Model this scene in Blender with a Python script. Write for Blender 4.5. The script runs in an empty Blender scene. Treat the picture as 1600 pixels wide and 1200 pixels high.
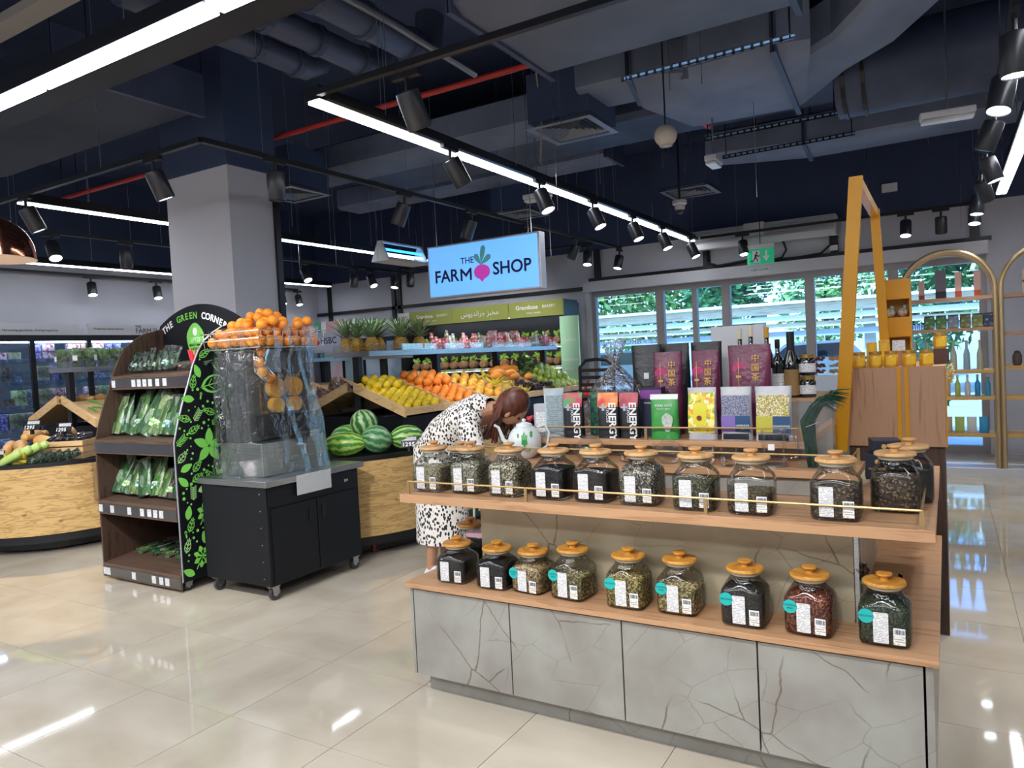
import bpy, math, random
from mathutils import Vector, Matrix, Quaternion, noise as mnoise
R = random.Random(7)
S = bpy.context.scene
COL = S.collection
PI = math.pi

# ---------------------------------------------------------------- camera, world, sun, exposure
CAM_R = ((0.85734802, 0.02377786, 0.51418769), (0.51228907, 0.05789387, -0.85685951), (-0.0501426, 0.99803953, 0.03745406))
FOC = 1135.2
CAM_H = 1.5
cd = bpy.data.cameras.new('camera'); cam = bpy.data.objects.new('camera', cd); COL.objects.link(cam)
cam.matrix_world = Matrix.Translation((0, 0, CAM_H)) @ Matrix(CAM_R).to_4x4()
cd.sensor_width = 36.0; cd.lens = FOC / 1600 * 36; cd.clip_start = 0.05; cd.clip_end = 300
S.camera = cam
S.view_settings.view_transform = 'Standard'; S.view_settings.look = 'None'
S.view_settings.gamma = 1.0; S.view_settings.use_curve_mapping = False
S.view_settings.exposure = 0.72
S.cycles.max_bounces = 9; S.cycles.transparent_max_bounces = 24; S.cycles.glossy_bounces = 5
S.cycles.diffuse_bounces = 4; S.cycles.caustics_reflective = False; S.cycles.caustics_refractive = False
S.cycles.sample_clamp_indirect = 6.0
W = bpy.data.worlds.new('world'); S.world = W; W.use_nodes = True
wn = W.node_tree.nodes; wl = W.node_tree.links
sky = wn.new('ShaderNodeTexSky'); sky.sky_type = 'NISHITA'; sky.sun_disc = False
sky.sun_elevation = math.radians(58); sky.sun_rotation = math.radians(200)
wl.new(sky.outputs[0], wn['Background'].inputs[0]); wn['Background'].inputs[1].default_value = 0.55
def lamp(name, kind, loc, energy, color=(1, 1, 1), rot=None, **kw):
    l = bpy.data.lights.new(name, kind); l.energy = energy; l.color = color
    for k, v in kw.items(): setattr(l, k, v)
    o = bpy.data.objects.new(name, l); COL.objects.link(o); o.location = loc
    if rot is not None: o.rotation_euler = rot
    return o
lamp('sun', 'SUN', (0, 20, 12), 5.5, (1, .96, .9), (math.radians(42), math.radians(14), 0), angle=0.009)
# unseen area lamps added as fill above the shop behind the camera
lamp('fill_light_rear', 'AREA', (-3.0, -1.6, 3.05), 130, (.97, .98, 1), (0, 0, 0), shape='RECTANGLE', size=9.0, size_y=0.5)
lamp('fill_light_aisle', 'AREA', (-3.0, 0.3, 3.05), 70, (.97, .98, 1), (0, 0, 0), shape='RECTANGLE', size=8.0, size_y=0.3)

def at(px, py, axis, val):
    r = Matrix(CAM_R) @ Vector((px - 800, -(py - 600), -FOC))
    i = 'xyz'.index(axis); o = Vector((0, 0, CAM_H))
    return o + r * ((val - o[i]) / r[i])

# ---------------------------------------------------------------- materials
def lin(c):
    if isinstance(c, str):
        c = [int(c[i:i+2], 16) / 255 for i in (0, 2, 4)]
    return tuple(x / 12.92 if x <= .04045 else ((x + .055) / 1.055) ** 2.4 for x in c) + (1,)
MC = {}
def nd(t, typ, **kw):
    n = t.nodes.new(typ)
    for k, v in kw.items(): setattr(n, k, v)
    return n
def mat(name, c='808080', r=.5, m=0., c2=None, ns=8., bump=0., bs=None, em=0., emc=None, coat=0., spec=.5, det=3., rnd=0., contrast=(.35, .65), stretch=None, sss=0., alpha=1.):
    """principled material; c..c2 mixed by object-space noise, optional bump from the same coordinates"""
    if name in MC: return MC[name]
    M = bpy.data.materials.new(name); M.use_nodes = True; t = M.node_tree; L = t.links
    b = t.nodes['Principled BSDF']
    b.inputs['Base Color'].default_value = lin(c); b.inputs['Roughness'].default_value = r; b.inputs['Metallic'].default_value = m
    b.inputs['Coat Weight'].default_value = coat; b.inputs['Specular IOR Level'].default_value = spec; b.inputs['Alpha'].default_value = alpha
    b.inputs['Coat Roughness'].default_value = .05
    if em: b.inputs['Emission Color'].default_value = lin(emc or c); b.inputs['Emission Strength'].default_value = em
    if c2 or bump:
        tc = nd(t, 'ShaderNodeTexCoord'); mp = nd(t, 'ShaderNodeMapping'); L.new(tc.outputs['Object'], mp.inputs[0])
        if stretch: mp.inputs['Scale'].default_value = stretch
    if c2:
        n = nd(t, 'ShaderNodeTexNoise'); n.inputs['Scale'].default_value = ns; n.inputs['Detail'].default_value = det
        L.new(mp.outputs[0], n.inputs[0])
        rp = nd(t, 'ShaderNodeValToRGB'); L.new(n.outputs[0], rp.inputs[0])
        rp.color_ramp.elements[0].position, rp.color_ramp.elements[1].position = contrast
        rp.color_ramp.elements[0].color = lin(c); rp.color_ramp.elements[1].color = lin(c2)
        out = rp.outputs[0]
        L.new(out, b.inputs['Base Color'])
        if rnd:
            oi = nd(t, 'ShaderNodeObjectInfo'); hs = nd(t, 'ShaderNodeHueSaturation'); mr = nd(t, 'ShaderNodeMapRange')
            L.new(oi.outputs['Random'], mr.inputs[0]); mr.inputs[3].default_value = 1 - rnd; mr.inputs[4].default_value = 1 + rnd
            L.new(mr.outputs[0], hs.inputs['Value']); L.new(out, hs.inputs['Color']); L.new(hs.outputs[0], b.inputs['Base Color'])
    if bump:
        n2 = nd(t, 'ShaderNodeTexNoise'); n2.inputs['Scale'].default_value = bs or ns; n2.inputs['Detail'].default_value = 3
        L.new(mp.outputs[0], n2.inputs[0]); bp = nd(t, 'ShaderNodeBump'); bp.inputs['Strength'].default_value = bump; bp.inputs['Distance'].default_value = .02
        L.new(n2.outputs[0], bp.inputs['Height']); L.new(bp.outputs[0], b.inputs['Normal'])
    MC[name] = M; return M
def glass(name, tint='ffffff', f=1.0, r=.02, base=.04, crinkle=0., cs=20.):
    """thin clear sheet: fresnel mix of tinted transparency and gloss"""
    if name in MC: return MC[name]
    M = bpy.data.materials.new(name); M.use_nodes = True; t = M.node_tree; L = t.links
    t.nodes.remove(t.nodes['Principled BSDF'])
    tr = nd(t, 'ShaderNodeBsdfTransparent'); tr.inputs[0].default_value = lin(tint)
    g = nd(t, 'ShaderNodeBsdfGlossy'); g.inputs['Roughness'].default_value = r
    fr = nd(t, 'ShaderNodeFresnel'); fr.inputs[0].default_value = 1.45
    ad = nd(t, 'ShaderNodeMath', operation='MULTIPLY_ADD', use_clamp=True); ad.inputs[1].default_value = f; ad.inputs[2].default_value = base
    L.new(fr.outputs[0], ad.inputs[0]); mx = nd(t, 'ShaderNodeMixShader')
    L.new(ad.outputs[0], mx.inputs[0]); L.new(tr.outputs[0], mx.inputs[1]); L.new(g.outputs[0], mx.inputs[2])
    L.new(mx.outputs[0], t.nodes['Material Output'].inputs[0])
    if crinkle:
        tc = nd(t, 'ShaderNodeTexCoord'); n = nd(t, 'ShaderNodeTexNoise'); n.inputs['Scale'].default_value = cs; n.inputs['Detail'].default_value = 4; n.inputs['Distortion'].default_value = 1.5
        bp = nd(t, 'ShaderNodeBump'); bp.inputs['Strength'].default_value = crinkle; bp.inputs['Distance'].default_value = .03
        L.new(tc.outputs['Object'], n.inputs[0]); L.new(n.outputs[0], bp.inputs['Height']); L.new(bp.outputs[0], g.inputs['Normal']); L.new(bp.outputs[0], fr.inputs['Normal'])
    MC[name] = M; return M
def wood(name, a, b, scale=3., stretch=(1, 12, 12), r=.45, knots=0., coat=0., ring=6.):
    if name in MC: return MC[name]
    M = mat(name, a, r, coat=coat); t = M.node_tree; L = t.links; bs = t.nodes['Principled BSDF']
    tc = nd(t, 'ShaderNodeTexCoord'); mp = nd(t, 'ShaderNodeMapping'); mp.inputs['Scale'].default_value = stretch; L.new(tc.outputs['Object'], mp.inputs[0])
    n = nd(t, 'ShaderNodeTexNoise'); n.inputs['Scale'].default_value = scale; n.inputs['Detail'].default_value = 6; n.inputs['Distortion'].default_value = .6 + knots
    L.new(mp.outputs[0], n.inputs[0])
    ml = nd(t, 'ShaderNodeMath', operation='MULTIPLY'); ml.inputs[1].default_value = ring; L.new(n.outputs[0], ml.inputs[0])
    fr = nd(t, 'ShaderNodeMath', operation='PINGPONG'); fr.inputs[1].default_value = 1; L.new(ml.outputs[0], fr.inputs[0])
    rp = nd(t, 'ShaderNodeValToRGB'); rp.color_ramp.elements[0].color = lin(b); rp.color_ramp.elements[1].color = lin(a)
    rp.color_ramp.elements[0].position = .0; rp.color_ramp.elements[1].position = .55
    L.new(fr.outputs[0], rp.inputs[0]); out = rp.outputs[0]
    if knots:
        v = nd(t, 'ShaderNodeTexVoronoi'); v.inputs['Scale'].default_value = 4.5; mp2 = nd(t, 'ShaderNodeMapping'); mp2.inputs['Scale'].default_value = (1, 1, 2.2)
        L.new(tc.outputs['Object'], mp2.inputs[0]); L.new(mp2.outputs[0], v.inputs[0])
        r2 = nd(t, 'ShaderNodeValToRGB'); r2.color_ramp.elements[0].color = lin('7a5a30'); r2.color_ramp.elements[1].color = (1, 1, 1, 1)
        r2.color_ramp.elements[0].position = .03; r2.color_ramp.elements[1].position = .13
        L.new(v.outputs[0], r2.inputs[0]); mm = nd(t, 'ShaderNodeMix', data_type='RGBA', blend_type='MULTIPLY'); mm.inputs[0].default_value = .8
        L.new(out, mm.inputs[6]); L.new(r2.outputs[0], mm.inputs[7]); out = mm.outputs[2]
    L.new(out, bs.inputs['Base Color']); return M
def stone(name, a, b, vein, r=.35):
    """grey stone-look laminate with thin branching brown veins"""
    if name in MC: return MC[name]
    M = mat(name, a, r, c2=b, ns=4., det=6); t = M.node_tree; L = t.links; bs = t.nodes['Principled BSDF']
    prev = bs.inputs['Base Color'].links[0].from_socket
    tc = nd(t, 'ShaderNodeTexCoord')
    for i, (sc, wd, st) in enumerate(((3.1, .012, .9), (5.2, .011, .5))):
        mp = nd(t, 'ShaderNodeMapping'); mp.inputs['Rotation'].default_value = (.4, .5 + i, .3); mp.inputs['Location'].default_value = (3.1 * i + .7, 1.3, .4)
        L.new(tc.outputs['Object'], mp.inputs[0])
        n = nd(t, 'ShaderNodeTexNoise'); n.inputs['Scale'].default_value = 5; n.inputs['Detail'].default_value = 5; L.new(mp.outputs[0], n.inputs[0])
        sp = nd(t, 'ShaderNodeSeparateXYZ'); L.new(tc.outputs['Object'], sp.inputs[0]); ax = nd(t, 'ShaderNodeMath', operation='ADD'); L.new(sp.outputs['X'], ax.inputs[0]); L.new(sp.outputs['Y'], ax.inputs[1])
        sk_ = nd(t, 'ShaderNodeMath', operation='MULTIPLY_ADD'); sk_.inputs[1].default_value = (.45, -.8)[i]; L.new(sp.outputs['Z'], sk_.inputs[0]); L.new(ax.outputs[0], sk_.inputs[2])
        zz = nd(t, 'ShaderNodeMath', operation='MULTIPLY'); zz.inputs[1].default_value = (.8, 1.0)[i]; L.new(sp.outputs['Z'], zz.inputs[0])
        cb = nd(t, 'ShaderNodeCombineXYZ'); L.new(sk_.outputs[0], cb.inputs[0]); L.new(zz.outputs[0], cb.inputs[1])
        mx = nd(t, 'ShaderNodeMix', data_type='RGBA', blend_type='ADD'); mx.inputs[0].default_value = .07; L.new(cb.outputs[0], mx.inputs[6]); L.new(n.outputs['Color'], mx.inputs[7])
        v = nd(t, 'ShaderNodeTexVoronoi', feature='DISTANCE_TO_EDGE', voronoi_dimensions='2D'); v.inputs['Scale'].default_value = sc; L.new(mx.outputs[2], v.inputs[0])
        n3 = nd(t, 'ShaderNodeTexNoise'); n3.inputs['Scale'].default_value = 2.7; L.new(mp.outputs[0], n3.inputs[0])
        rr = nd(t, 'ShaderNodeMapRange'); rr.inputs[1].default_value = 0; rr.inputs[2].default_value = wd; rr.inputs[3].default_value = st; rr.inputs[4].default_value = 0; L.new(v.outputs[0], rr.inputs[0])
        r3 = nd(t, 'ShaderNodeMapRange'); r3.inputs[1].default_value = .48; r3.inputs[2].default_value = .56; L.new(n3.outputs[0], r3.inputs[0])
        mu = nd(t, 'ShaderNodeMath', operation='MULTIPLY'); L.new(rr.outputs[0], mu.inputs[0]); L.new(r3.outputs[0], mu.inputs[1])
        m2 = nd(t, 'ShaderNodeMix', data_type='RGBA'); L.new(mu.outputs[0], m2.inputs[0]); L.new(prev, m2.inputs[6]); m2.inputs[7].default_value = lin(vein); prev = m2.outputs[2]
    L.new(prev, bs.inputs['Base Color']); return M
def grain(name, cols, scale=60., r=.7, bump=.6, spec=.3, stretch=None):
    """loose grains: voronoi cells coloured from a list"""
    if name in MC: return MC[name]
    M = mat(name, cols[0], r, spec=spec); t = M.node_tree; L = t.links; bs = t.nodes['Principled BSDF']
    tc = nd(t, 'ShaderNodeTexCoord'); v = nd(t, 'ShaderNodeTexVoronoi'); v.inputs['Scale'].default_value = scale
    mp = nd(t, 'ShaderNodeMapping'); L.new(tc.outputs['Object'], mp.inputs[0]); L.new(mp.outputs[0], v.inputs[0])
    if stretch: mp.inputs['Scale'].default_value = stretch
    sp = nd(t, 'ShaderNodeSeparateColor'); L.new(v.outputs['Color'], sp.inputs[0])
    rp = nd(t, 'ShaderNodeValToRGB'); rp.color_ramp.interpolation = 'CONSTANT'
    for i, c in enumerate(cols):
        e = rp.color_ramp.elements[i] if i < 2 else rp.color_ramp.elements.new(i / len(cols))
        e.position = i / len(cols); e.color = lin(c)
    L.new(sp.outputs[0], rp.inputs[0]); L.new(rp.outputs[0], bs.inputs['Base Color'])
    bp = nd(t, 'ShaderNodeBump'); bp.inputs['Strength'].default_value = bump; bp.inputs['Distance'].default_value = .004; bp.invert = True
    L.new(v.outputs[0], bp.inputs['Height']); L.new(bp.outputs[0], bs.inputs['Normal']); return M

# ---------------------------------------------------------------- mesh building
class MB:
    def __init__(s): s.v = []; s.f = []; s.mi = []; s.X = None
    def add(s, vs, fs, m=0):
        o = len(s.v)
        s.v += [tuple(s.X @ Vector(p)) if s.X else tuple(p) for p in vs]
        s.f += [tuple(i + o for i in f) for f in fs]; s.mi += [m] * len(fs); return s
    def box(s, x0, x1, y0, y1, z0, z1, m=0):
        return s.add([(x0, y0, z0), (x1, y0, z0), (x1, y1, z0), (x0, y1, z0), (x0, y0, z1), (x1, y0, z1), (x1, y1, z1), (x0, y1, z1)],
                     [(3, 2, 1, 0), (4, 5, 6, 7), (0, 1, 5, 4), (1, 2, 6, 5), (2, 3, 7, 6), (3, 0, 4, 7)], m)
    def cbox(s, c, d, m=0): return s.box(c[0]-d[0]/2, c[0]+d[0]/2, c[1]-d[1]/2, c[1]+d[1]/2, c[2]-d[2]/2, c[2]+d[2]/2, m)
    def loft(s, rings, m=0, cap0=True, cap1=True, closed=True):
        n = len(rings[0]); vs = [p for r in rings for p in r]; fs = []
        for k in range(len(rings) - 1):
            for i in range(n if closed else n - 1):
                j = (i + 1) % n; fs.append((k*n+i, k*n+j, (k+1)*n+j, (k+1)*n+i))
        if cap0: fs.append(tuple(reversed(range(n))))
        if cap1: fs.append(tuple(range((len(rings)-1)*n, len(rings)*n)))
        return s.add(vs, fs, m)
    def lathe(s, prof, n=16, c=(0, 0, 0), m=0, sx=1, sy=1, caps=True):
        return s.loft([[(c[0]+r*sx*math.cos(2*PI*i/n), c[1]+r*sy*math.sin(2*PI*i/n), c[2]+z) for i in range(n)] for r, z in prof], m, caps, caps)
    def tube(s, pts, r, n=8, m=0, caps=True, closed=False):
        P = [Vector(p) for p in pts]; rings = []; rr = r if isinstance(r, (list, tuple)) else [r]*len(P)
        up = None
        for i, p in enumerate(P):
            if closed: d = P[(i+1) % len(P)] - P[i-1]
            else: d = (P[min(i+1, len(P)-1)] - P[max(i-1, 0)])
            d.normalize()
            if up is None: up = Vector((0, 0, 1)) if abs(d.z) < .9 else Vector((1, 0, 0))
            a = d.cross(up)
            if a.length < 1e-4: a = d.orthogonal()
            a.normalize(); b = a.cross(d).normalized(); up = b
            rings.append([tuple(p + (a*math.cos(2*PI*k/n) + b*math.sin(2*PI*k/n))*rr[i]) for k in range(n)])
        if closed: rings.append(rings[0]); return s.loft(rings, m, False, False)
        return s.loft(rings, m, caps, caps)
    def prism(s, poly, a, b, axis='z', m=0):
        f = {'z': lambda u, v, w: (u, v, w), 'y': lambda u, v, w: (u, w, v), 'x': lambda u, v, w: (w, u, v)}[axis]
        return s.loft([[f(u, v, a) for u, v in poly], [f(u, v, b) for u, v in poly]], m)
    def sphere(s, c, r, n=12, k=8, m=0, sc=(1, 1, 1)):
        return s.loft([[(c[0]+r*sc[0]*math.sin(PI*(j+.02)/(k+.04))*math.cos(2*PI*i/n), c[1]+r*sc[1]*math.sin(PI*(j+.02)/(k+.04))*math.sin(2*PI*i/n), c[2]-r*sc[2]*math.cos(PI*(j+.02)/(k+.04))) for i in range(n)] for j in range(k+1)], m)
    def quad(s, a, b, c, d, m=0): return s.add([a, b, c, d], [(0, 1, 2, 3)], m)
    def mesh(s, name, mats, smooth=False, ang=40):
        me = bpy.data.meshes.new(name); me.from_pydata(s.v, [], s.f)
        for q in (mats if isinstance(mats, (list, tuple)) else [mats]): me.materials.append(q)
        me.polygons.foreach_set('material_index', s.mi)
        if smooth:
            me.polygons.foreach_set('use_smooth', [True]*len(s.f)); me.update()
            try: me.set_sharp_from_angle(angle=math.radians(ang))
            except Exception: pass
        me.update(); return me
    def build(s, name, mats, parent=None, smooth=False, loc=None, rot=None, bevel=0, ang=40):
        return ob(name, s.mesh(name, mats, smooth, ang), parent, loc, rot, bevel)
def ob(name, me, parent=None, loc=None, rot=None, bevel=0, scale=None):
    o = bpy.data.objects.new(name, me); COL.objects.link(o)
    if parent is not None: o.parent = parent
    if loc is not None: o.location = loc
    if rot is not None:
        if isinstance(rot, Quaternion): o.rotation_mode = 'QUATERNION'; o.rotation_quaternion = rot
        else: o.rotation_euler = rot
    if scale is not None: o.scale = scale if isinstance(scale, (tuple, list)) else (scale,)*3
    if bevel:
        b = o.modifiers.new('bevel', 'BEVEL'); b.width = bevel; b.segments = 2; b.limit_method = 'ANGLE'
    return o
def thing(name, label, cat, loc=(0, 0, 0), rz=0, group=None, rot=None):
    o = bpy.data.objects.new(name, None); COL.objects.link(o); o.location = loc; o.rotation_euler = rot or (0, 0, rz)
    o.empty_display_size = .05
    return tag(o, label, cat, group)
def tag(o, label, cat, group=None):
    o['label'] = label; o['category'] = cat
    if group: o['group'] = group
    return o
def struct(o): o['kind'] = 'structure'; return o
def copy_tree(o, parent=None):
    c = o.copy(); COL.objects.link(c)
    if parent is not None: c.parent = parent; c.matrix_parent_inverse = o.matrix_parent_inverse.copy()
    for ch in list(KIDS.get(o.name, ())) or [q for q in o.children]: copy_tree(ch, c)
    return c
KIDS = {}
ORD = ['first', 'second', 'third', 'fourth', 'fifth', 'sixth', 'seventh', 'eighth', 'ninth', 'tenth', 'eleventh', 'twelfth', 'thirteenth', 'fourteenth', 'fifteenth', 'sixteenth']
def rrect(w, d, r, n=4, cx=0, cy=0):
    out = []
    for sx, sy, a0 in ((1, -1, -90), (1, 1, 0), (-1, 1, 90), (-1, -1, 180)):
        for i in range(n + 1):
            a = math.radians(a0 + 90 * i / n); out.append((cx+sx*(w/2-r)+r*math.cos(a), cy+sy*(d/2-r)+r*math.sin(a)))
    return out
TXT = {}
def text(body, size, m, parent, loc, rot=(PI/2, 0, 0), ext=.0006, align='CENTER', bold=0., name='lettering', sx=1.):
    key = (body, size, bold, m.name, align, ext)
    if key not in TXT:
        c = bpy.data.curves.new('text', 'FONT'); c.body = body; c.size = size; c.extrude = ext; c.offset = bold; c.align_x = align; c.align_y = 'CENTER'; c.resolution_u = 3
        t = bpy.data.objects.new('text', c); COL.objects.link(t)
        dg = bpy.context.evaluated_depsgraph_get(); me = bpy.data.meshes.new_from_object(t.evaluated_get(dg)); me.name = 'lettering'
        me.materials.clear(); me.materials.append(m); bpy.data.objects.remove(t); bpy.data.curves.remove(c); TXT[key] = me
    o = ob(name, TXT[key], parent, loc, rot)
    if sx != 1: o.scale = (sx, 1, 1)
    return o
# ---------------------------------------------------------------- palette
m_wall = mat('wall paint', 'd0d2dc', .8, c2='c8cad6', ns=1.2, bump=.05, bs=60)
m_navy = mat('dark ceiling paint', '3d4a6a', .75, c2='334060', ns=1.0, bump=.15, bs=14)
m_duct = mat('painted duct', '7b849b', .6, c2='646d85', ns=2.2, bump=.25, bs=7, contrast=(.3, .7))
m_duct2 = mat('painted duct dark', '454f6a', .55, c2='38425b', ns=3, bump=.2, bs=9)
m_black = mat('black metal', '14161b', .38)
m_blackmatt = mat('black laminate', '101319', .5, c2='0c0f15', ns=2, spec=.3)
m_alu = mat('window aluminium', 'a8a4a4', .45, m=.2)
m_white = mat('white paint', 'dcdde2', .5)
m_steel = mat('brushed steel', 'b9bcc0', .28, m=1., c2='a5a8ac', ns=6, stretch=(1, 1, 30))
m_chrome = mat('chrome', 'e0e2e6', .1, m=1.)
m_rubber = mat('rubber', '26262a', .7)
m_brass = mat('brass', 'd0b88e', .3, m=.8)
m_brassd = mat('brass rod', 'b09468', .35, m=.7)
m_oakshelf = wood('oak laminate', 'bd936e', 'a47a57', 2.2, (1.2, 16, 16), .38)
m_oakv = wood('oak laminate upright', 'b48d70', '97735a', 2.4, (14, 14, .9), .42)
m_bamboo = wood('knotty oak front', 'cfac72', 'a88450', 2.6, (1.6, 1.6, 11), .5, knots=.35, ring=9)
m_pine = wood('pale pine', 'dcb988', 'c89e66', 3, (2, 9, 9), .55)
m_walnut = wood('dark walnut', '4a372d', '30231d', 2.4, (10, 10, 1.1), .45)
m_walnuth = wood('dark walnut shelf', '5f4a3e', '45342b', 2.4, (1.2, 12, 12), .45)
m_wenge = wood('dark brown base', '4e352b', '3e2a22', 2.4, (12, 12, 1), .5)
m_stone = stone('grey stone laminate', '9d9e98', '8b8883', '5e493b')
m_stone2 = stone('beige stone laminate', 'b5ab92', 'a39980', '6a5644')
m_yellow = mat('yellow lacquer', 'dc9c00', .35, c2='d29300', ns=2)
m_glass = glass('clear glass'); m_acryl = glass('clear acrylic', 'fbfdff', .4, .03, .015)
m_paper = mat('white paper', 'e8e9ec', .6)
m_ink = mat('dark ink', '1c2233', .6)
m_whiteink = mat('white ink', 'f0f1f2', .6)
m_led = mat('led diffuser', 'ffffff', em=9., emc='f4f8ff')
m_lens = mat('spot lens', 'ffffff', em=7., emc='eef6ff')
m_red = mat('red paint', 'b8322c', .4)
m_ginger = mat('plastic white', 'd9dade', .4)

# ---------------------------------------------------------------- floor: slab, grid tiles
fl = MB().box(-11.4, 5.2, -4, 10.9, -.10, -.012).build('floor', mat('grout', '8d8574', .8)); struct(fl)
def tile_mat():
    M = mat('polished floor tile', 'd2c9b9', .045, c2='bcb19e', ns=1.6, det=7, rnd=.035, contrast=(.3, .72), spec=.62, coat=.25, stretch=(1, 2.2, 1))
    return M
m_tile = tile_mat()
TX, TY, TS = -2.113, 2.0, .6
tm = MB().box(-.2985, .2985, -.2985, .2985, -.012, 0).mesh('tile', m_tile)
cells = []
for i in range(-16, 13):
    for j in range(-10, 15):
        x, y = TX + TS*(i+.5), TY + TS*(j+.5)
        if x > 5 or x < -11.2 or y > 10.7: continue
        c = Matrix(CAM_R).transposed() @ (Vector((x, y, 0)) - Vector((0, 0, CAM_H)))
        vis = 0
        if c.z < -.5:
            px, py = 800 + FOC*c.x/-c.z, 600 - FOC*c.y/-c.z
            if -250 < px < 1850 and py < 1500: vis = 1/(-c.z)
        cells.append((vis, x, y))
cells.sort(reverse=True)
rest = MB()
for k, (vis, x, y) in enumerate(cells):
    if vis > 0 and k < 298: ob('tile', tm, fl, (x, y, 0), (0, 0, R.choice((0, PI/2, PI, -PI/2))))
    else: rest.box(x-.2985, x+.2985, y-.2985, y+.2985, -.012, 0)
o = rest.build('distant_tiles', m_tile, fl); o['kind'] = 'stuff'

# ---------------------------------------------------------------- walls, window front, ceiling
WY, WX = 10.7, -10.9
def wallbox(name, *b, m=None): return struct(MB().box(*b).build(name, m or m_wall))
w = wallbox('wall_far', WX-.2, -4.87, WY, WY+.2, 0, 3.12)
for b in ((-4.87, .44, 2.46, 3.12), (.44, 5.2, 0, 3.12)): MB().box(b[0], b[1], WY, WY+.2, b[2], b[3]).build('wall_panel', m_wall, w)
MB().box(WX-.2, 5.2, WY, WY+.2, 3.12, 4.5).build('upper_wall', m_navy, w)
w = wallbox('wall_left', WX-.2, WX, -4, WY, 0, 3.12); MB().box(WX-.2, WX, -4, WY, 3.12, 4.5).build('upper_wall', m_navy, w)
wallbox('wall_right', 5.2, 5.4, -4, WY+.2, 0, 4.5); wallbox('wall_rear', WX-.2, 5.4, -4.2, -4, 0, 4.5)
wallbox('ceiling', WX-.2, 5.4, -4.2, WY+.2, 4.5, 4.6, m=m_navy)
# dark steel posts and dark trim line over the window
tr = MB()
tr.box(-4.87, .5, WY-.06, WY-.002, 2.63, 2.68); struct(tr.build('trim_1', m_black))
tr = MB()
for x in (-4.72, -2.98, -1.26, .33): tr.box(x-.05, x+.05, WY-.05, WY-.002, 2.66, 3.12)
for x in (-10.55, -8.9, -8.76): tr.box(x-.04, x+.04, WY-.05, WY-.002, 2.2, 3.12)
struct(tr.build('trim_2', m_black))
tr = MB().box(WX, -4.95, WY-.05, WY-.002, 2.5, 2.56); struct(tr.build('trim_3', m_black))
bb = MB().box(-4.93, .46, WY-.16, WY-.061, 2.46, 2.62); struct(bb.build('trim_4', mat('blind box', 'd3d4dc', .5)))
# window: frame bars as parts, panes as parts
win = struct(MB().box(-4.87, .44, WY+.02, WY+.12, 2.38, 2.459).build('window_1', m_alu))
MB().box(-4.87, .44, WY+.02, WY+.12, 0, .10).build('bottom_rail', m_alu, win)
bars = [(-4.87, -4.80), (-3.80, -3.68), (-3.24, -3.17), (-2.80, -2.68), (-1.66, -1.54), (-1.2, -1.13), (-.64, -.52), (.36, .44)]
for a, b in bars: MB().box(a, b, WY+.02, WY+.12, .10, 2.38).build('mullion', m_alu, win)
m_pane = glass('blue tinted window glass', 'c4e4ff', .9, .0, .02)
for (a, b), (c, d) in zip(bars, bars[1:]): MB().box(b, c, WY+.066, WY+.074, .10, 2.38).build('pane', m_pane, win)
MB().box(-4.95, -4.88, WY-.03, WY-.002, 0, 2.46).build('jamb', m_white, win)
# mirrored shop lettering on the glass
text('LE - BROOK.', .14, m_whiteink, win, (-4.2, WY+.06, 1.64), (PI/2, 0, PI), name='window_lettering')
text('OO G', .14, m_whiteink, win, (-.1, WY+.06, 1.62), (PI/2, 0, PI), name='window_lettering')

# ---------------------------------------------------------------- column
col = struct(MB().box(-6.21, -5.34, 4.26, 4.78, 0, 3.3).build('column', mat('column paint', 'c3c3cc', .75, c2='bbbcc6', ns=1)))
MB().box(-6.225, -5.325, 4.245, 4.795, 3.3, 4.5).build('column_head', m_navy, col)
MB().box(-5.345, -5.31, 4.74, 4.80, 0, 3.3).build('corner_trim', m_black, col)

# ---------------------------------------------------------------- outside
m_pave = mat('pavement', 'cfc9bd', .9, c2='bfb9ad', ns=2)
tag(MB().box(-60, 40, 10.95, 90, -.25, -.15).build('pavement', m_pave), 'pale pavement outside beyond the shop window', 'pavement')
m_timber = wood('pergola timber', 'd9c2a0', 'b79c78', 2, (.6, 9, 9), .6)
pg = thing('timber_canopy', 'long pale timber canopy over the parking bays seen through the window', 'canopy', (0, 22, 0))
for k, (y0, z0, z1, mm) in enumerate(((0, 2.34, 2.58, m_timber), (.3, 1.92, 2.07, m_timber), (.15, 2.13, 2.29, mat('sunlit stripe board', 'e9e6de', .6)), (.5, 1.66, 1.84, mat('canopy grey board', 'a9adb2', .6)))):  # white board stands in for the sunlit strip behind the canopy
    MB().box(-22, 6, y0, y0+.08, z0, z1).build('fascia_board', mm, pg)
MB().box(-22, 6, -.25, 4.6, 2.60, 2.68).build('roof_slab', mat('canopy roof', 'f2f1ec', .5), pg)
for k in range(9):
    MB().box(-20+3*k, -19.72+3*k, .9, 1.18, -.15, 2.595).build('post', mat('canopy post', 'b9b4aa', .7), pg)
for k in range(22): MB().box(-21.5+1.25*k, -21.4+1.25*k, .1, 4.5, 2.5, 2.595).build('rafter', m_timber, pg)
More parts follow.
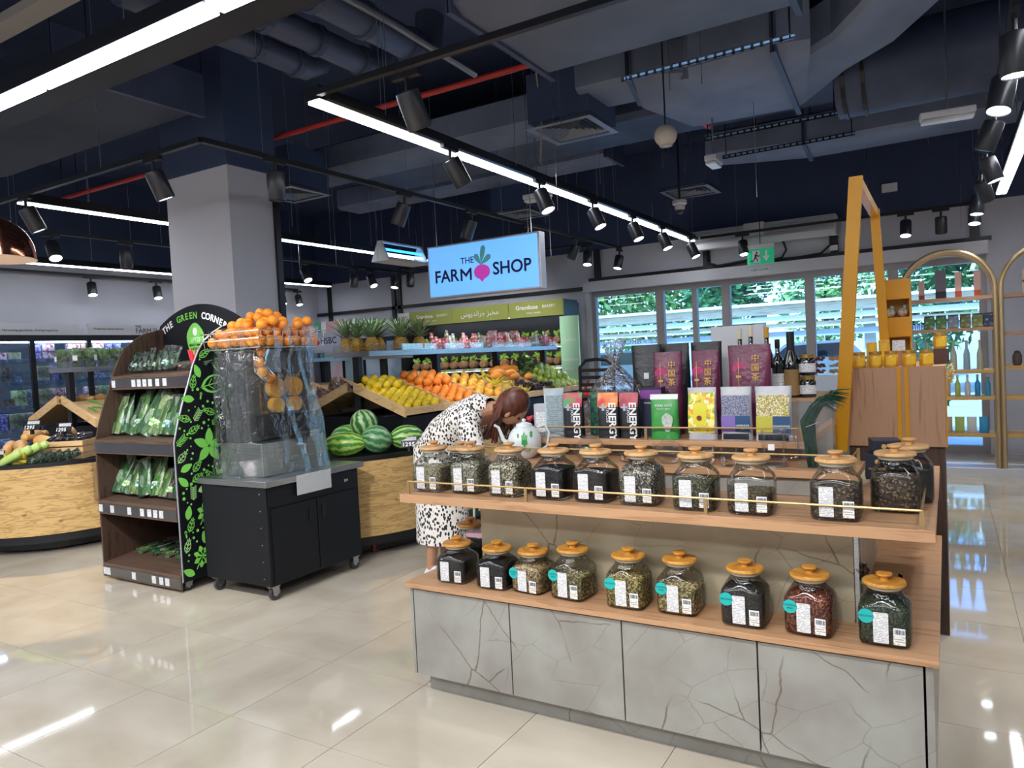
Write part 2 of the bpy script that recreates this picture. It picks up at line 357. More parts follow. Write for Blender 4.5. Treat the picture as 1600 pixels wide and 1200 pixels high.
def car(x, y, rz, label, paint):
    t = thing('parked_car', label, 'car', (x, y, -.15), rz)
    prof = [(-2.2, .35), (-2.25, .8), (-2.1, 1.0), (-1.1, 1.1), (-.5, 1.62), (1.5, 1.68), (2.05, 1.1), (2.2, .95), (2.2, .35)]
    b = MB(); b.prism(prof, -.85, .85, 'y'); b.build('body', paint, t, bevel=.08)
    for s in (-.87, .87):
        for pg_ in ([(-.95, 1.1), (-.45, 1.52), (.2, 1.56), (.2, 1.1)], [(.3, 1.1), (.3, 1.56), (1.35, 1.58), (1.75, 1.1)]): MB().prism(pg_, s-.01, s+.01, 'y').build('side_window', mat('car glass', '1b2a36', .08), t)
    for wx in (-1.4, 1.35):
        for wy in (-.78, .78): MB().tube([(wx, wy-.1, .34), (wx, wy+.1, .34)], .34, 20).build('wheel', m_rubber, t)
car(-4.4, 27.6, .06, 'white parked car seen through the window behind the bottles', mat('white car paint', 'e4e8ec', .2, coat=1))
car(-11.6, 27.9, .06, 'silver parked car seen through the left window pane', mat('silver car paint', 'a7adb5', .25, coat=1))
m_leaf = mat('tree leaf', '5f8f4a', .5, c2='2f5a2c', ns=2, rnd=.2, sss=0)
m_leaf2 = mat('tree leaf light', '9dbb68', .5, c2='55803c', ns=2, rnd=.2)
m_bark = mat('bark', '6b5a48', .9, c2='4c3f33', ns=9, bump=.5)
def foliage(n, c, rad, size, rng, m=0):
    b = MB()
    for _ in range(n):
        d = Vector((rng.gauss(0, 1), rng.gauss(0, 1), rng.gauss(0, 1))); d.normalize(); d *= rng.random() ** .4
        p = Vector(c) + Vector((d.x*rad[0], d.y*rad[1], d.z*rad[2]))
        a = Vector((rng.uniform(-1, 1), rng.uniform(-1, 1), rng.uniform(-1, 1))).normalized(); q = a.orthogonal().normalized(); s = size*rng.uniform(.6, 1.3)
        b.add([p-a*s, p+q*s*.45, p+a*s, p-q*s*.45], [(0, 1, 2, 3)], m)
    return b
rg = random.Random(3)
fo = [foliage(2600, (0, 0, 4.6), (3.4, 2.0, 3.6), .24, rg).mesh('foliage', m_leaf), foliage(2600, (0, 0, 4.4), (3.4, 2.0, 3.6), .22, rg).mesh('foliage', m_leaf2)]
tk = MB().tube([(0, 0, -.2), (.1, 0, 1.5), (0, .1, 4)], [.18, .14, .07], 8).mesh('trunk', m_bark)
where = ['far left window pane', 'second window pane', 'pane left of the exit sign', 'pane beneath the exit sign', 'pane right of the exit sign', 'pane behind the yellow frame', 'right window pane', 'pane behind the brass arch', 'far right of the window']
for k in range(9):
    t = thing('tree', ('dark green' if k % 2 == 0 else 'light green') + ' tree outside in the ' + where[k], 'tree', (-26+4.3*k, 34+rg.uniform(-1, 1), -.15), rg.uniform(0, 6), 'trees outside the window')
    ob('foliage', fo[k % 2], t); ob('trunk', tk, t)
sh = thing('garden_shrub', 'bright green shrub outside the window behind the honey jars', 'shrub', (-.42, 12.6, -.15))
foliage(500, (0, 0, 1.0), (.5, .5, .75), .09, rg).build('foliage', m_leaf2, sh); MB().tube([(0, 0, 0), (0, 0, .6)], .03, 6).build('stem', m_bark, sh)

# ---------------------------------------------------------------- ceiling services
def duct(name, label, path, m, cat='duct', cols=(), part_m=None):
    """rectangular duct lofted along (x,y,z,w,h)"""
    t = thing(name, label, cat, path[0][:3]); o0 = Vector(path[0][:3]); rings = []
    P = [Vector(p[:3]) - o0 for p in path]
    for i, p in enumerate(P):
        d = P[min(i+1, len(P)-1)] - P[max(0, i-1)]; d.z = 0; d.normalize(); s = Vector((-d.y, d.x, 0)); w_, h_ = path[i][3]/2, path[i][4]/2
        rings.append([tuple(p + s*a*w_ + Vector((0, 0, b*h_))) for a, b in ((-1, -.8), (-.85, -1), (.85, -1), (1, -.8), (1, .8), (.85, 1), (-.85, 1), (-1, .8))])
    b = MB(); b.loft(rings); b.build('casing', m, t, smooth=True, ang=35)
    for i in cols:
        p = P[i]; d = P[min(i+1, len(P)-1)] - P[max(0, i-1)]; d.normalize(); s = Vector((-d.y, d.x, 0)); w_ = path[i][3]/2 + .03; h_ = path[i][4]/2 + .02
        q = MB(); q.loft([[tuple(p + d*e + s*a*w_ + Vector((0, 0, c*h_))) for a, c in ((-1, -1), (1, -1), (1, 1), (-1, 1))] for e in (-.02, .02)]); q.build('flange', part_m or m_duct2, t)
        for sd in (-1, 1):
            e = p + s*sd*w_; MB().tube([tuple(e + Vector((0, 0, -h_))), (e.x, e.y, 4.5-o0.z)], .006, 5).build('hanger_rod', m_black, t)
    return t
duct('fan_coil_unit', 'flat grey-painted air unit high at top centre behind the black track', [(-2.4, 4.15, 3.7, 1.25, .4), (-.72, 4.15, 3.7, 1.25, .4)], mat('fan unit paint', '646b7c', .6, c2='585f70', ns=2, bump=.1, bs=4), 'air unit', (0, 1))
duct('insulated_duct', 'wide crumpled insulated duct above the dome speaker', [(-2.5, 5.62, 3.72, .55, .28), (-2.1, 5.64, 3.72, .58, .28), (-1.92, 5.75, 3.70, .75, .32), (-1.75, 6.0, 3.68, 1.45, .38), (-1.0, 6.0, 3.68, 1.5, .4), (-.86, 6.05, 3.7, 1.35, .38), (-.72, 6.05, 3.75, .62, .32), (-.45, 5.9, 3.8, .55, .32), (-.15, 5.45, 3.84, .55, .32), (.15, 5.3, 3.86, .6, .32), (1.6, 5.3, 3.86, .62, .32)], m_duct, 'duct', (1, 4))
duct('long_duct', 'pale long sheet metal duct under the dark round duct at upper right', [(-2.2, 8.1, 3.66, .5, .26), (-1.2, 8.25, 3.64, .7, .3), (.6, 8.25, 3.64, .7, .3), (2.5, 8.25, 3.64, .7, .3)], m_duct, 'duct', (1,))
duct('ceiling_duct', 'dark grey ceiling duct running behind the main light strip', [(-8.5, 6.45, 3.86, .62, .3), (-3.2, 6.45, 3.86, .62, .3)], m_duct, 'duct', (0, 1))
duct('ceiling_duct', 'dark duct above the lit shop sign', [(-7.5, 8.1, 3.9, .5, .3), (-3.3, 8.1, 3.9, .5, .3)], m_duct, 'duct', (1,))
duct('ceiling_duct', 'broad flat dark duct at upper left before the column', [(-8.2, 3.3, 3.72, 1.1, .3), (-5.1, 3.3, 3.72, 1.1, .3)], mat('darker flat duct', '2b3040', .6), 'duct', (1,))  # one even, darker tone for this duct
duct('ceiling_duct', 'deep navy duct crossing behind the square air diffuser', [(-6.0, 7.2, 4.0, .9, .5), (2.0, 7.2, 4.0, .9, .5)], m_duct2, 'duct')
t = thing('round_duct', 'large dark round duct at upper right', 'duct', (-.75, 6.95, 3.75))
MB().tube([(0, 0, 0), (5.0, 0, 0)], .34, 24).build('casing', m_duct2, t, smooth=True)
for x in (.05, .2): MB().tube([(x, 0, 0), (x+.03, 0, 0)], .352, 24).build('ring', m_black, t)
for k, (x, y0, y1, z, r) in enumerate(((-4.35, 2.75, 4.3, 3.9, .10), (-3.85, 2.7, 4.5, 3.85, .10), (-3.3, 2.6, 4.4, 3.8, .11), (-2.75, 2.65, 4.2, 4.0, .09))):
    lab = ['leftmost dark ribbed pipe above the column', 'second dark ribbed pipe right of the column head', 'thick dark ribbed pipe above the end of the main light', 'rightmost short dark ribbed pipe at top'][k]
    t = thing('drain_pipe', lab, 'pipe', (x, y0, z))
    MB().tube([(0, 0, 0), (0, y1-y0, 0), (.0, y1-y0+.12, .06), (0, y1-y0+.16, .3)], r, 14).build('pipe_run', mat('pvc dark', '4a5168', .4), t, smooth=True)
    for q in range(4):
        yy = .25 + q*(y1-y0-.4)/3; MB().tube([(0, yy, 0), (0, yy+.05, 0)], r+.014, 14).build('collar', m_duct2, t)
t = thing('flexible_conduit', 'thin shiny flexible conduit beside the ribbed pipes', 'conduit', (-2.9, 2.8, 3.6))
MB().tube([(0, 0, 0), (.0, .8, .0), (.02, 1.7, -.05)], .022, 8).build('conduit_run', m_steel, t)
def pipe(label, pts, r, m):
    t = thing('sprinkler_pipe', label, 'pipe', pts[0]); o0 = Vector(pts[0]); MB().tube([tuple(Vector(p)-o0) for p in pts], r, 10).build('pipe_run', m, t, smooth=True)
    for p in pts[:: max(1, len(pts)-1)]:
        q = Vector(p) - o0; MB().tube([(q.x, q.y, 0), (q.x, q.y, 4.5-o0.z)], .005, 5).build('hanger_rod', m_black, t)
pipe('long red sprinkler pipe crossing behind the main light strip', [(-9.2, 4.92, 3.7), (-2.55, 4.92, 3.7)], .024, m_red)
pipe('short red pipe stub right of the dome speaker', [(-2.01, 6.75, 3.72), (-1.99, 7.38, 3.72)], .05, m_red)
pipe('red branch pipe at left near the copper lamp', [(-9.2, 5.1, 3.66), (-9.15, 6.4, 3.66)], .03, m_red)
t = thing('cable_tray', 'long dark cable tray crossing the upper left corner', 'cable tray', (-9, 2.46, 3.2))
MB().box(0, 7.9, -.09, .09, 0, .015).box(0, 7.9, -.1, -.088, 0, .08).box(0, 7.9, .088, .1, 0, .08).build('tray', mat('tray dark', '171b26', .5), t)
MB().tube([(0, .03, .07), (7.9, .03, .07)], .045, 8).tube([(0, -.05, .05), (7.9, -.05, .05)], .025, 8).build('cables', m_duct2, t, smooth=True)
for x in (1.2, 2.9, 4.6, 6.3): MB().tube([(x, .1, 0), (x, .1, 1.3)], .006, 5).build('hanger_rod', m_black, t)
t = thing('ceiling_beam', 'pale grey beam edge at the top left corner', 'beam', (-7.5, 2.13, 3.45)); MB().box(0, 4.6, -.06, .06, 0, .05).build('beam', mat('grey beam', '8b8783', .7), t)
for x in (.5, 2.5, 4.4): MB().tube([(x, 0, .05), (x, 0, 1.05)], .005, 5).build('hanger_rod', m_black, t)
for lab, x0, x1, y, z in (('slotted steel channel under the grey air unit', -1.95, -.78, 5.0, 3.42), ('slotted steel channel under the wide insulated duct', -1.9, -.75, 6.9, 3.42), ('slotted steel channel under the long pale duct', -1.95, -.7, 7.75, 3.44)):
    t = thing('slotted_channel', lab, 'bracket', (x0, y, z)); b = MB(); L_ = x1-x0
    b.box(0, L_, -.02, .02, .03, .04); n = int(L_/.06)
    for k in range(n): b.box(k*.06, k*.06+.02, -.022, -.018, 0, .04)
    b.box(0, L_, -.022, -.018, .0, .012); b.build('channel', m_steel if 'grey air' in lab else m_black, t)
    for x in (.03, L_-.03): MB().tube([(x, 0, 0), (x, 0, 4.5-z)], .006, 5).build('hanger_rod', m_black, t)
def diffuser(x, y, lab):
    t = thing('air_diffuser', lab, 'air vent', (x, y, 3.4))
    f = MB()
    for k, h in enumerate((.30, .235, .195, .155, .115, .075, .035)):
        w_ = .055 if k == 0 else .012; dz = 0 if k == 0 else .012
        for s in (-1, 1):
            f = MB(); a, b_ = h, h-w_
            f.add([(-a, s*a, dz), (a, s*a, dz), (b_, s*b_, dz+(.0 if k == 0 else .03)), (-b_, s*b_, dz+(.0 if k == 0 else .03))], [(0, 1, 2, 3)]); f.add([(s*a, -a, dz), (s*a, a, dz), (s*b_, b_, dz+(0 if k == 0 else .03)), (s*b_, -b_, dz+(0 if k == 0 else .03))], [(0, 1, 2, 3)])
            f.build('frame' if k == 0 else 'louvre', mat('diffuser metal', '8f949e', .4, m=.3), t)
    MB().box(-.28, .28, -.28, .28, .05, .45).build('plenum_box', m_navy, t)
diffuser(-2.7, 5.72, 'large square air diffuser below the insulated duct'); diffuser(-2.65, 8.9, 'small square air diffuser above the dome camera')
diffuser(-6.15, 5.75, 'square air diffuser right of the column top'); diffuser(-4.9, 8.6, 'dim square air diffuser just above the lit shop sign')

# ---------------------------------------------------------------- suspended tracks and light strips
wirem = MB().tube([(0, 0, 0), (0, 0, 1.45)], .003, 4).mesh('suspension_wire', m_steel)
def strip(label, a, b, wd=.07, name='light_strip', seg=1.5, group=None):
    a, b = Vector(a), Vector(b); d = (b-a); L_ = d.length; d.normalize(); rz = math.atan2(d.y, d.x)
    t = thing(name, label, 'light', a, rz, group)
    MB().box(0, L_, -wd/2-.012, wd/2+.012, .012, .09).build('housing', m_black, t)
    n = max(1, round(L_/seg)); s = L_/n
    me = MB().box(0, s-.03, -wd/2, wd/2, 0, .011).mesh('diffuser', m_led)
    for k in range(n): ob('diffuser', me, t, (k*s+.015, 0, 0))
    k = .6
    while k < L_: ob('suspension_wire', wirem, t, (k, 0, .09)); k += 1.9
    return t
strip('main white light strip crossing above the shop sign', (-3.06, 3.05, 3.0), (-3.06, 10.25, 3.0), .09)
strip('bright wide light strip at the top left corner', (-9.5, 2.04, 3.0), (-1.2, 2.04, 3.0), .09)
strip('light strip passing behind the grey column', (-6.68, 3.2, 3.0), (-6.68, 9.9, 3.0), .08)
strip('light strip in front of the left wall of fridges', (-10.05, 3.2, 3.0), (-10.05, 10.2, 3.0), .08)
strip('light strip at the right edge of the picture', (.55, 1.2, 3.0), (.55, 9.65, 3.0), .09)
strip('unseen light strip behind the viewer', (-9.5, -.6, 3.0), (4, -.6, 3.0), .09)
strip('unseen light strip to the right of the viewer', (3.4, .5, 3.0), (3.4, 9.8, 3.0), .09)
def track(label, pts, wires=True):
    t = thing('lighting_track', label, 'track', pts[0]); o0 = Vector(pts[0])
    for a, b in zip(pts, pts[1:]):
        a, b = Vector(a)-o0, Vector(b)-o0; d = b-a; L_ = d.length
        q = ob('rail', MB().box(0, L_, -.018, .018, 0, .035).mesh('rail', m_black), t, a, (0, 0, math.atan2(d.y, d.x)))
        k = .5
        while k < L_: p = a + d.normalized()*k; ob('suspension_wire', wirem, t, (p.x, p.y, .035)); k += 1.6
    return t
track('black track turning a corner in front of the column', [(-9.0, 3.12, 3.0), (-4.15, 3.12, 3.0), (-4.08, 10.1, 3.0)])
track('black track beside the main light strip', [(-2.96, 3.07, 3.0), (-2.96, 10.15, 3.0)])
track('black track running right from the start of the main light strip', [(-3.0, 3.04, 3.02), (0.3, 3.04, 3.02)])
track('black track along the right above the brass arches', [(.31, 3.1, 3.0), (.31, 10.1, 3.0)])
track('black track over the windows', [(-2.9, 10.13, 3.0), (.3, 10.13, 3.0)])
track('grey track behind the copper lamp', [(-7.88, 3.2, 3.0), (-7.88, 10.0, 3.0)])
track('black track in front of the left wall', [(-10.72, 3.0, 2.98), (-10.72, 10.0, 2.98)])
track('short track over the bakery fridge', [(-7.6, 9.3, 3.0), (-4.1, 9.3, 3.0)])

adm = MB().box(-.09, .09, -.016, .016, -.03, 0).mesh('adapter', m_black)
stm = MB().tube([(0, 0, -.10), (0, 0, -.03)], .012, 8).mesh('stem', m_black)
hsm = MB().lathe([(.055, .0), (.062, -.006), (.064, -.02), (.064, -.19), (.058, -.2), (.056, -.19)], 22, caps=True).mesh('housing', mat('spot housing', '24262c', .32, spec=.6), True)
lnm = {1: MB().lathe([(.0556, -.193), (.0005, -.194)], 22, caps=False).mesh('lens', m_lens), 0: MB().lathe([(.0556, -.193), (.0005, -.194)], 22, caps=False).mesh('lens', mat('unlit lens', '3a3c42', .2))}
rgt = Vector((.857, .512, 0)); twd = Vector((.514, -.857, 0))
def spot(px, py, axis, val, tilt, toward, lit, label, z=3.0, rz=0, pw=42):
    p = at(px, py, axis, val); p.z = z
    t = thing('track_spotlight', label, 'spotlight', p, 0, 'track spotlights')
    ob('adapter', adm, t, None, (0, 0, rz)); ob('stem', stm, t)
    d = (rgt*tilt + twd*toward + Vector((0, 0, -1))).normalized(); q = Vector((0, 0, -1)).rotation_difference(d)
    h = ob('housing', hsm, t, (0, 0, -.095), q); ob('lens', lnm[lit], h)
    if lit and pw:
        l = bpy.data.lights.new('spot_beam', 'SPOT'); l.energy = pw; l.spot_size = math.radians(62); l.spot_blend = .6; l.shadow_soft_size = .04; l.color = (1, .98, .95)
        lo = bpy.data.objects.new('spot_beam', l); COL.objects.link(lo); lo.parent = t; lo.location = Vector((0, 0, -.095)) + d*.2; lo.rotation_mode = 'QUATERNION'; lo.rotation_quaternion = q
A = PI/2
for px, tl, tw, lit, lab in ((703, .5, -.3, 1, 'black spotlight nearest on the main strip, seen from behind'), (843, .35, .3, 1, 'lit spotlight below the main strip left of the square diffuser'), (926, .35, .3, 1, 'lit spotlight second along the far half of the main strip'),
        (988, .3, .3, 1, 'lit spotlight third along the far half of the main strip'), (1034, .3, .3, 1, 'lit spotlight fourth along the far half of the main strip'), (1078, .35, .3, 1, 'lit spotlight at the far end of the main strip')):
    spot(px, 0, 'x', -2.96, tl, tw, lit, lab, rz=A) if False else None
    # solve along the track: find y so that the pixel column matches
    lo_, hi_ = 3.1, 10.1
    for _ in range(40):
        mid = (lo_+hi_)/2; c = Matrix(CAM_R).transposed() @ (Vector((-2.96, mid, 2.93)) - Vector((0, 0, CAM_H))); x_ = 800+FOC*c.x/-c.z
        if x_ < px: lo_ = mid
        else: hi_ = mid
    p = Vector((-2.96, lo_, 3.0))
    t0 = spot(800, 600, 'z', 0, tl, tw, lit, lab, rz=A) if False else None
    SP = (p, tl, tw, lit, lab)
    def _mk(p, tl, tw, lit, lab, rz=A, pw=42):
        c = Matrix(CAM_R).transposed() @ (p - Vector((0, 0, CAM_H))); px_, py_ = 800+FOC*c.x/-c.z, 600-FOC*c.y/-c.z
        spot(px_, py_, 'z', p.z, tl, tw, lit, lab, z=p.z, rz=rz, pw=pw)
    _mk(*SP)
def along(axis, fixed, px, lo_, hi_, z=2.93):
    for _ in range(40):
        mid = (lo_+hi_)/2; v = Vector((fixed, mid, z)) if axis == 'y' else Vector((mid, fixed, z))
        c = Matrix(CAM_R).transposed() @ (v - Vector((0, 0, CAM_H)))
        if 800+FOC*c.x/-c.z < px: lo_ = mid
        else: hi_ = mid
    return (Vector((fixed, lo_, 3.0)) if axis == 'y' else Vector((lo_, fixed, 3.0)))
for px, tl, tw, lit, lab in ((430, 0, 0, 0, 'spotlight hanging straight down at the right edge of the column'), (632, -.45, -.15, 1, 'black spotlight on the column track, first past the column'), (737, -.4, -.15, 1, 'black spotlight on the column track left above the shop sign'),
        (824, -.4, -.1, 1, 'black spotlight overlapping the lit shop sign'), (900, -.4, -.1, 1, 'black spotlight just right of the shop sign'), (968, -.25, .2, 1, 'lit spotlight at the far end of the column track')):
    _mk(along('y', -4.1, px, 3.2, 10.1), tl, tw, lit, lab)
_mk(along('x', 3.12, 239, -8.5, -4.2), .3, -.25, 1, 'black spotlight in front of the column left side', 0)
_mk(along('x', 3.12, 40, -9, -4.2), .35, -.3, 1, 'black spotlight beside the copper lamp', 0)
_mk(along('x', 3.04, 635, -3, .2), .3, -.35, 1, 'large black spotlight seen from behind at top centre', 0)
_mk(along('y', -7.88, 80, 3.2, 10), .45, .4, 1, 'lit spotlight right of the copper lamp')
for px, tl, tw, lit, lab in ((196, 0, 0, 0, 'unlit spotlight left of the column'), (475, .4, .4, 1, 'lit spotlight just right of the column'), (553, .0, .2, 0, 'small unlit spotlight left of the insect trap'), (578, .4, .4, 1, 'small lit spotlight below the insect trap')):
    _mk(along('y', -7.88, px, 3.2, 10), tl, tw, lit, lab)
for px, lab in ((142, 'lit spotlight above the white fridge banners'), (244, 'lit spotlight at the left edge of the column'), (440, 'tiny lit spotlight far right of the column edge'), (520, 'tiny lit spotlight over the pineapples')):
    p = along('y', -10.72, px, 3.2, 10); p.z = 2.98; _mk(p, .25, .3, 1, lab)
for px, lit, lab in ((618, 1, 'lit spotlight over the fridge left of the shop sign'), (641, 0, 'unlit spotlight at the left edge of the shop sign'), (918, 1, 'lit spotlight hanging right of the shop sign above the bakery banner')):
    _mk(along('x', 9.3, px, -8, -4), -.1 if lit else 0, .3, lit, lab, 0, 60)
for px, lit, lab in ((1160, 1, 'lit spotlight left of the exit sign'), (1415, 1, 'lit spotlight above the window right of the yellow frame'), (1470, 0, 'unlit spotlight above the brass arch')):
    _mk(along('x', 10.13, px, -2.9, .3), -.2 if px == 1415 else 0, .3 if lit else 0, lit, lab, 0, 24)
for k, (y, tl, tw, lit, lab) in enumerate(((4.25, .0, .0, 1, 'lit spotlight highest at the right edge'), (4.95, -.3, .15, 1, 'lit spotlight second down the right track'), (5.9, -.3, -.2, 0, 'dark spotlight third down the right track'),
        (7.1, .25, .2, 1, 'lit spotlight fourth down the right track'), (8.1, .45, -.2, 0, 'dark tilted spotlight fifth down the right track'), (8.9, -.15, .1, 1, 'lit spotlight sixth down the right track'), (9.7, -.2, .2, 1, 'lit spotlight last down the right track'))):
    _mk(Vector((.31, y, 3.0)), tl, tw, lit, lab)
# small ceiling devices
t = thing('dome_speaker', 'white round ball speaker hanging left of the insulated duct', 'speaker', at(1040, 212, 'z', 3.1))
MB().sphere((0, 0, 0), .085, 24, 16, sc=(1, 1, .95)).build('shell', mat('cream plastic', 'd9cfc4', .5), t, smooth=True); MB().tube([(0, 0, .08), (0, 0, 1.4)], .006, 6).build('stem', m_black, t)
MB().lathe([(.05, -.073), (.045, -.079), (.002, -.079)], 20).build('grille', mat('speaker grille', 'bfb6ac', .6), t)
t = thing('dome_camera', 'white dome security camera under a black rod', 'camera', at(1062, 322, 'z', 3.1))
MB().lathe([(.08, .06), (.08, .02), (.06, .01), (.055, -.03), (.05, -.045)], 24).build('body', m_white, t, smooth=True); MB().sphere((0, 0, -.045), .046, 20, 12).build('lens_dome', mat('smoked dome', '2c2f36', .08), t, smooth=True)
MB().tube([(0, 0, .06), (0, 0, 1.4)], .014, 8).build('rod', m_black, t)
def emlight(px, py, lab, L_, rz):
    t = thing('emergency_light', lab, 'emergency light', at(px, py, 'z', 3.1), rz)
    MB().box(-L_/2, L_/2, -.05, .05, .0, .05).build('housing', m_white, t, bevel=.01); MB().box(-L_/2+.01, L_/2-.01, -.045, .045, -.03, -.001).build('diffuser', mat('frosted cover', 'e7ecf0', .3), t, bevel=.01)
    MB().tube([(0, 0, .05), (0, 0, 1.4)], .008, 6).build('rod', m_steel, t)
emlight(1115, 255, 'small white emergency light below the red pipe stub', .24, A); emlight(1480, 183, 'long white emergency light at upper right', .36, .1)
emlight(840, 310, 'white emergency light partly behind the main strip', .3, 0); 
# random thin ceiling wires
t = thing('ceiling_wire', 'pale wavy cable hanging in front of the square diffuser', 'cable', at(836, 100, 'z', 3.9)); p0 = t.location.copy()
e = at(848, 275, 'z', 3.1) - p0; MB().tube([(0, 0, 0), (e.x*.2+.02, e.y*.2, e.z*.3), (e.x*.2+.03, e.y*.2, e.z*.6), (e.x*.2, e.y*.2, e.z*1.0)], .007, 6).build('cable_run', mat('beige cable', 'a59a86', .6), t, smooth=True)
rw = random.Random(11)
for k in range(34):
    x, y = rw.uniform(-7.5, .2), rw.uniform(4.5, 10.3)
    ln = rw.uniform(.9, 1.9)
    o = ob('hanging_wire', MB().tube([(0, 0, -ln), (0, 0, 0)], .003, 4).mesh('wire', m_steel), None, (x, y, 4.5)); tag(o, 'thin hanging wire below the dark ceiling', 'wire', 'thin wires hanging from the ceiling')
# air curtain over the window
t = thing('air_curtain', 'white ribbed air curtain above the window behind the exit sign', 'air curtain', (-3.15, 10.35, 2.9))
MB().box(0, 1.95, .06, .3, 0, .26).build('casing', m_white, t, bevel=.01)
for k in range(6): MB().box(.02, 1.93, .03, .065, .10+k*.026, .112+k*.026).build('louvre', mat('louvre grey', 'b9bcc4', .4), t)
MB().box(.0, 1.95, .0, .1, -.02, .07).build('outlet', m_white, t, bevel=.01); MB().box(.78, 1.05, .015, .06, .09, .27).build('end_box', m_white, t)
# exit sign
t = thing('exit_sign', 'green running man exit sign above the window', 'sign', (-2.10, 10.1, 2.57))
MB().box(-.17, .17, -.015, .015, 0, .20).build('panel', mat('exit green', '12875f', .5, em=.5, emc='12875f'), t)
MB().box(-.175, .175, -.02, .02, .201, .26).build('top_case', m_white, t)
MB().box(-.10, .0, -.018, -.0155, .02, .18).build('door_symbol', m_whiteink, t)
b = MB(); b.lathe([(.012, 0), (.0001, .0)], 10, (-.045, -.0, .0)) if False else None
man = MB()
man.prism([(-.06, .15), (-.045, .165), (-.03, .15), (-.045, .135)], -.0205, -.0185, 'y'); man.prism([(-.07, .13), (-.045, .135), (-.05, .09), (-.075, .09)], -.0205, -.0185, 'y')
man.prism([(-.075, .09), (-.095, .045), (-.13, .05), (-.13, .04), (-.09, .032), (-.058, .09)], -.0205, -.0185, 'y'); man.prism([(-.06, .09), (-.035, .06), (-.035, .03), (-.045, .03), (-.048, .056), (-.075, .085)], -.0205, -.0185, 'y'); man.prism([(-.05, .13), (-.02, .105), (-.005, .12), (-.0, .113), (-.02, .093), (-.055, .115)], -.0205, -.0185, 'y')
man.build('running_figure', m_ink, t)
MB().prism([(.06, .17), (.09, .17), (.09, .10), (.12, .10), (.075, .03), (.03, .10), (.06, .10)], -.0185, -.0165, 'y').build('arrow_symbol', m_whiteink, t)
MB().tube([(0, 0, .26), (0, 0, 1.93)], .006, 6).build('rod', m_black, t)
o = MB().box(-.13, .13, -.004, .004, 0, .07).build('notice_plate', m_white, None, loc=(-2.2, 10.53, 2.5)); tag(o, 'small white notice under the exit sign', 'sign'); text('KEEP CLOSED', .04, m_ink, o, (0, -.0045, .035))
for k, (pts, lab) in enumerate((([(-2.96, 10.62, 2.9), (-2.95, 10.6, 2.72), (-2.8, 10.6, 2.66), (-2.3, 10.6, 2.70)], 'black cable looping below the air curtain left end'), ([(-1.9, 10.62, 2.9), (-1.86, 10.6, 2.78), (-1.92, 10.6, 2.68), (-2.05, 10.6, 2.66)], 'black cable looping right of the exit sign'), ([(-1.3, 10.62, 2.95), (-1.3, 10.6, 2.78), (-1.42, 10.6, 2.68), (-1.8, 10.6, 2.65)], 'black cable looping left of the yellow frame'))):
    t = thing('power_cable', lab, 'cable', pts[0]); o0 = Vector(pts[0]); MB().tube([tuple(Vector(p)-o0) for p in pts], .016, 8).build('cable_run', m_rubber, t, smooth=True)
o = MB().box(-.05, .05, -.02, .02, 0, .07).build('socket_box', m_white, None, loc=(-1.26, 10.62, 2.7), bevel=.005); tag(o, 'small white socket box on the header left of the yellow frame', 'socket')
o = MB().box(-.09, .09, -.02, .02, 0, .11).build('junction_box', m_white, None, loc=at(1390, 300, 'y', 10.67), bevel=.005); tag(o, 'small white box high on the dark wall right of the yellow frame', 'junction box')
# shop sign
t = thing('hanging_sign', 'blue lit hanging sign reading THE FARM SHOP', 'sign', (-4.91, 6.5, 2.18))
MB().box(0, 1.42, 0, .11, 0, .575).build('case', mat('sign frame', 'c8ccd6', .3, m=.4), t, bevel=.006)
MB().box(.02, 1.39, -.004, -.0005, .02, .555).build('screen', mat('sign face', '6cb2ff', .35, em=.55, emc='6cb2ff'), t)
mi = mat('sign ink', '161a52', .5)
text('THE', .095, mi, t, (.53, -.006, .37), bold=.001); text('FAR', .185, mi, t, (.25, -.006, .225), bold=.0036); text('SHOP', .185, mi, t, (1.08, -.006, .245), bold=.0036)
b = MB(); x0, x1, z0, z1, w_ = .435, .58, .160, .291, .024
b.prism([(x0, z0), (x0+w_, z0), (x0+w_, z1-.04), ((x0+x1)/2, z0+.035), (x1-w_, z1-.04), (x1-w_, z0), (x1, z0), (x1, z1), (x1-w_*.8, z1), ((x0+x1)/2, z0+.075), (x0+w_*.8, z1), (x0, z1)], -.0066, -.0045, 'y'); b.build('lettering', mi, t)
b = MB(); b.prism([(.71+.1*math.cos(a)*(1.05 if math.cos(a) > 0 else 1), .235+.078*math.sin(a)-(.03 if abs(a-4.71) < .1 else 0)) for a in [k*PI/10 for k in range(20)]], -.0065, -.0045, 'y'); b.build('beet_emblem', mat('beet pink', 'c33fb0', .5, em=.3, emc='c33fb0'), t)
lf = MB()
for ang, ln in ((1.35, .21), (.62, .16), (2.1, .14)):
    c, s = math.cos(ang), math.sin(ang); lf.prism([(.7+c*u-s*v, .31+s*u+c*v) for u, v in ((0, 0), (ln*.5, -.028), (ln*.85, -.03), (ln, 0), (ln*.85, .03), (ln*.5, .028))], -.0065, -.0045, 'y')
lf.build('leaf_emblem', mat('sign leaf', '4b8f93', .5, em=.25, emc='4b8f93'), t)
for x in (.1, 1.3): MB().tube([(x, .05, .575), (x, .05, 2.32)], .005, 6).build('suspension_wire', m_steel, t)
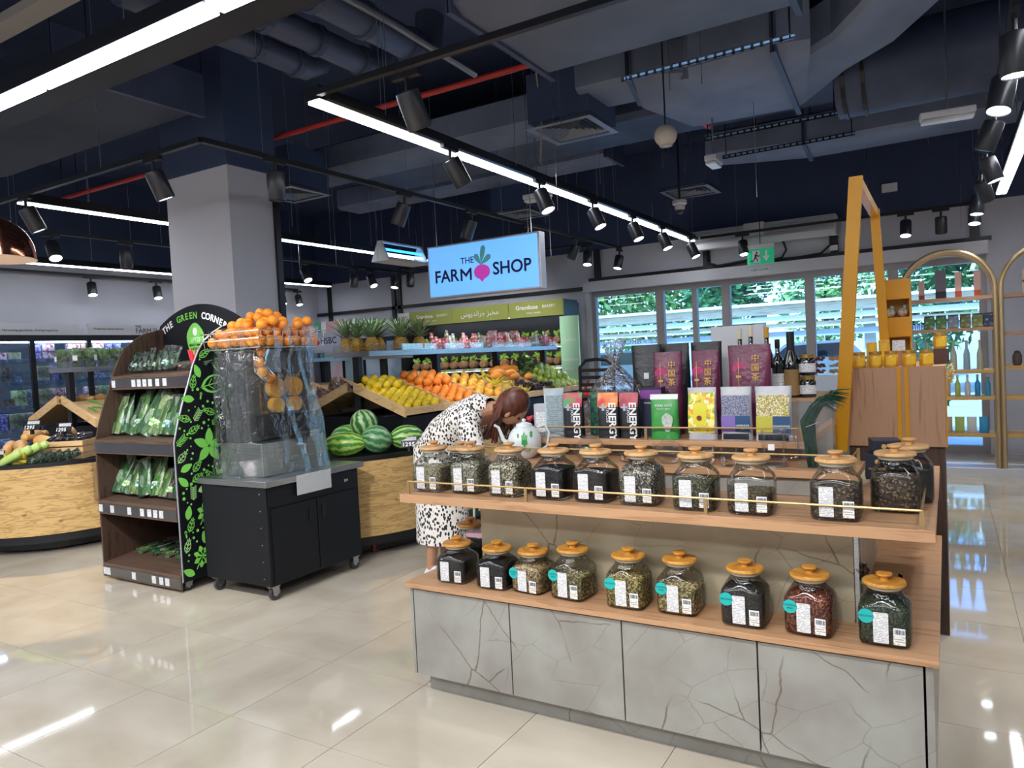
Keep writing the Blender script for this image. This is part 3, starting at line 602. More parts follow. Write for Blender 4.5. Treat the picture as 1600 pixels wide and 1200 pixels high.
# insect trap
t = thing('insect_trap', 'white triangular ultraviolet insect trap left of the shop sign', 'insect trap', at(627, 412, 'x', -6.2), A)
MB().prism([(-.15, 0), (.15, 0), (.03, .26), (-.03, .26)], -.42, -.40, 'x').build('end_plate', m_white, t); MB().prism([(-.15, 0), (.15, 0), (.03, .26), (-.03, .26)], .40, .42, 'x').build('end_plate', m_white, t)
MB().box(-.4, .4, -.15, .15, 0, .03).build('base', m_white, t); MB().box(-.4, .4, -.03, .03, .24, .26).build('ridge', m_white, t)
MB().tube([(-.38, -.06, .09), (.38, -.06, .09)], .016, 8).build('tube_lamp', mat('uv tube', 'bfe4ff', em=3, emc='9fd6ff'), t); MB().tube([(-.38, -.05, .15), (.38, -.05, .15)], .016, 8).build('tube_lamp', mat('uv tube blue', '2f9bff', em=2, emc='2f9bff'), t)
for x in (-.35, .35): MB().tube([(x, 0, .26), (x, 0, 1.8)], .004, 5).build('suspension_wire', m_steel, t)
# copper pendant
t = thing('pendant_lamp', 'shiny copper dome pendant lamp at the left edge', 'lamp', at(-12, 405, 'y', 2.2))
pr = [(.235*math.cos(a), .26*math.sin(a)) for a in [k*PI/2/12 for k in range(12)]] + [(.03, .262), (.03, .32)]
MB().lathe(pr, 40, caps=False).build('shade', mat('copper', 'c98468', .12, m=1.), t, smooth=True, ang=80)
MB().lathe([(r*.985, z-.002) for r, z in pr[:-1]], 40, caps=False).build('inner_shade', mat('cream enamel', 'e8d6c8', .5), t, smooth=True, ang=80)
MB().tube([(0, 0, .3), (0, 0, 2.2)], .008, 6).build('cord', m_black, t); MB().sphere((0, 0, .13), .05, 16, 10).build('bulb', mat('warm bulb', 'ffe9cf', em=2, emc='ffe6c8'), t, smooth=True)

# bare spot lamps without fittings, added to brighten the displays
for k, (x, y, tx, ty, tz, e) in enumerate(((-3.4, .9, -4.9, 3.1, .9, 120), (-2.4, .9, -3.9, 3.2, .9, 120), (-1.6, .6, -1.5, 2.6, .6, 50), (-.5, .6, -.5, 2.6, .6, 50), (-5.2, .9, -6.9, 3.2, .8, 110), (-2.96, 5.2, -3.9, 6.2, 1.0, 90), (-4.1, 7.6, -6.4, 10.0, 1.5, 160))):
    l = bpy.data.lights.new('spot_beam', 'SPOT'); l.energy = e; l.spot_size = math.radians(58); l.spot_blend = .8; l.shadow_soft_size = .05; l.color = (1, .98, .95)
    lo = bpy.data.objects.new('spot_beam', l); COL.objects.link(lo); lo.location = (x, y, 2.8); lo.rotation_mode = 'QUATERNION'; lo.rotation_quaternion = Vector((0, 0, -1)).rotation_difference((Vector((tx, ty, tz))-lo.location).normalized())
# ---------------------------------------------------------------- tea gondola
PY = 2.508; WZ = .515
g = thing('tea_counter', 'low grey stone-look counter with oak worktop holding the tea jars', 'counter', (-2.107, 2.49, 0))
gx = lambda x: x + 2.107
gy = lambda y: y - 2.49
MB().box(gx(-2.07), gx(-.09), gy(2.535), gy(4.08), .1, .49).build('carcass', m_black, g)
seams = [-2.075, -1.574, -1.078, -.581, -.083]
for k, (a, b) in enumerate(zip(seams, seams[1:])):
    MB().box(gx(a)+.003, gx(b)-.003, gy(PY), gy(PY)+.02, .10, .484).build('door_panel', m_stone, g)
MB().box(gx(-2.092), gx(-2.078), gy(PY), gy(4.1), .10, .492).build('end_panel', m_stone, g)
MB().box(gx(-.079), gx(-.058), gy(PY), gy(4.1), .10, .492).build('end_panel', m_stone, g)
MB().box(gx(-2.07), gx(-.08), gy(2.59), gy(2.61), .0, .10).build('plinth', m_stone, g)
MB().box(gx(-2.07), gx(-2.05), gy(2.61), gy(4.05), .0, .10).build('plinth', m_stone, g)
MB().box(gx(-.10), gx(-.08), gy(2.61), gy(4.05), .0, .10).build('plinth', m_stone, g)
MB().box(0, gx(-.042), 0, gy(4.11), .494, WZ).build('worktop', m_oakshelf, g, bevel=.0015)
u = thing('stone_riser', 'beige stone block rising from the counter and carrying the upper shelves', 'riser', (-1.84, 2.73, WZ))
MB().box(0, 1.545, 0, 1.35, 0, .361).build('block', m_stone2, u)
MB().box(-.002, 0.0, 0, 1.35, 0, .361).build('side_skin', m_stone2, u) if False else None
MB().box(1.548, 1.562, .0, .02, 0, .361).build('edge_strip', m_steel, u)
def railing(t, pts, posts, z0, h, m=m_brassd):
    """square brass rail on small posts"""
    for a, b in zip(pts, pts[1:]): MB().tube([(a[0], a[1], z0+h), (b[0], b[1], z0+h)], .0042, 6).build('rail', m, t)
    for p in posts: MB().box(p[0]-.006, p[0]+.006, p[1]-.003, p[1]+.003, z0, z0+h+.004).build('rail_post', m, t)
s1 = thing('display_shelf', 'long oak shelf with brass rail carrying the upper row of tea jars', 'shelf', (-2.107, 2.49, .877))
MB().box(0, 2.065, 0, .67, 0, .037).build('board', m_oakshelf, s1, bevel=.001)
railing(s1, [(.035, .45), (.035, .022), (2.03, .022), (2.03, .6)], [(.035, .022), (.637, .022), (1.367, .022), (2.03, .022), (2.03, .6), (.035, .45)], .037, .055)
# stepped tiers behind
s2 = thing('glassware_shelf', 'oak shelf with brass rail holding the teapots, one step above the jars', 'shelf', (-1.95, 2.90, .93))
MB().box(0, 1.66, 0, .30, .055, .082).build('board', m_oakshelf, s2, bevel=.001); MB().box(.01, 1.62, .02, .3, -.014, .055).build('riser_front', m_stone, s2)
railing(s2, [(0.02, .015), (1.645, .015), (1.645, .22)], [(.02, .015), (1.645, .015), (1.645, .2)], .082, .06)
s3 = thing('pouch_shelf', 'oak shelf with brass rail holding the tea pouches', 'shelf', (-1.86, 3.06, 1.0))
MB().box(0, 1.37, 0, 1.0, .075, .10).build('board', m_oakshelf, s3, bevel=.001); MB().box(0.01, 1.36, .145, 1.0, -.12, .075).build('riser_front', m_stone, s3)
railing(s3, [(.1, .01), (1.355, .01)], [(.1, .01), (1.355, .01), (.7, .01)], .10, .055)
s4 = thing('bottle_step', 'pale stone step carrying the dark bottles at the back of the tea stand', 'riser', (-.98, 3.5, 1.1005))
MB().box(0, .46, 0, .5, 0, .13).build('block', m_stone, s4); MB().box(-.005, .465, -.005, .5, .13, .145).build('top_board', m_oakshelf, s4)

# ---- jars
m_lidw = wood('jar lid wood upper', 'cfa26c', 'b88c58', 5, (2, 9, 9), .5)
m_lidb = wood('jar lid bamboo', 'cd943e', 'b0762a', 5, (2, 9, 9), .45)
NR = 36
def ring(h, z, k, w=.076):
    """k=0 rounded square, k=1 circle of radius h"""
    out = []
    for i in range(NR):
        a = 2*PI*(i+.5)/NR; c, s = math.cos(a), math.sin(a); n = 7.0
        rs = w/((abs(c)**n+abs(s)**n)**(1/n)); r = rs*(1-k) + h*k; out.append((r*c, r*s, z))
    return out
def jar_glass_mesh(h):
    b = MB(); b.loft([ring(.05, .002, 0, .066), ring(.05, .006, 0, .073), ring(.05, .014, 0), ring(.05, h*.58, 0), ring(.055, h*.63, .06), ring(.060, h*.69, .32), ring(.055, h*.77, .75), ring(.051, h*.84, 1), ring(.051, h*.91, 1), ring(.055, h*.92, 1), ring(.055, h*.95, 1)], 0, True, False)
    return b.mesh('glass_body', m_glass_jar, True, 60)
m_glass_jar = glass('jar glass', 'fbfdfc', .7, .03, .03, crinkle=.1, cs=9)
jgm = {h: jar_glass_mesh(h) for h in (.195, .165)}
lidp = [(.001, 0), (.062, 0), (.065, .003), (.065, .009), (.062, .013), (.001, .013)]
sealm = MB().lathe([(.050, -.012), (.053, -.009), (.053, -.001), (.050, 0)], 28).mesh('seal', mat('silicone seal', 'c9c1ae', .5), True)
lidm = {0: MB().lathe(lidp, 32).mesh('lid', m_lidw, True), 1: MB().lathe(lidp, 32).mesh('lid', m_lidb, True)}
knp = [(.001, 0), (.013, 0), (.013, .011), (.021, .015), (.024, .018), (.024, .024), (.001, .024)]
knm = {0: MB().lathe(knp, 20).mesh('knob', m_lidw, True), 1: MB().lathe(knp, 20).mesh('knob', m_lidb, True)}
def print_mat(name, base, inkc, rows, seed=0, head=True, r=.5):
    """flat printed lines of small type"""
    if name in MC: return MC[name]
    M = mat(name, base, r); t = M.node_tree; L = t.links; bs = t.nodes['Principled BSDF']
    tc = nd(t, 'ShaderNodeTexCoord'); sp = nd(t, 'ShaderNodeSeparateXYZ'); L.new(tc.outputs['Object'], sp.inputs[0])
    wv = nd(t, 'ShaderNodeMath', operation='MULTIPLY'); wv.inputs[1].default_value = rows; L.new(sp.outputs['Z'], wv.inputs[0])
    fr = nd(t, 'ShaderNodeMath', operation='FRACT'); L.new(wv.outputs[0], fr.inputs[0]); gt = nd(t, 'ShaderNodeMath', operation='GREATER_THAN'); gt.inputs[1].default_value = .5; L.new(fr.outputs[0], gt.inputs[0])
    fl_ = nd(t, 'ShaderNodeMath', operation='FLOOR'); L.new(wv.outputs[0], fl_.inputs[0])
    n = nd(t, 'ShaderNodeTexWhiteNoise', noise_dimensions='2D'); cb = nd(t, 'ShaderNodeCombineXYZ')
    xs = nd(t, 'ShaderNodeMath', operation='MULTIPLY'); xs.inputs[1].default_value = rows*1.3; L.new(sp.outputs['X'], xs.inputs[0]); xf = nd(t, 'ShaderNodeMath', operation='FLOOR'); L.new(xs.outputs[0], xf.inputs[0])
    L.new(xf.outputs[0], cb.inputs[0]); L.new(fl_.outputs[0], cb.inputs[1]); L.new(cb.outputs[0], n.inputs[0])
    g2 = nd(t, 'ShaderNodeMath', operation='GREATER_THAN'); g2.inputs[1].default_value = .35; L.new(n.outputs[0], g2.inputs[0])
    mu = nd(t, 'ShaderNodeMath', operation='MULTIPLY'); L.new(gt.outputs[0], mu.inputs[0]); L.new(g2.outputs[0], mu.inputs[1]); m3 = nd(t, 'ShaderNodeMath', operation='MULTIPLY'); m3.inputs[1].default_value = .55; L.new(mu.outputs[0], m3.inputs[0])
    mx = nd(t, 'ShaderNodeMix', data_type='RGBA'); L.new(m3.outputs[0], mx.inputs[0]); mx.inputs[6].default_value = lin(base); mx.inputs[7].default_value = lin(inkc); L.new(mx.outputs[2], bs.inputs['Base Color']); return M
m_label = print_mat('printed jar label', 'e6e7ea', '6b6f78', 190)
m_code = print_mat('printed price sticker', 'eceae4', '55585e', 160)
labm = MB().prism(rrect(.044, .098, .003), -.0012, 0, 'y').mesh('paper_label', m_label)
cdm = MB().box(-.0135, .0135, -.0012, 0, -.011, .011).mesh('price_sticker', m_code)
bcb = MB().box(-.0135, .0135, -.0012, 0, -.011, .011); bcb.mi = [0]*6
xx = -.010; rb = random.Random(5)
while xx < .010: wdt = rb.choice((.0006, .0011, .0016)); bcb.box(xx, xx+wdt, -.0016, -.0012, -.005, .007, 1); xx += wdt + rb.choice((.0007, .0012))
bcm = bcb.mesh('barcode_sticker', [m_paper, m_ink])
stk = MB(); stk.prism([(.020*math.cos(k*PI/12), .020*math.sin(k*PI/12)) for k in range(24)], -.0014, 0, 'y'); stm_ = stk.mesh('round_sticker', mat('teal sticker', '17b3b0', .4))
DARK = ['221f20', '35302c', '161415', '2b2624']
TEAS = {
 'plain': ['2a2827', '3a3735', '1d1b1b', '4a443c'], 'black': ['1b1b20', '26262b', '121216', '2e2c2f'],
 'oat': ['a58a62', 'c4aa7e', '7f684a', 'd8c49b', '6a543a'], 'mixed': ['6f6a4a', '9c8a5f', '4d4a35', 'c8b98a', '8a6c42', '4a5a35'],
 'chamo': ['5b5f3c', 'b29a4a', '3f4429', 'd6bf6e', '7a6a3c', 'c8b07a'], 'chamo2': ['8d7d4e', 'c7b27a', '5e5a38', 'e0cf9b', '9b6f52', '6d6a44'],
 'red': ['6e3226', '8f4a34', '4a201b', 'a86a4a', '5c2a22'], 'green': ['33402f', '445339', '242d22', '5a6048', '2c3a34'],
 'light': ['9a8f74', 'b5aa8c', '7a705a', 'c9bfa2', '6d6a58'], 'silver': ['8e8c78', '6b6a55', 'b9b7a6', '55543f', 'a3a08c'],
 'sliver2': ['7c7458', '3c3a2c', 'b4ac90', '57503a', 'd2ccb6'], 'petal': ['4b463d', '8b8574', '2d2a28', 'b6af9c', '3a4254', '6b6553'],
 'leafy': ['3b3c30', '5d5c42', '24241e', '8b8763', '47462f'], 'crumb': ['3a352c', '6b5c3e', '2a2620', '8b7a52', '4a4234'], 'dust': ['2b2826', '3a3632', '1f1d1c'], 'berry': ['35302c', '5a4636', '25211f', '8b7658', '43392f']}
def contents(kind, fill, h, seed):
    rr = random.Random(seed); w = .0725; top = h*fill; b = MB(); rings = [ring(0, .004, 0, .06), ring(0, .012, 0, w)]
    for z in (.2, .45, .7, 1):
        zz = .012 + (min(top, h*.58)-.012)*z; rings.append(ring(0, zz, 0, w))
    if top > h*.58:
        f = (top-h*.58)/(h*.3); rings.append(ring(.05, h*.58+.6*(top-h*.58), .15*f, w)); rings.append(ring(.046, top, min(1, .75*f), w-.002))
    last = rings[-1]; zt = last[0][2]
    for q, s in enumerate((.7, .4, .12)): rings.append([(x*s, y*s, zt + .006*(1-s) + rr.uniform(-.0035, .0035)) for x, y, z in last])
    b.loft(rings)
    return b.build('tea_leaves', grain('tea '+kind, TEAS[kind], {'dust': 420, 'plain': 380, 'black': 300}.get(kind, 150 if kind in ('mixed', 'chamo2', 'berry') else 200), .8, .8), None, True, ang=70)
def jar(x, y, z, h, kind, fill, label, lid, rz=0, sticker=None, group='tea jars', wide=1.0, nolid=False, nolabel=False, seed=0):
    t = thing('tea_jar', label, 'jar', (x, y, z+.0005), rz, group)
    ob('glass_body', jgm[h], t); c = contents(kind, fill, h, seed+int(x*100)); c.parent = t
    zl = h*.95
    if not nolid:
        ob('seal', sealm, t, (0, 0, zl)); l = ob('lid', lidm[lid], t, (0, 0, zl), (0, 0, seed*1.3)); ob('knob', knm[lid], l, (0, 0, .012))
    if not nolabel:
        k = h/.195
        ob('paper_label', labm, t, (-.008 if sticker else -.022, -.0768, .064*k), scale=(1, 1, min(1, k*1.02))); ob('barcode_sticker', bcm, t, (.044, -.0768, .056*k), scale=(1.25, 1, 1.2)); ob('price_sticker', cdm, t, (.044, -.0768, .029*k), scale=(1.25, 1, 1.2))
    if sticker:
        s = ob('round_sticker', stm_, t, (-.050, -.0768, .098*k), scale=1.15)
        for i, wd in enumerate(sticker.split('\n')): text(wd, .0085, m_ink, s, (0, -.0016, .004-.009*i if '\n' in sticker else 0), ext=.0001)
    return t
OR, CF = 'ORGANIC', 'CAFFEINE\nFREE'
lower = [(-1.905, 2.625, .165, 'dust', .62, 'short jar of dark brown tea at the front left corner of the counter', None), (-1.69, 2.62, .165, 'black', .66, 'short jar of black tea, second from the left on the counter', None),
 (-1.517, 2.63, .165, 'oat', .62, 'short jar of pale oat-coloured tea with teal sticker on the counter', CF), (-1.325, 2.62, .195, 'mixed', .47, 'jar half full of mixed brown tea beside the oat-coloured jar', CF),
 (-1.082, 2.615, .195, 'chamo', .58, 'jar of green and yellow herbal tea with organic sticker on the counter', OR), (-.882, 2.63, .195, 'chamo2', .48, 'half full jar of yellow flower tea with caffeine free sticker', CF),
 (-.636, 2.605, .195, 'plain', .66, 'jar of near-black tea with organic sticker on the counter', OR), (-.420, 2.61, .195, 'red', .66, 'jar of reddish brown tea with caffeine free sticker', CF), (-.193, 2.615, .195, 'green', .68, 'jar of dark green tea with organic sticker at the right end of the counter', OR)]
rj = random.Random(2)
for k, (x, y, h, kd, fi, lb, st) in enumerate(lower): jar(x, y, WZ, h, kd, fi, lb, 1, rj.uniform(-.1, .06), st, 'tea jars on the counter', seed=k)
jar(-1.99, 2.86, WZ, .195, 'dust', .5, 'jar half hidden behind the front left corner jar, lid showing above', 1, .1, None, 'tea jars on the counter', nolabel=True, seed=3)
upper = [(-2.015, 2.635, .195, 'light', .55, 'lidless-looking jar of pale tea at the left end of the long shelf', 0), (-1.818, 2.645, .195, 'silver', .66, 'jar of grey-green tea, second on the long shelf', 1), (-1.612, 2.635, .195, 'sliver2', .70, 'jar of coarse pale slivers, third on the long shelf', 0),
 (-1.400, 2.635, .195, 'black', .64, 'jar packed with black tea, fourth on the long shelf', 0), (-1.210, 2.635, .195, 'dust', .60, 'jar of dark brown tea, fifth on the long shelf', 0), (-1.017, 2.632, .195, 'petal', .74, 'jar of white and blue petal tea, sixth on the long shelf', 0),
 (-.799, 2.608, .195, 'leafy', .56, 'jar of dark green-brown leaf tea, seventh on the long shelf', 0), (-.598, 2.597, .195, 'crumb', .40, 'jar less than half full of brown tea, eighth on the long shelf', 0), (-.325, 2.598, .195, 'berry', .56, 'jar of dark flecked berry tea, ninth on the long shelf', 0)]
for k, (x, y, h, kd, fi, lb, ld) in enumerate(upper): jar(x, y, .914, h, kd, fi, lb, 0, rj.uniform(-.08, .05), None, 'tea jars on the long shelf', seed=k)
jar(-.160, 2.775, .914, .195, 'berry', .60, 'unlabelled jar of dark tea at the right end of the long shelf', 0, 0, None, 'tea jars on the long shelf', nolabel=True, seed=5)
jar(-.125, 2.965, .914, .195, 'dust', .6, 'jar behind the unlabelled one at the right end of the long shelf', 0, 0, None, 'tea jars on the long shelf', nolabel=True, seed=7)
jar(-2.0, 2.83, .914, .165, 'black', .6, 'small dark jar tucked behind the first two jars on the long shelf', 0, 0, None, 'tea jars on the long shelf', nolabel=True, seed=8)
# tasting cup and sample card on the counter
t = thing('glass_beaker', 'empty clear glass beaker behind the dark green tea jar', 'glass', (-.19, 2.80, WZ+.0005)); MB().lathe([(.04, 0), (.042, .002), (.042, .16), (.040, .16)], 24, caps=False).build('glass_wall', m_glass, t, True); MB().lathe([(.0405, .001), (.0002, .001)], 24, caps=False).build('glass_base', m_glass, t)
t = thing('tea_sample', 'dark brown dried flower sample on a stick behind the last counter jar', 'tea sample', (-.272, 2.74, WZ+.0005))
fo_ = foliage(90, (0, 0, .185), (.026, .012, .03), .012, random.Random(8)); fo_.build('dried_flower', grain('dried flower', ['3a211c', '6b4a3c', '24140f'], 120), t); MB().tube([(0, 0, 0), (0, 0, .35)], .003, 6).build('stick', m_steel, t); MB().lathe([(.02, 0), (.02, .006), (.001, .006)], 14).build('foot', m_steel, t)
MB().box(-.0, .02, -.012, -.01, .14, .16).build('leaf_tag', mat('tag green', '7db54a'), t)

# ---- glassware
def teapot(x, y, z, r, label, m, rz=0, deco=None, lidm_=None, squat=.85, group=None):
    t = thing('teapot', label, 'teapot', (x, y, z+.0005), rz, group)
    prof = [(r*.55, 0), (r*.6, .003)] + [(r*math.sin(PI*(.16+.68*i/10)), r*squat*(1-math.cos(PI*(.16+.68*i/10))) - r*squat*.124) for i in range(11)]
    MB().lathe(prof, 28, caps=True).build('body', m, t, True, ang=70); zt = prof[-1][1]
    MB().lathe([(r*.5, zt), (r*.46, zt+r*.14), (r*.2, zt+r*.24), (r*.05, zt+r*.26)], 24).build('lid', lidm_ or m, t, True); MB().sphere((0, 0, zt+r*.34), r*.12, 12, 8).build('knob', lidm_ or m, t, True)
    MB().tube([(-r*.8, 0, zt*.35), (-r*1.25, 0, zt*.6), (-r*1.5, 0, zt*1.0), (-r*1.75, 0, zt*1.08)], [r*.2, r*.13, r*.09, r*.08], 10, caps=False).build('spout', m, t, True, ang=80)
    MB().tube([(r*.75, 0, zt*.95), (r*1.2, 0, zt*1.02), (r*1.45, 0, zt*.75), (r*1.3, 0, zt*.35), (r*.85, 0, zt*.2)], r*.075, 8).build('handle', m, t, True, ang=80)
    if deco: deco(t, r, zt)
    return t
m_china = mat('white china', 'dfe6e8', .12, coat=.6)
def leaf_deco(t, r, zt):
    lm = mat('leaf print green', '3f9a4a', .3); b = MB()
    for cx, cz, s, k in ((0, .62, .26, 6), (-.45, .75, .08, 5), (.5, .78, .12, 5), (.35, .3, .06, 5)):
        pts = []
        for i in range(12):
            a = 2*PI*i/12; q = s*(1 if i % 2 else .7); pts.append((cx+q*math.cos(a), cz+q*math.sin(a)))
        vs = []
        for u, v in pts + [(cx, cz)]:
            U = u*r*.8; Z = v*zt; rad = r*math.sin(math.acos(max(-.99, min(.99, 1-(Z+r*1.05*.124)/(r*1.05)))))+.002
            vs.append((U, -math.sqrt(max(1e-6, rad*rad-U*U)), Z))
        b.add(vs, [(i, (i+1) % 12, 12) for i in range(12)])
    b.build('leaf_print', lm, t)
teapot(-1.745, 3.0, 1.014, .082, 'white china teapot painted with small green leaves', m_china, .5, leaf_deco, squat=1.05)
def gem(t, r, zt): MB().sphere((-.01, -r*.2, zt*.45), .017, 10, 8).build('green_ball', mat('green bead', '4cc02c', .15, em=.1, emc='4cc02c'), t, True)
m_gw = glass('thin glassware', 'ffffff', .35, .03, .02)
teapot(-1.40, 2.99, 1.012, .068, 'clear glass teapot with a bright green ball inside', m_gw, .2, gem)
teapot(-1.03, 2.99, 1.012, .062, 'clear glass teapot with wooden handle behind the seventh shelf jar', m_gw, -.3, None, None)
teapot(-1.98, 3.0, .914, .066, 'clear glass teapot at the far left of the glassware', m_gw, .4)
def cup(x, y, z, r, h, label, rz=0, name='glass_cup', double=True):
    t = thing(name, label, 'glass', (x, y, z+.0005), rz, 'glass cups on the glassware shelf')
    MB().lathe([(r*.7, 0), (r*.85, h*.1), (r, h*.4), (r*.95, h)], 22, caps=False).build('glass_wall', m_gw, t, True)
    MB().lathe([(r*.7, .001), (.001, .001)], 22, caps=False).build('glass_base', m_glass, t)
    if double: MB().lathe([(r*.3, h*.15), (r*.82, h*.45), (r*.9, h)], 22, caps=False).build('inner_wall', m_gw, t, True)
cup(-.87, 2.98, 1.012, .042, .075, 'ribbed clear glass cup left of its twin on the glassware shelf'); cup(-.77, 2.97, 1.012, .042, .072, 'ribbed clear glass cup right of its twin on the glassware shelf')
cup(-1.22, 2.985, 1.012, .035, .055, 'small clear cup between the two glass teapots'); cup(-1.58, 2.985, 1.012, .035, .05, 'small clear cup right of the china teapot')
t = thing('french_press', 'tall glass tea press with metal frame below the chamomile pouch', 'tea press', (-.60, 3.0, 1.0125))
MB().lathe([(.048, 0), (.048, .14)], 24, caps=False).build('glass_wall', m_gw, t, True); MB().lathe([(.001, 0), (.05, 0), (.05, .008), (.001, .008)], 24).build('base', m_steel, t); MB().lathe([(.050, .134), (.051, .14), (.048, .144), (.02, .147), (.001, .147)], 24).build('lid', m_gw, t, True)
MB().tube([(.05, 0, .12), (.085, 0, .12), (.09, 0, .04), (.05, 0, .03)], .005, 8).build('handle', m_glass, t, True); MB().box(-.012, .012, -.0505, -.049, .07, .094).build('round_label', m_paper, t)
for k, (x, lb) in enumerate(((-1.68, 'white folded price card with leaf pattern under the china teapot'), (-1.30, 'white price card with coloured leaves below the green-ball teapot'), (-1.12, 'white price card below the glass teapots'))):
    t = thing('price_card', lb, 'price card', (x, 2.86, .9145)); MB().add([(-.04, 0, 0), (.04, 0, 0), (.04, .02, .055), (-.04, .02, .055), (-.04, .04, 0), (.04, .04, 0)], [(0, 1, 2, 3), (3, 2, 5, 4)]).build('card', m_label, t)

# ---- pouches
def pouch_mesh(w, d, h, seal=.12, taper=.06, seed=0, gusset=1.0):
    rr = random.Random(seed); b = MB(); rings = []; N = 20; K = 9
    for k in range(K+1):
        f = k/K; th = d/2*max(.03, (1-f**2.2))*gusset + .0015; ww = w/2*(1 - taper*math.sin(PI*f)*.6)
        rg_ = []
        for i in range(N):
            a = 2*PI*i/N; c, s = math.cos(a), math.sin(a); x = ww*math.copysign(abs(c)**.55, c); y = th*math.copysign(abs(s)**.75, s)
            rg_.append((x, y + rr.uniform(-.0012, .0012)*(1 if 0 < k < K else 0), h*f))
        rings.append(rg_)
    b.loft(rings); return b
def pouch(x, y, z, w, d, h, m, label, rz=0, seed=0, parts=None, name='tea_pouch', group='tea pouches', mats=None):
    t = thing(name, label, 'pouch', (x, y, z+.001), rz, group); pouch_mesh(w, d, h, seed=seed).build('bag', m, t, True, ang=50)
    if parts: parts(t, w, d, h)
    return t
def fy(d, f): return -(d/2*max(.03, (1-f**2.2))+.0030)
def plate(t, x0, x1, f0, f1, h, d, m, name='printed_panel', off=0, curve=6):
    b = MB(); vs = []
    for k in range(curve+1):
        f = f0+(f1-f0)*k/curve; yy = fy(d, f)-off; vs += [(x0, yy, h*f), (x1, yy, h*f)]
    b.add(vs, [(2*k, 2*k+1, 2*k+3, 2*k+2) for k in range(curve)]); return b.build(name, m, t)
m_bagblack = mat('black foil bag', '1d1f26', .38, bump=.25, bs=30)
m_bagpurple = mat('plum foil bag', '561839', .36, c2='6f2349', ns=7, bump=.3, bs=26)
m_clear = mat('frosted plastic', 'bfc0c6', .25, c2='a9abb3', ns=10)
def energy(top, top2):
    def f(t, w, d, h):
        plate(t, -w*.47, w*.47, .68, .99, h, d, mat('energy top '+top, top, .3, c2=top2, ns=16, contrast=(.42, .58), det=1))
        text('ENERGY', .047, m_whiteink, t, (w*.24, -d*.5-.004, h*.37), (PI/2-.05, PI/2, 0), bold=.0012)
        text('!.FOCUS', .018, m_whiteink, t, (w*.02, -d*.5-.003, h*.50), (PI/2, PI/2, 0))
        b = MB().box(-w*.38, -w*.02, fy(d, .7)-.003, fy(d, .7)-.002, h*.655, h*.69).box(-w*.26, -w*.14, fy(d, .7)-.0035, fy(d, .7)-.0025, h*.60, h*.75); b.build('cross_emblem', mat('silver print', 'aeb6c4', .3), t)
    return f
ez = 1.10
pouch(-1.535, 3.12, ez, .105, .05, .215, m_bagblack, 'black pouch with green and red top reading ENERGY', 0, 1, energy('2f9e57', 'c23b52'))
pouch(-1.355, 3.12, ez, .105, .05, .213, m_bagblack, 'black pouch with orange and red top reading ENERGY', .05, 2, energy('cf3330', 'e8913a'))
pouch(-1.255, 3.13, ez, .095, .05, .21, m_bagblack, 'black pouch with dark red top reading ENERGY', 0, 3, energy('a12a3c', 'b84a5a'))
pouch(-1.445, 3.22, ez, .10, .05, .21, mat('green leaf foil bag', '1f3f36', .4, c2='2f6b52', ns=40, contrast=(.5, .55)), 'dark green leaf-patterned pouch behind the first two energy pouches', 0, 4)
def grey_txt(t, w, d, h): plate(t, -w*.4, w*.4, .1, .85, h, d, print_mat('grey small print', '9fb0b8', '5d6b73', 110))
pouch(-1.655, 3.15, ez, .10, .05, .235, mat('silver foil bag', 'b9c8cf', .28, bump=.3, bs=20), 'silver pouch seen from behind left of the energy pouches', .5, 5, grey_txt)
t = thing('tea_tin', 'small clear plastic tea box with white label left of the energy pouches', 'box', (-1.72, 3.16, ez+.001), .3); MB().box(-.045, .045, -.03, .03, 0, .16).build('box_body', m_clear, t, bevel=.004); MB().box(-.035, .035, -.032, -.0305, .02, .12).build('paper_label', m_label, t)
def yerba(t, w, d, h):
    plate(t, -w*.49, w*.49, .88, .99, h, d, mat('silver band', 'd4d8dc', .3)); text('YERBA MATE', .014, m_whiteink, t, (0, fy(d, .74)-.002, h*.74)); text('Premium Blend', .010, m_whiteink, t, (0, fy(d, .67)-.002, h*.67))
    b = MB(); b.prism([(.0+.024*math.cos(a)*(1+.2*math.sin(3*a)), .075+.042*math.sin(a)) for a in [k*PI/9 for k in range(18)]], -d*.5-.005, -d*.5-.003, 'y'); o = b.build('figure_print', mat('pale print', 'cfd6cf', .4, c2='9aa89a', ns=60), t); o.location.x = .02
pouch(-1.085, 3.12, ez, .13, .055, .20, mat('green foil bag', '3fa047', .32, c2='2f8a3c', ns=4, bump=.2, bs=20), 'bright green pouch reading YERBA MATE', 0, 6, yerba)
def lemon_p(t, w, d, h):
    plate(t, -w*.46, w*.46, .14, .9, h, d, grain('citrus print', ['e8cf2e', 'd9c84a', 'ece6b4', '8fae3f', 'e0a33a', 'f2e88a'], 60, .4, 0)); plate(t, -w*.28, w*.18, .3, .7, h, d, mat('lemon panel', 'd9d02f', .4), 'label_panel', .001)
    MB().lathe([(.011, -.0), (.011, .001), (.0001, .001)], 16).build('seal_print', mat('seal maroon', '7c2f2a'), t, loc=(-.008, -d*.5-.003, h*.42), rot=(PI/2, 0, 0))
pouch(-.915, 3.12, ez, .125, .055, .225, m_clear, 'frosted pouch printed with lemons and a yellow panel', 0, 7, lemon_p)
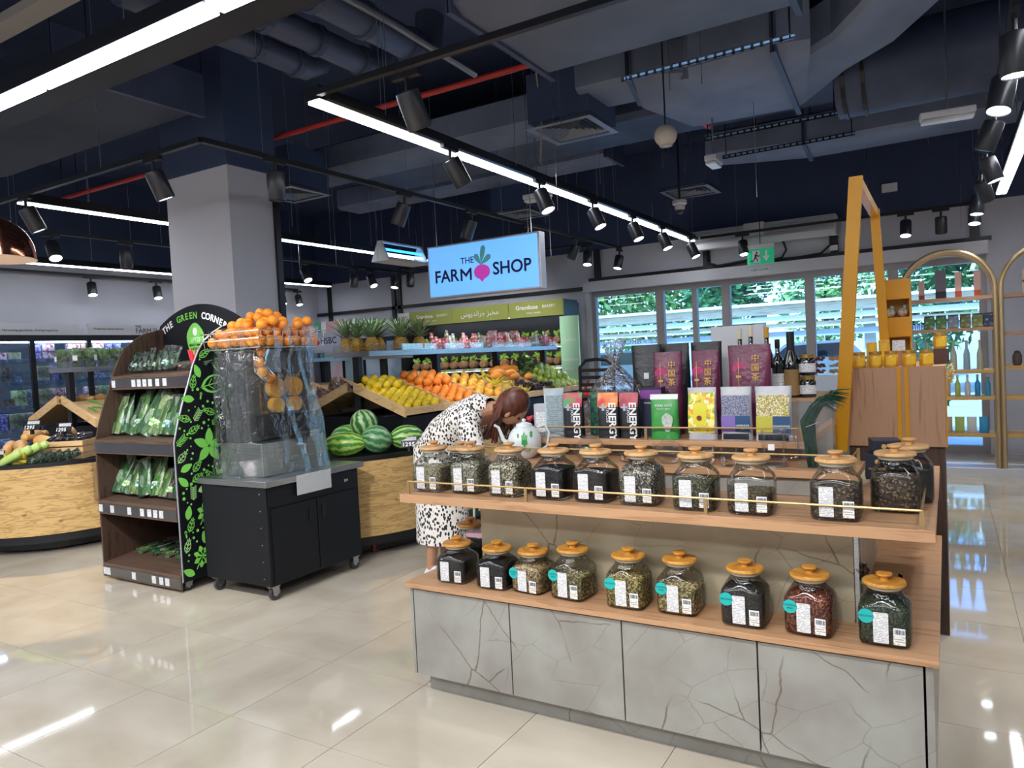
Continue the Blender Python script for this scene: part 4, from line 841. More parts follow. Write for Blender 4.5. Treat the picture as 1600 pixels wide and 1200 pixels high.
def herb_p(cols, band, word, key):
    def f(t, w, d, h):
        plate(t, -w*.44, w*.44, .46, .84, h, d, grain('herb '+key, cols, 260, .7, .6), 'herb_window'); plate(t, -w*.45, 0, .16, .46, h, d, mat('band '+key, band, .4), 'colour_band', .001)
        plate(t, 0, w*.47, .16, .46, h, d, mat('navy label', '17456f', .4), 'label_panel', .0015); text(word, .0115, m_whiteink, t, (w*.235, fy(d, .28)-.003, h*.28)); text('20G', .008, m_whiteink, t, (w*.235, fy(d, .22)-.003, h*.22))
        plate(t, -w*.4, w*.42, .02, .13, h, d, m_bagblack, 'base_print')
    return f
pouch(-.77, 3.12, ez, .13, .06, .225, m_clear, 'frosted pouch of grey-blue lavender reading LAVENDER', 0, 8, herb_p(['8b8fa6', '767a94', '9fa3b5', '63667c'], '7a63ad', 'LAVENDER', 'lavender'))
pouch(-.615, 3.10, ez, .145, .06, .225, m_clear, 'frosted pouch of white and yellow flowers reading CHAMOMILE', 0, 9, herb_p(['d9d4b0', 'b7a557', '8b8a5c', 'e9e6d2', 'c9b23c'], 'b9b13a', 'CHAMOMILE', 'chamomile'))
m_gold = mat('gold print', 'd7a860', .4)
def china(t, w, d, h):
    for i, ch in enumerate('中国茶'): text(ch, .036, m_gold, t, (w*.16, fy(d, .8-.1*i)-.003, h-.062-.041*i), bold=.0004)
    b = MB(); cx, cz, r_ = -w*.22, h*.74, .028
    for q in range(6): b.prism([(cx-r_+q*r_/3+.001, cz-.012), (cx-r_+(q+1)*r_/3-.001, cz-.012), (cx-r_+(q+1)*r_/3-.001+.0, cz+.014), (cx-r_+q*r_/3+.001, cz+.014)], fy(d, .8)-.003, fy(d, .8)-.002, 'y')
    for s in (-1, 1): b.prism([(cx-r_*.8, cz+s*.015), (cx+r_*.8, cz+s*.015), (cx+r_*.45, cz+s*.026), (cx-r_*.45, cz+s*.026)][::s], fy(d, .8)-.003, fy(d, .8)-.002, 'y')
    b.build('lantern_print', mat('lantern pink', 'c93f78', .4), t); MB().box(cx-.011, cx+.011, fy(d, .6)-.003, fy(d, .6)-.002, cz-.040, cz-.030).box(cx-.0012, cx+.0012, fy(d, .6)-.003, fy(d, .6)-.002, cz-.075, cz+.05).build('tassel_print', m_gold, t)
    b = MB(); b.prism([(cx+.02*math.cos(a), .1*h+.012*math.sin(a)) for a in [k*PI/5 for k in range(10)]], fy(d, .2)-.002, fy(d, .2)-.001, 'y'); b.build('flower_print', mat('pale flower', 'd9d2bd'), t)
pouch(-1.13, 3.32, ez, .135, .09, .385, m_bagpurple, 'plum pouch with lantern and Chinese characters, leftmost of three', .12, 11, china)
pouch(-.955, 3.33, ez, .135, .09, .385, m_bagpurple, 'plum pouch with lantern and Chinese characters, middle of three', -.1, 12, china)
pouch(-.75, 3.30, ez, .185, .09, .40, m_bagpurple, 'large plum pouch with lantern and Chinese characters before the dark bottles', 0, 13, china)
for k, (x, y, w) in enumerate(((-1.30, 3.50, .15), (-1.17, 3.54, .16), (-1.02, 3.58, .15))):
    def tg(t, w, d, h, k=k): MB().box(-.012, .012, fy(d, .62)-.002, fy(d, .62)-.001, h*.60, h*.67).build('white_tag', m_paper, t)
    pouch(x, y, ez, w, .10, .425, m_bagblack, ['tall plain black bag behind the shrink-wrapped hamper', 'tall plain black bag, middle of three behind the plum pouches', 'tall plain black bag, rightmost of three behind the plum pouches'][k], (.2, -.1, .1)[k], 20+k, tg if k < 2 else None, group='tall black bags')
t = thing('tea_box', 'navy and purple tea box behind the green pouch', 'box', (-1.17, 3.21, ez+.001)); MB().box(-.05, .05, -.03, .03, 0, .225).build('carton', mat('navy carton', '1f2440', .5), t); MB().box(-.05, .05, -.0312, -.0302, .175, .215).build('purple_band', mat('purple print', '7d3f8f', .5), t); text('PREMIUM TEAS', .010, m_whiteink, t, (0, -.032, .155))
# bottles and boxes on the step
def bottle(x, y, z, r, h, label, glassm, capm, lab=True, yellow=False):
    t = thing('bottle', label, 'bottle', (x, y, z+.0005), 0, 'dark bottles on the stone step')
    MB().lathe([(r*.95, 0), (r, .004), (r, h*.6), (r*.75, h*.68), (r*.38, h*.74), (r*.36, h*.93), (r*.36, h)], 20).build('body', glassm, t, True, ang=50)
    MB().lathe([(r*.42, h*.86), (r*.44, h*.87), (r*.44, h*1.01), (r*.1, h*1.015)], 16).build('cap', capm, t, True)
    if lab: MB().lathe([(r*1.015, h*.12), (r*1.015, h*.42)], 20, caps=False).build('paper_label', m_label, t)
m_bglass = mat('dark bottle glass', '15181a', .08, coat=.5); m_cream = mat('cream cap', 'e6dcc2', .4); m_gcap = mat('yellow cap', 'd8a23a', .4)
bz = 1.2455
for k, (x, y, h, cp, lb) in enumerate(((-.865, 3.62, .33, m_cream, 'dark bottle with cream neck, left of the row on the stone step'), (-.80, 3.56, .34, m_cream, 'dark bottle with cream neck, second of the row on the stone step'), (-.735, 3.6, .33, m_gcap, 'dark bottle with yellow cap, third of the row on the stone step'), (-.68, 3.56, .27, m_bglass, 'plain dark bottle right of the yellow-capped one'))):
    bottle(x, y, bz, .027, h, lb, m_bglass, cp)
t = thing('wine_bottle', 'tall black capped bottle with kraft label, rightmost on the stone step', 'bottle', (-.625, 3.58, bz+.0005)); MB().lathe([(.036, 0), (.037, .004), (.037, .17), (.017, .22), (.016, .30)], 22).build('body', m_bglass, t, True, ang=50)
MB().lathe([(.0175, .215), (.018, .305), (.002, .306)], 18).build('capsule', m_black, t, True); MB().lathe([(.0375, .01), (.0375, .13)], 22, caps=False).build('paper_label', mat('kraft label', '9a7a4c', .7), t)
for k, (x, z_, lb) in enumerate(((-.555, bz, 'dark jar with gold lid at the lower right of the bottles'), (-.555, bz+.1, 'dark jar stacked on the gold-lidded jar beside the bottles'))):
    t = thing('preserve_jar', lb, 'jar', (x, 3.58, z_+.0005)); MB().lathe([(.034, 0), (.036, .005), (.036, .07), (.03, .08)], 20).build('body', m_bglass, t, True); MB().lathe([(.032, .08), (.032, .097), (.001, .0975)], 20).build('lid', mat('gold lid', 'b08d4a', .3, m=.8), t, True); MB().lathe([(.0365, .015), (.0365, .055)], 20, caps=False).build('paper_label', m_label, t)
for k, (x, lb) in enumerate(((-1.02, 'plain white carton standing behind the plum pouches'), (-.90, 'white carton with small grey prints behind the largest plum pouch'))):
    t = thing('carton', lb, 'box', (x+.04, 3.83, 1.1006), .1); MB().box(-.07, .07, -.06, .06, 0, .50).build('carton_body', m_white, t); 
    if k: 
        for q in range(3): MB().prism([(-.05+.035*q, .36), (-.03+.035*q, .36), (-.04+.035*q, .41)], -.0615, -.0605, 'y').build('bottle_print', mat('grey print', '9a9a94'), t)
# shrink wrapped hamper
t = thing('gift_hamper', 'gift hamper gathered in clear cellophane behind the energy pouches', 'hamper', (-1.43, 3.40, ez+.001)); t.scale = (1.2, 1.2, 1.12)
MB().box(-.09, .09, -.06, .06, 0, .07).build('basket', mat('wicker', '8b6a44', .7, c2='5f4529', ns=60), t, bevel=.01)
for k, (x, c) in enumerate(((-.05, 'a9533f'), (.0, '6b3326'), (.05, 'b9a68a'), (-.02, 'c9463a'))): MB().box(x-.022, x+.022, -.035+.02*k, -.005+.02*k, .07, .15+.02*(k % 2)).build('packet', mat('packet '+c, c, .4), t, bevel=.004)
rr = random.Random(4); rings = []
for z_, a, w_ in ((0, .15, .1), (.08, .15, .1), (.2, .10, .07), (.27, .035, .03), (.30, .012, .012), (.34, .03, .02), (.40, .055, .03)):
    rings.append([((a*math.cos(2*PI*i/24)+rr.uniform(-1, 1)*.008), (w_*math.sin(2*PI*i/24)+rr.uniform(-1, 1)*.008), z_+(.02*rr.uniform(-1, 1) if z_ > .35 else 0)) for i in range(24)])
m_cello = glass('cellophane', 'f6fbff', 1.6, .08, .12, crinkle=1., cs=22)
b = MB(); b.loft(rings, 0, False, False); b.build('cellophane_wrap', m_cello, t, False)
# green reed bundle in an acrylic holder
t = thing('acrylic_holder', 'tall clear acrylic box holding the bundle of green grass blades', 'holder', (-.44, 3.0, 1.0125))
MB().box(-.062, .062, -.035, -.033, 0, .26).box(-.062, .062, .033, .035, 0, .26).box(-.064, -.062, -.035, .035, 0, .26).box(.062, .064, -.035, .035, 0, .26).build('box_walls', m_acryl, t)
t['label'] = 'tall clear acrylic box holding the bundle of dark green blades'
t = thing('grass_bundle', 'bundle of dark green blades bending right out of the acrylic box', 'grass bundle', (-.47, 3.0, 1.0135))
b = MB(); rr = random.Random(6)
for k in range(70):
    x0, y0 = rr.uniform(-.016, .03), rr.uniform(-.02, .02); tip = rr.uniform(-.01, .02); L_ = rr.uniform(.14, .2)
    pts = [(x0*.7+.01, y0, 0), (x0*.8-.0, y0, .1), (x0-.008, y0*1.2, .18), (x0+.025, y0*1.4, .235+tip*.3), (x0+L_*.42, y0*1.6, .262+x0*.6+tip), (x0+L_*.66, y0*1.7, .24+x0*1.1+tip*1.5)]
    b.tube(pts, [.0034, .0036, .0038, .0034, .0024, .0006], 4)
o = b.build('blade_bundle', mat('reed green', '1f4a35', .4, c2='0f2a1b', ns=70, rnd=.1), t, True); o['kind'] = 'stuff'
MB().tube([(.03*math.cos(a)+.012, .028*math.sin(a), .165+.012*math.cos(a)) for a in [k*PI/8 for k in range(17)]], .0012, 5).build('rubber_band', m_white, t)
# ---------------------------------------------------------------- honey cabinet and yellow frame
t = thing('honey_cabinet', 'oak-fronted cabinet with two yellow stripes and dark base, honey jars on top', 'cabinet', (-.47, 4.13, 0))
MB().box(0, .46, 0, 1.3, .95, 1.35).build('upper_box', m_oakv, t); MB().box(.02, .45, .03, 1.28, 0, .95).build('base', m_wenge, t)
for x in (.25, .284): MB().box(x, x+.018, -.006, -.0005, .95, 1.349).build('yellow_stripe', m_yellow, t)
MB().box(.459, .464, 0, 1.3, .95, 1.352).build('edge_trim', m_yellow, t)
MB().box(-.004, .012, -.008, -.001, .95, 1.10).build('yellow_edge', m_yellow, t) 
t = thing('display_gantry', 'tall yellow angled metal gantry rising beside the honey cabinet', 'gantry', (-.44, 4.05, 0))
def beam(p, q, w, d, nm='beam', m=m_yellow, par=None):
    p, q = Vector(p), Vector(q); b = MB(); b.loft([[(c.x+a*w/2, c.y+e*d/2, c.z) for a, e in ((-1, -1), (1, -1), (1, 1), (-1, 1))] for c in (p, q)]); return b.build(nm, m, par or t)
beam((-.04, 0, .93), (.072, .0, 2.31), .062, .045) 
b = MB(); b.loft([[(.06, .023, 2.25), (.10, .023, 2.25), (.10, .023, 2.30), (.06, .023, 2.30)], [(.07, .8, 2.22), (.11, .8, 2.22), (.11, .8, 2.27), (.07, .8, 2.27)]]); b.build('top_bar', m_yellow, t)
beam((.125, .86, 1.36), (.09, .84, 2.27), .05, .045)
MB().sphere((-.05, -.027, 1.22), .006, 8, 6).build('bolt', m_brass, t)
beam((-.07, 1.2, 0), (-.02, 1.2, 1.3), .07, .05)
t = thing('yellow_shelf_tower', 'narrow yellow shelf tower with two openings behind the honey jars', 'shelf', (-.345, 5.0, 1.352))
for z0, z1 in ((0, .07), (.15, .27), (.38, .50)): MB().box(0, .165, 0, .012, z0, z1).build('front_panel', m_yellow, t)
MB().box(0, .165, .15, .162, 0, .5).build('back_panel', m_yellow, t); MB().box(0, .008, .012, .15, 0, .5).build('side_panel', m_yellow, t); MB().box(.157, .165, .012, .15, 0, .5).build('side_panel', m_yellow, t)
for z0 in (.0, .262, .492): MB().box(.008, .157, .012, .15, z0, z0+.008).build('shelf_board', m_yellow, t)
rr = random.Random(12)
for k, (x, lb) in enumerate(((-.295, 'left speckled ceramic bird in the yellow shelf opening'), (-.225, 'right speckled ceramic bird in the yellow shelf opening'))):
    t = thing('ceramic_bird', lb, 'figurine', (x, 5.07, 1.6225)); sm = grain('speckled glaze', ['c9b8a8', 'd8cfc6', 'a98f80', 'e2dcd4'], 90, .3, .1)
    MB().sphere((0, 0, .03), .03, 14, 10, sc=(1.05, .9, 1)).build('body', sm, t, True); MB().sphere((.012, -.015, .062), .013, 10, 8).build('head', mat('bird teal', '9fc4b4', .3), t, True)
m_honey = mat('honey', 'd9a028', .15, coat=.4); m_hlab = mat('honey label', 'f0c431', .4)
def honey(x, y, z, label, rz=0, box=False):
    t = thing('honey_jar', label, 'jar', (x, y, z+.0005), rz, 'honey jars on the oak cabinet')
    MB().lathe([(.029, 0), (.032, .006), (.032, .058), (.028, .066)], 18).build('body', m_honey, t, True); MB().lathe([(.0295, .066), (.030, .082), (.001, .083)], 18).build('lid', mat('clear gold lid', 'c9a050', .25, m=.6), t, True)
    b = MB(); n = 10; vs = []
    for i in range(n+1):
        a = -PI/2-.75+1.5*i/n; vs += [(.0327*math.cos(a), .0327*math.sin(a), .012), (.0327*math.cos(a), .0327*math.sin(a), .052)]
    b.add(vs, [(2*i, 2*i+2, 2*i+3, 2*i+1) for i in range(n)]); b.build('yellow_label', m_hlab, t)
for k, (x, lb) in enumerate(((-.395, 'honey jar at the left end of the front row'), (-.318, 'honey jar second in the front row'), (-.245, 'honey jar third in the front row, label facing front'), (-.165, 'honey jar fourth in the front row'), (-.088, 'honey jar at the right end of the front row'))): honey(x, 4.19, 1.35, lb, (.5, .35, 0, .4, .3)[k])
honey(-.03+.0, 4.42, 1.43, 'honey jar raised on a small box at the right rear', .2)
for k, (x, lb) in enumerate(((-.35, 'square yellow honey pack stacked behind the left honey jars'), (-.29, 'taller yellow honey pack behind the second honey jar'))):
    t = thing('honey_pack', lb, 'box', (x, 4.40, 1.3505), .1); MB().box(-.026, .026, -.025, .025, 0, .13+.01*k).build('pack_body', mat('honey pack', 'd6a63c', .3, c2='e8c04a', ns=20), t, bevel=.004); MB().box(-.012, .012, -.0265, -.0252, .03, .12).build('yellow_label', m_hlab, t)
o = MB().box(-.03, .03, -.002, .002, 0, .055).build('price_card', m_label, None, loc=(-.218, 4.36, 1.43), rot=(-.1, 0, 0)); tag(o, 'small white price card standing above the honey jars', 'price card')
o = MB().box(-.04, .04, -.03, .03, 0, .0785).build('card_riser', m_oakv, None, loc=(-.218, 4.39, 1.3505)); tag(o, 'small oak riser under the honey price card', 'riser')
o = MB().box(-.04, .04, -.04, .04, 0, .0785).build('jar_riser', m_wenge, None, loc=(-.03, 4.42, 1.3505)); tag(o, 'small dark box under the raised honey jar', 'riser')
t = thing('flower_garland', 'hanging bunch of small yellow flowers at the cabinet top right corner', 'garland', (.012, 4.11, 1.36)); o = foliage(240, (0, 0, -.045), (.014, .014, .05), .009, rr).build('blossoms', mat('yellow blossom', 'e0b83c', .5, c2='f2ecd8', ns=60), t); o['kind'] = 'stuff'
MB().tube([(-.02, .02, 0), (0, 0, .005), (0, 0, -.08)], .002, 5).build('stem', mat('stem green', '55803c'), t)
# black gift boxes at the right end of the long shelf
m_navybox = mat('navy gift box', '20273a', .5)
for k, (z, rz, lb) in enumerate(((.9145, .12, 'navy gift box with gold emblem, lower of two behind the right jars'), (1.0205, .2, 'navy gift box with gold emblem, upper of two behind the right jars'))):
    t = thing('gift_box', lb, 'box', (-.255+.02*k, 3.40+.02*k, z), rz, 'navy gift boxes'); MB().box(-.055, .055, -.06, .06, 0, (.105, .055)[k]).build('box_body', m_navybox, t, bevel=.002)
    MB().lathe([(.010, 0), (.010, .001), (.0001, .001)], 16).build('gold_emblem', m_gold, t, loc=(-.01, -.0605, (.075, .03)[k]), rot=(PI/2, 0, 0)); k or text('WONDERS', .016, m_gold, t, (-.005, -.062, .045)); k or text('OF TEA', .016, m_gold, t, (-.005, -.062, .026))
# long shelf extension support under gift boxes (side return of the oak shelf)
t = thing('side_return_shelf', 'oak side shelf behind the right-hand jars carrying the navy gift boxes', 'shelf', (-.29, 3.162, .877)); MB().box(0, .25, 0, .6, 0, .037).build('board', m_oakshelf, t)
# far display of boxed dates
t = thing('dates_display', 'white and oak display counter topped with boxed dates, beyond the tea stand', 'counter', (-1.55, 6.0, 0))
MB().box(0, 1.35, 0, .7, .98, 1.24).build('white_front', mat('gloss white', 'd4e2f4', .15, coat=.5), t, bevel=.006); MB().box(.02, 1.33, .03, .68, 0, .98).build('base', m_stone, t)
for x in (.42, .98): MB().box(x, x+.05, .005, .029, .0, .975).build('pine_strip', m_pine, t)
bm_ = MB().box(-.045, .045, -.035, .035, 0, .048).mesh('clear_box', glass('clear box thin', 'fbfdff', .25, .05, .03)); 
fm = {}
for c in ('8b4034', 'b98048', 'd09e62', '7a4a34', 'a85c42', 'dcbc90'):
    b = MB()
    for i in range(12): b.sphere((rr.uniform(-.034, .034), rr.uniform(-.025, .025), rr.uniform(.012, .034)), .011, 7, 5, sc=(1.3, .8, .8))
    fm[c] = b.mesh('dried_fruit', mat('dried '+c, c, .4), True)
cs = list(fm)
for i in range(12):
    for j in range(3):
        t = thing('fruit_box', ORD[i]+' column of clear dried fruit boxes on the white display, '+('bottom box', 'middle box', 'top box')[j], 'box', (-1.49+.107*i, 6.06, 1.2405+.0492*j), rr.uniform(-.05, .05), 'clear boxes of dried fruit')
        ob('clear_box', bm_, t); q = ob('dried_fruit', fm[cs[(i*2+j*3) % 6]], t, (0, 0, .001)); q['kind'] = 'stuff'
# ---------------------------------------------------------------- brass arch display shelves in front of the window
def arch(x0, x1, y, ztop, label, shelves, panel=None):
    t = thing('arch_shelf', label, 'shelf', ((x0+x1)/2, y, 0)); w = (x1-x0)/2; ztop -= .0905; zc = ztop-w
    for off, dz in ((0, 0),):
        for yy in (0, .3):
            pts = [(-w, yy, 0), (-w, yy, zc)] + [(w*math.cos(PI-PI*k/22), yy, zc+w*math.sin(PI-PI*k/22)) for k in range(1, 22)] + [(w, yy, zc), (w, yy, 0)]
            MB().tube(pts, .024, 10).build('brass_hoop', m_brass, t, True, ang=60)
    for z in [q-.0905 for q in shelves]: MB().box(-w+.02, w-.02, 0, .3, z-.035, z).build('shelf_board', m_oakshelf if z > 1.3 else m_yellowoak, t)
    if panel: MB().box(-w+.03, w-.03, .28, .30, 0, panel).build('back_panel', mat('linen panel', 'b9b1a4', .8, c2='a89f92', ns=3), t)
    return t
m_yellowoak = wood('warm pine board', 'dcb063', 'c9984c', 3, (1, 9, 9), .5)
arch(-.42, .44, 9.0, 2.38, 'brass arch shelf standing before the right-hand window', (1.89, 1.565, 1.12, .84, .45))
arch(.49, 1.35, 9.0, 2.38, 'brass arch shelf cut off by the right edge of the picture', (1.89, 1.5, 1.15, .84, .45), None)
def pack(x, y, z, w, h, label, c1, c2, name='cosmetic_box', d=.05, group='boxes on the brass arch shelf', low=.25, cat='box'):
    t = thing(name, label, cat, (x, y, z+.0005), 0, group); MB().box(-w/2, w/2, -d/2, d/2, 0, h).build('carton', mat('carton '+c1, c1, .4), t); MB().box(-w/2-.0005, w/2+.0005, -d/2-.001, -d/2+.001, .005, h*low).build('print_band', mat('print '+c2, c2, .4), t)
for x, w, h, c1, c2, lb in ((-.37, .05, .30, '2a2a36', '8b8fa0', 'dark tall box at the left end of the top arch shelf'), (-.22, .055, .20, 'd9a59b', 'b5492f', 'short pink and rust box on the top arch shelf'), (-.04, .10, .30, '6a6472', '22232e', 'dark illustrated box in the middle of the top arch shelf'), (.12, .06, .27, 'd8b0a4', 'b8502e', 'tall pink and rust box right of the dark box on the arch shelf'), (.29, .06, .26, 'dcb2a6', 'c0532f', 'tall pink and rust box near the right arch post')):
    pack(x, 9.1, 1.89, w, h, lb, c1, c2)
t = thing('gift_box', 'cream box with crimson ribbon on the second arch shelf', 'box', (.78, 9.1, 1.8905)); MB().box(-.1, .1, -.05, .05, 0, .24).build('box_body', mat('cream box', 'dcc2a6', .5), t); MB().box(-.012, .012, -.053, .053, 0, .243).box(-.103, .103, -.053, .053, .11, .13).build('ribbon', mat('crimson ribbon', '8a2436', .4), t)
def tin(x, z, c, label, y=9.08):
    t = thing('glass_canister', label, 'jar', (x, y, z+.0005), 0, 'canisters on the arch shelf'); MB().box(-.05, .05, -.04, .04, 0, .13).build('body', mat('canister '+c, c, .3, c2='c9d6c4', ns=26, contrast=(.55, .7)), t, bevel=.012); MB().box(-.047, .047, -.037, .037, .131, .146).build('lid', mat('canister lid', '4a5a60', .4), t, bevel=.003)
for k, (x, c, lb) in enumerate(((-.155, '4a7a3c', 'green leaf canister first in the arch shelf row'), (-.045, '4f7f3f', 'green leaf canister second in the arch shelf row'), (.065, '7c8a9c', 'grey canister in the middle of the arch shelf row'), (.175, '6b7440', 'olive canister with yellow flower on the arch shelf'), (.285, '7f8a44', 'lighter olive canister with yellow flower on the arch shelf'), (.385, '2b3c66', 'navy canister at the right end of the arch shelf row'))): tin(x, 1.565, c, lb)
for k in range(5): 
    t = thing('small_jar', ORD[k]+' tiny dark-lidded jar from the left on the canister shelf', 'jar', (-.385+.042*k, 9.1, 1.5655), 0, 'tiny jars on the arch shelf'); MB().lathe([(.016, 0), (.017, .05), (.012, .06)], 12).build('body', glass('jar clear', 'dfe8ee', 1, .05, .1), t, True); MB().lathe([(.014, .06), (.014, .075), (.001, .0755)], 12).build('lid', m_black, t)
BL = ['2f9fd8', '49b6dd', 'c9d4c0', '5b8fd0', 'd2b48c', 'b9d06a', 'e0e6ea']
for k in range(9):
    x = -.36 + .09*k
    t = thing('bottle', ORD[k]+' slim coloured bottle from the left on the lower arch shelf', 'bottle', (x, 9.1, .8405), 0, 'bottles on the lower arch shelf'); MB().lathe([(.024, 0), (.026, .01), (.026, .13), (.010, .17), (.010, .2)], 14).build('body', mat('bottle '+BL[k % 7], BL[k % 7], .12, coat=.4), t, True); MB().lathe([(.012, .2), (.012, .225), (.001, .226)], 12).build('cap', m_white, t)
for k in range(7):
    t = thing('gift_pouch', ORD[k]+' pale blue pack from the left on the lowest arch shelf', 'pouch', (-.34+.11*k, 9.1, .4505), 0, 'packs on the lowest arch shelf'); pouch_mesh(.09, .05, .17, seed=30+k).build('bag', mat('pale pack '+BL[(k+1) % 7], BL[(k+1) % 7], .3), t, True)
for k in range(6):
    t = thing('glass_bottle', ORD[k]+' pale long-necked bottle from the left below the canisters', 'bottle', (-.30+.12*k, 9.12, 1.1205), 0, 'large bottles on the arch shelf under the canisters'); MB().lathe([(.03, 0), (.033, .02), (.03, .17), (.012, .24), (.012, .29)], 14).build('body', mat('pale bottle '+str(k % 2), ('9fc3dc', 'c4c9b0')[k % 2], .1, coat=.5), t, True); MB().lathe([(.014, .29), (.014, .31), (.001, .311)], 12).build('cap', m_brass, t)
for k in range(5):
    t = thing('storage_jar', ORD[k]+' dark stoneware jar on the arch shelf at the right edge', 'jar', (.62+.13*k, 9.1, 1.1505), 0, 'jars on the right-hand arch shelf'); MB().lathe([(.03, 0), (.042, .03), (.042, .1), (.028, .13)], 16).build('body', mat('stoneware', '5b5048', .5), t, True); MB().lathe([(.03, .13), (.02, .15), (.001, .155)], 14).build('lid', m_wenge, t, True)
o = MB().box(-.45, 1.4, 8.95, 9.35, .0, .09).build('arch_plinth', m_white); tag(o, 'low white plinth carrying the brass arch shelves', 'plinth')
for q in [x for x in bpy.data.objects if x.name.startswith('arch_shelf')]: q.location.z = .0905; 
for q in [x for x in bpy.data.objects if x.name.startswith('arch_shelf')]: pass
# ---------------------------------------------------------------- produce
def fruit_mesh(kind):
    if kind == 'orange': return MB().sphere((0, 0, 0), .037, 14, 9, sc=(1, 1, .95)).mesh('orange', mat('orange peel', 'e8821a', .38, c2='f29a2c', ns=9, bump=.25, bs=160, rnd=.12, coat=.15), True)
    if kind == 'deep': return MB().sphere((0, 0, 0), .042, 14, 9, sc=(1, 1, .92)).mesh('orange', mat('deep orange peel', 'e27a20', .4, c2='ee9436', ns=7, bump=.25, bs=140, rnd=.12), True)
    if kind == 'lemon': return MB().lathe([(.001, -.042), (.010, -.039), (.025, -.029), (.034, -.013), (.0365, 0), (.034, .013), (.025, .029), (.010, .039), (.001, .042)], 14).mesh('lemon', mat('lemon peel', 'ecc91e', .4, c2='dfc42a', ns=8, bump=.2, bs=150, rnd=.08), True)
    if kind == 'apple': return MB().lathe([(.004, -.028), (.02, -.034), (.034, -.018), (.039, .004), (.034, .024), (.018, .034), (.005, .028)], 14).mesh('green_apple', mat('green apple skin', 'a9c958', .3, c2='c6d77a', ns=6, rnd=.1, coat=.3), True)
    if kind == 'red': return MB().lathe([(.004, -.028), (.02, -.034), (.034, -.018), (.039, .004), (.034, .024), (.018, .034), (.005, .028)], 14).mesh('red_apple', mat('red apple skin', 'b3263a', .3, c2='d1495a', ns=5, rnd=.15, coat=.3), True)
    if kind == 'mango': return MB().sphere((0, 0, 0), .048, 14, 9, sc=(1.25, .85, .8)).mesh('mango', mat('mango skin', 'e39a2c', .38, c2='e8b94a', ns=4, rnd=.12), True)
    if kind == 'papaya': return MB().lathe([(.004, -.10), (.03, -.085), (.048, -.04), (.05, .0), (.036, .06), (.02, .09), (.004, .10)], 14).mesh('papaya', mat('papaya skin', 'e4872a', .4, c2='e8a545', ns=4, rnd=.12), True)
    if kind == 'banana':
        return MB().tube([(-.085, 0, .03), (-.055, 0, .006), (0, 0, -.008), (.055, 0, .006), (.09, 0, .036), (.1, 0, .05)], [.006, .015, .018, .016, .008, .005], 8).mesh('banana', mat('banana skin', 'dcc437', .45, c2='c2b53a', ns=6, rnd=.1), True)
    if kind == 'squash': return MB().lathe([(.004, -.11), (.045, -.095), (.062, -.055), (.05, .0), (.036, .05), (.036, .09), (.02, .108), (.004, .112)], 16).mesh('squash', mat('squash skin', 'e2b376', .42, c2='d9a05a', ns=3, rnd=.1), True)
    if kind == 'melon': return MB().sphere((0, 0, 0), .075, 18, 12, sc=(1.05, 1, .95)).mesh('cantaloupe', mat('cantaloupe skin', 'dcb27a', .7, c2='e6c795', ns=30, bump=.4, bs=60), True)
    if kind == 'aubergine': return MB().lathe([(.004, -.075), (.03, -.06), (.036, -.02), (.026, .03), (.018, .06), (.004, .07)], 14).mesh('aubergine', mat('aubergine skin', '17121c', .12, coat=.7), True)
    if kind == 'marrow': return MB().tube([(-.17, 0, 0), (-.15, 0, 0), (0, 0, .01), (.15, 0, 0), (.17, 0, 0)], [.012, .034, .038, .036, .02], 12).mesh('marrow', mat('marrow skin', 'a6c862', .4, c2='b9d67c', ns=9), True)
FM = {}
def fruit(kind, p, label, cat, group, rot=None, name=None, s=1.):
    if kind not in FM: FM[kind] = fruit_mesh(kind)
    r_ = rot or (rf.uniform(0, 6), rf.uniform(0, 6), rf.uniform(0, 6))
    o = ob(name or FM[kind].name.split('.')[0], FM[kind], None, p, r_, scale=s*rf.uniform(.93, 1.05)); tag(o, label, cat, group); return o
rf = random.Random(21)
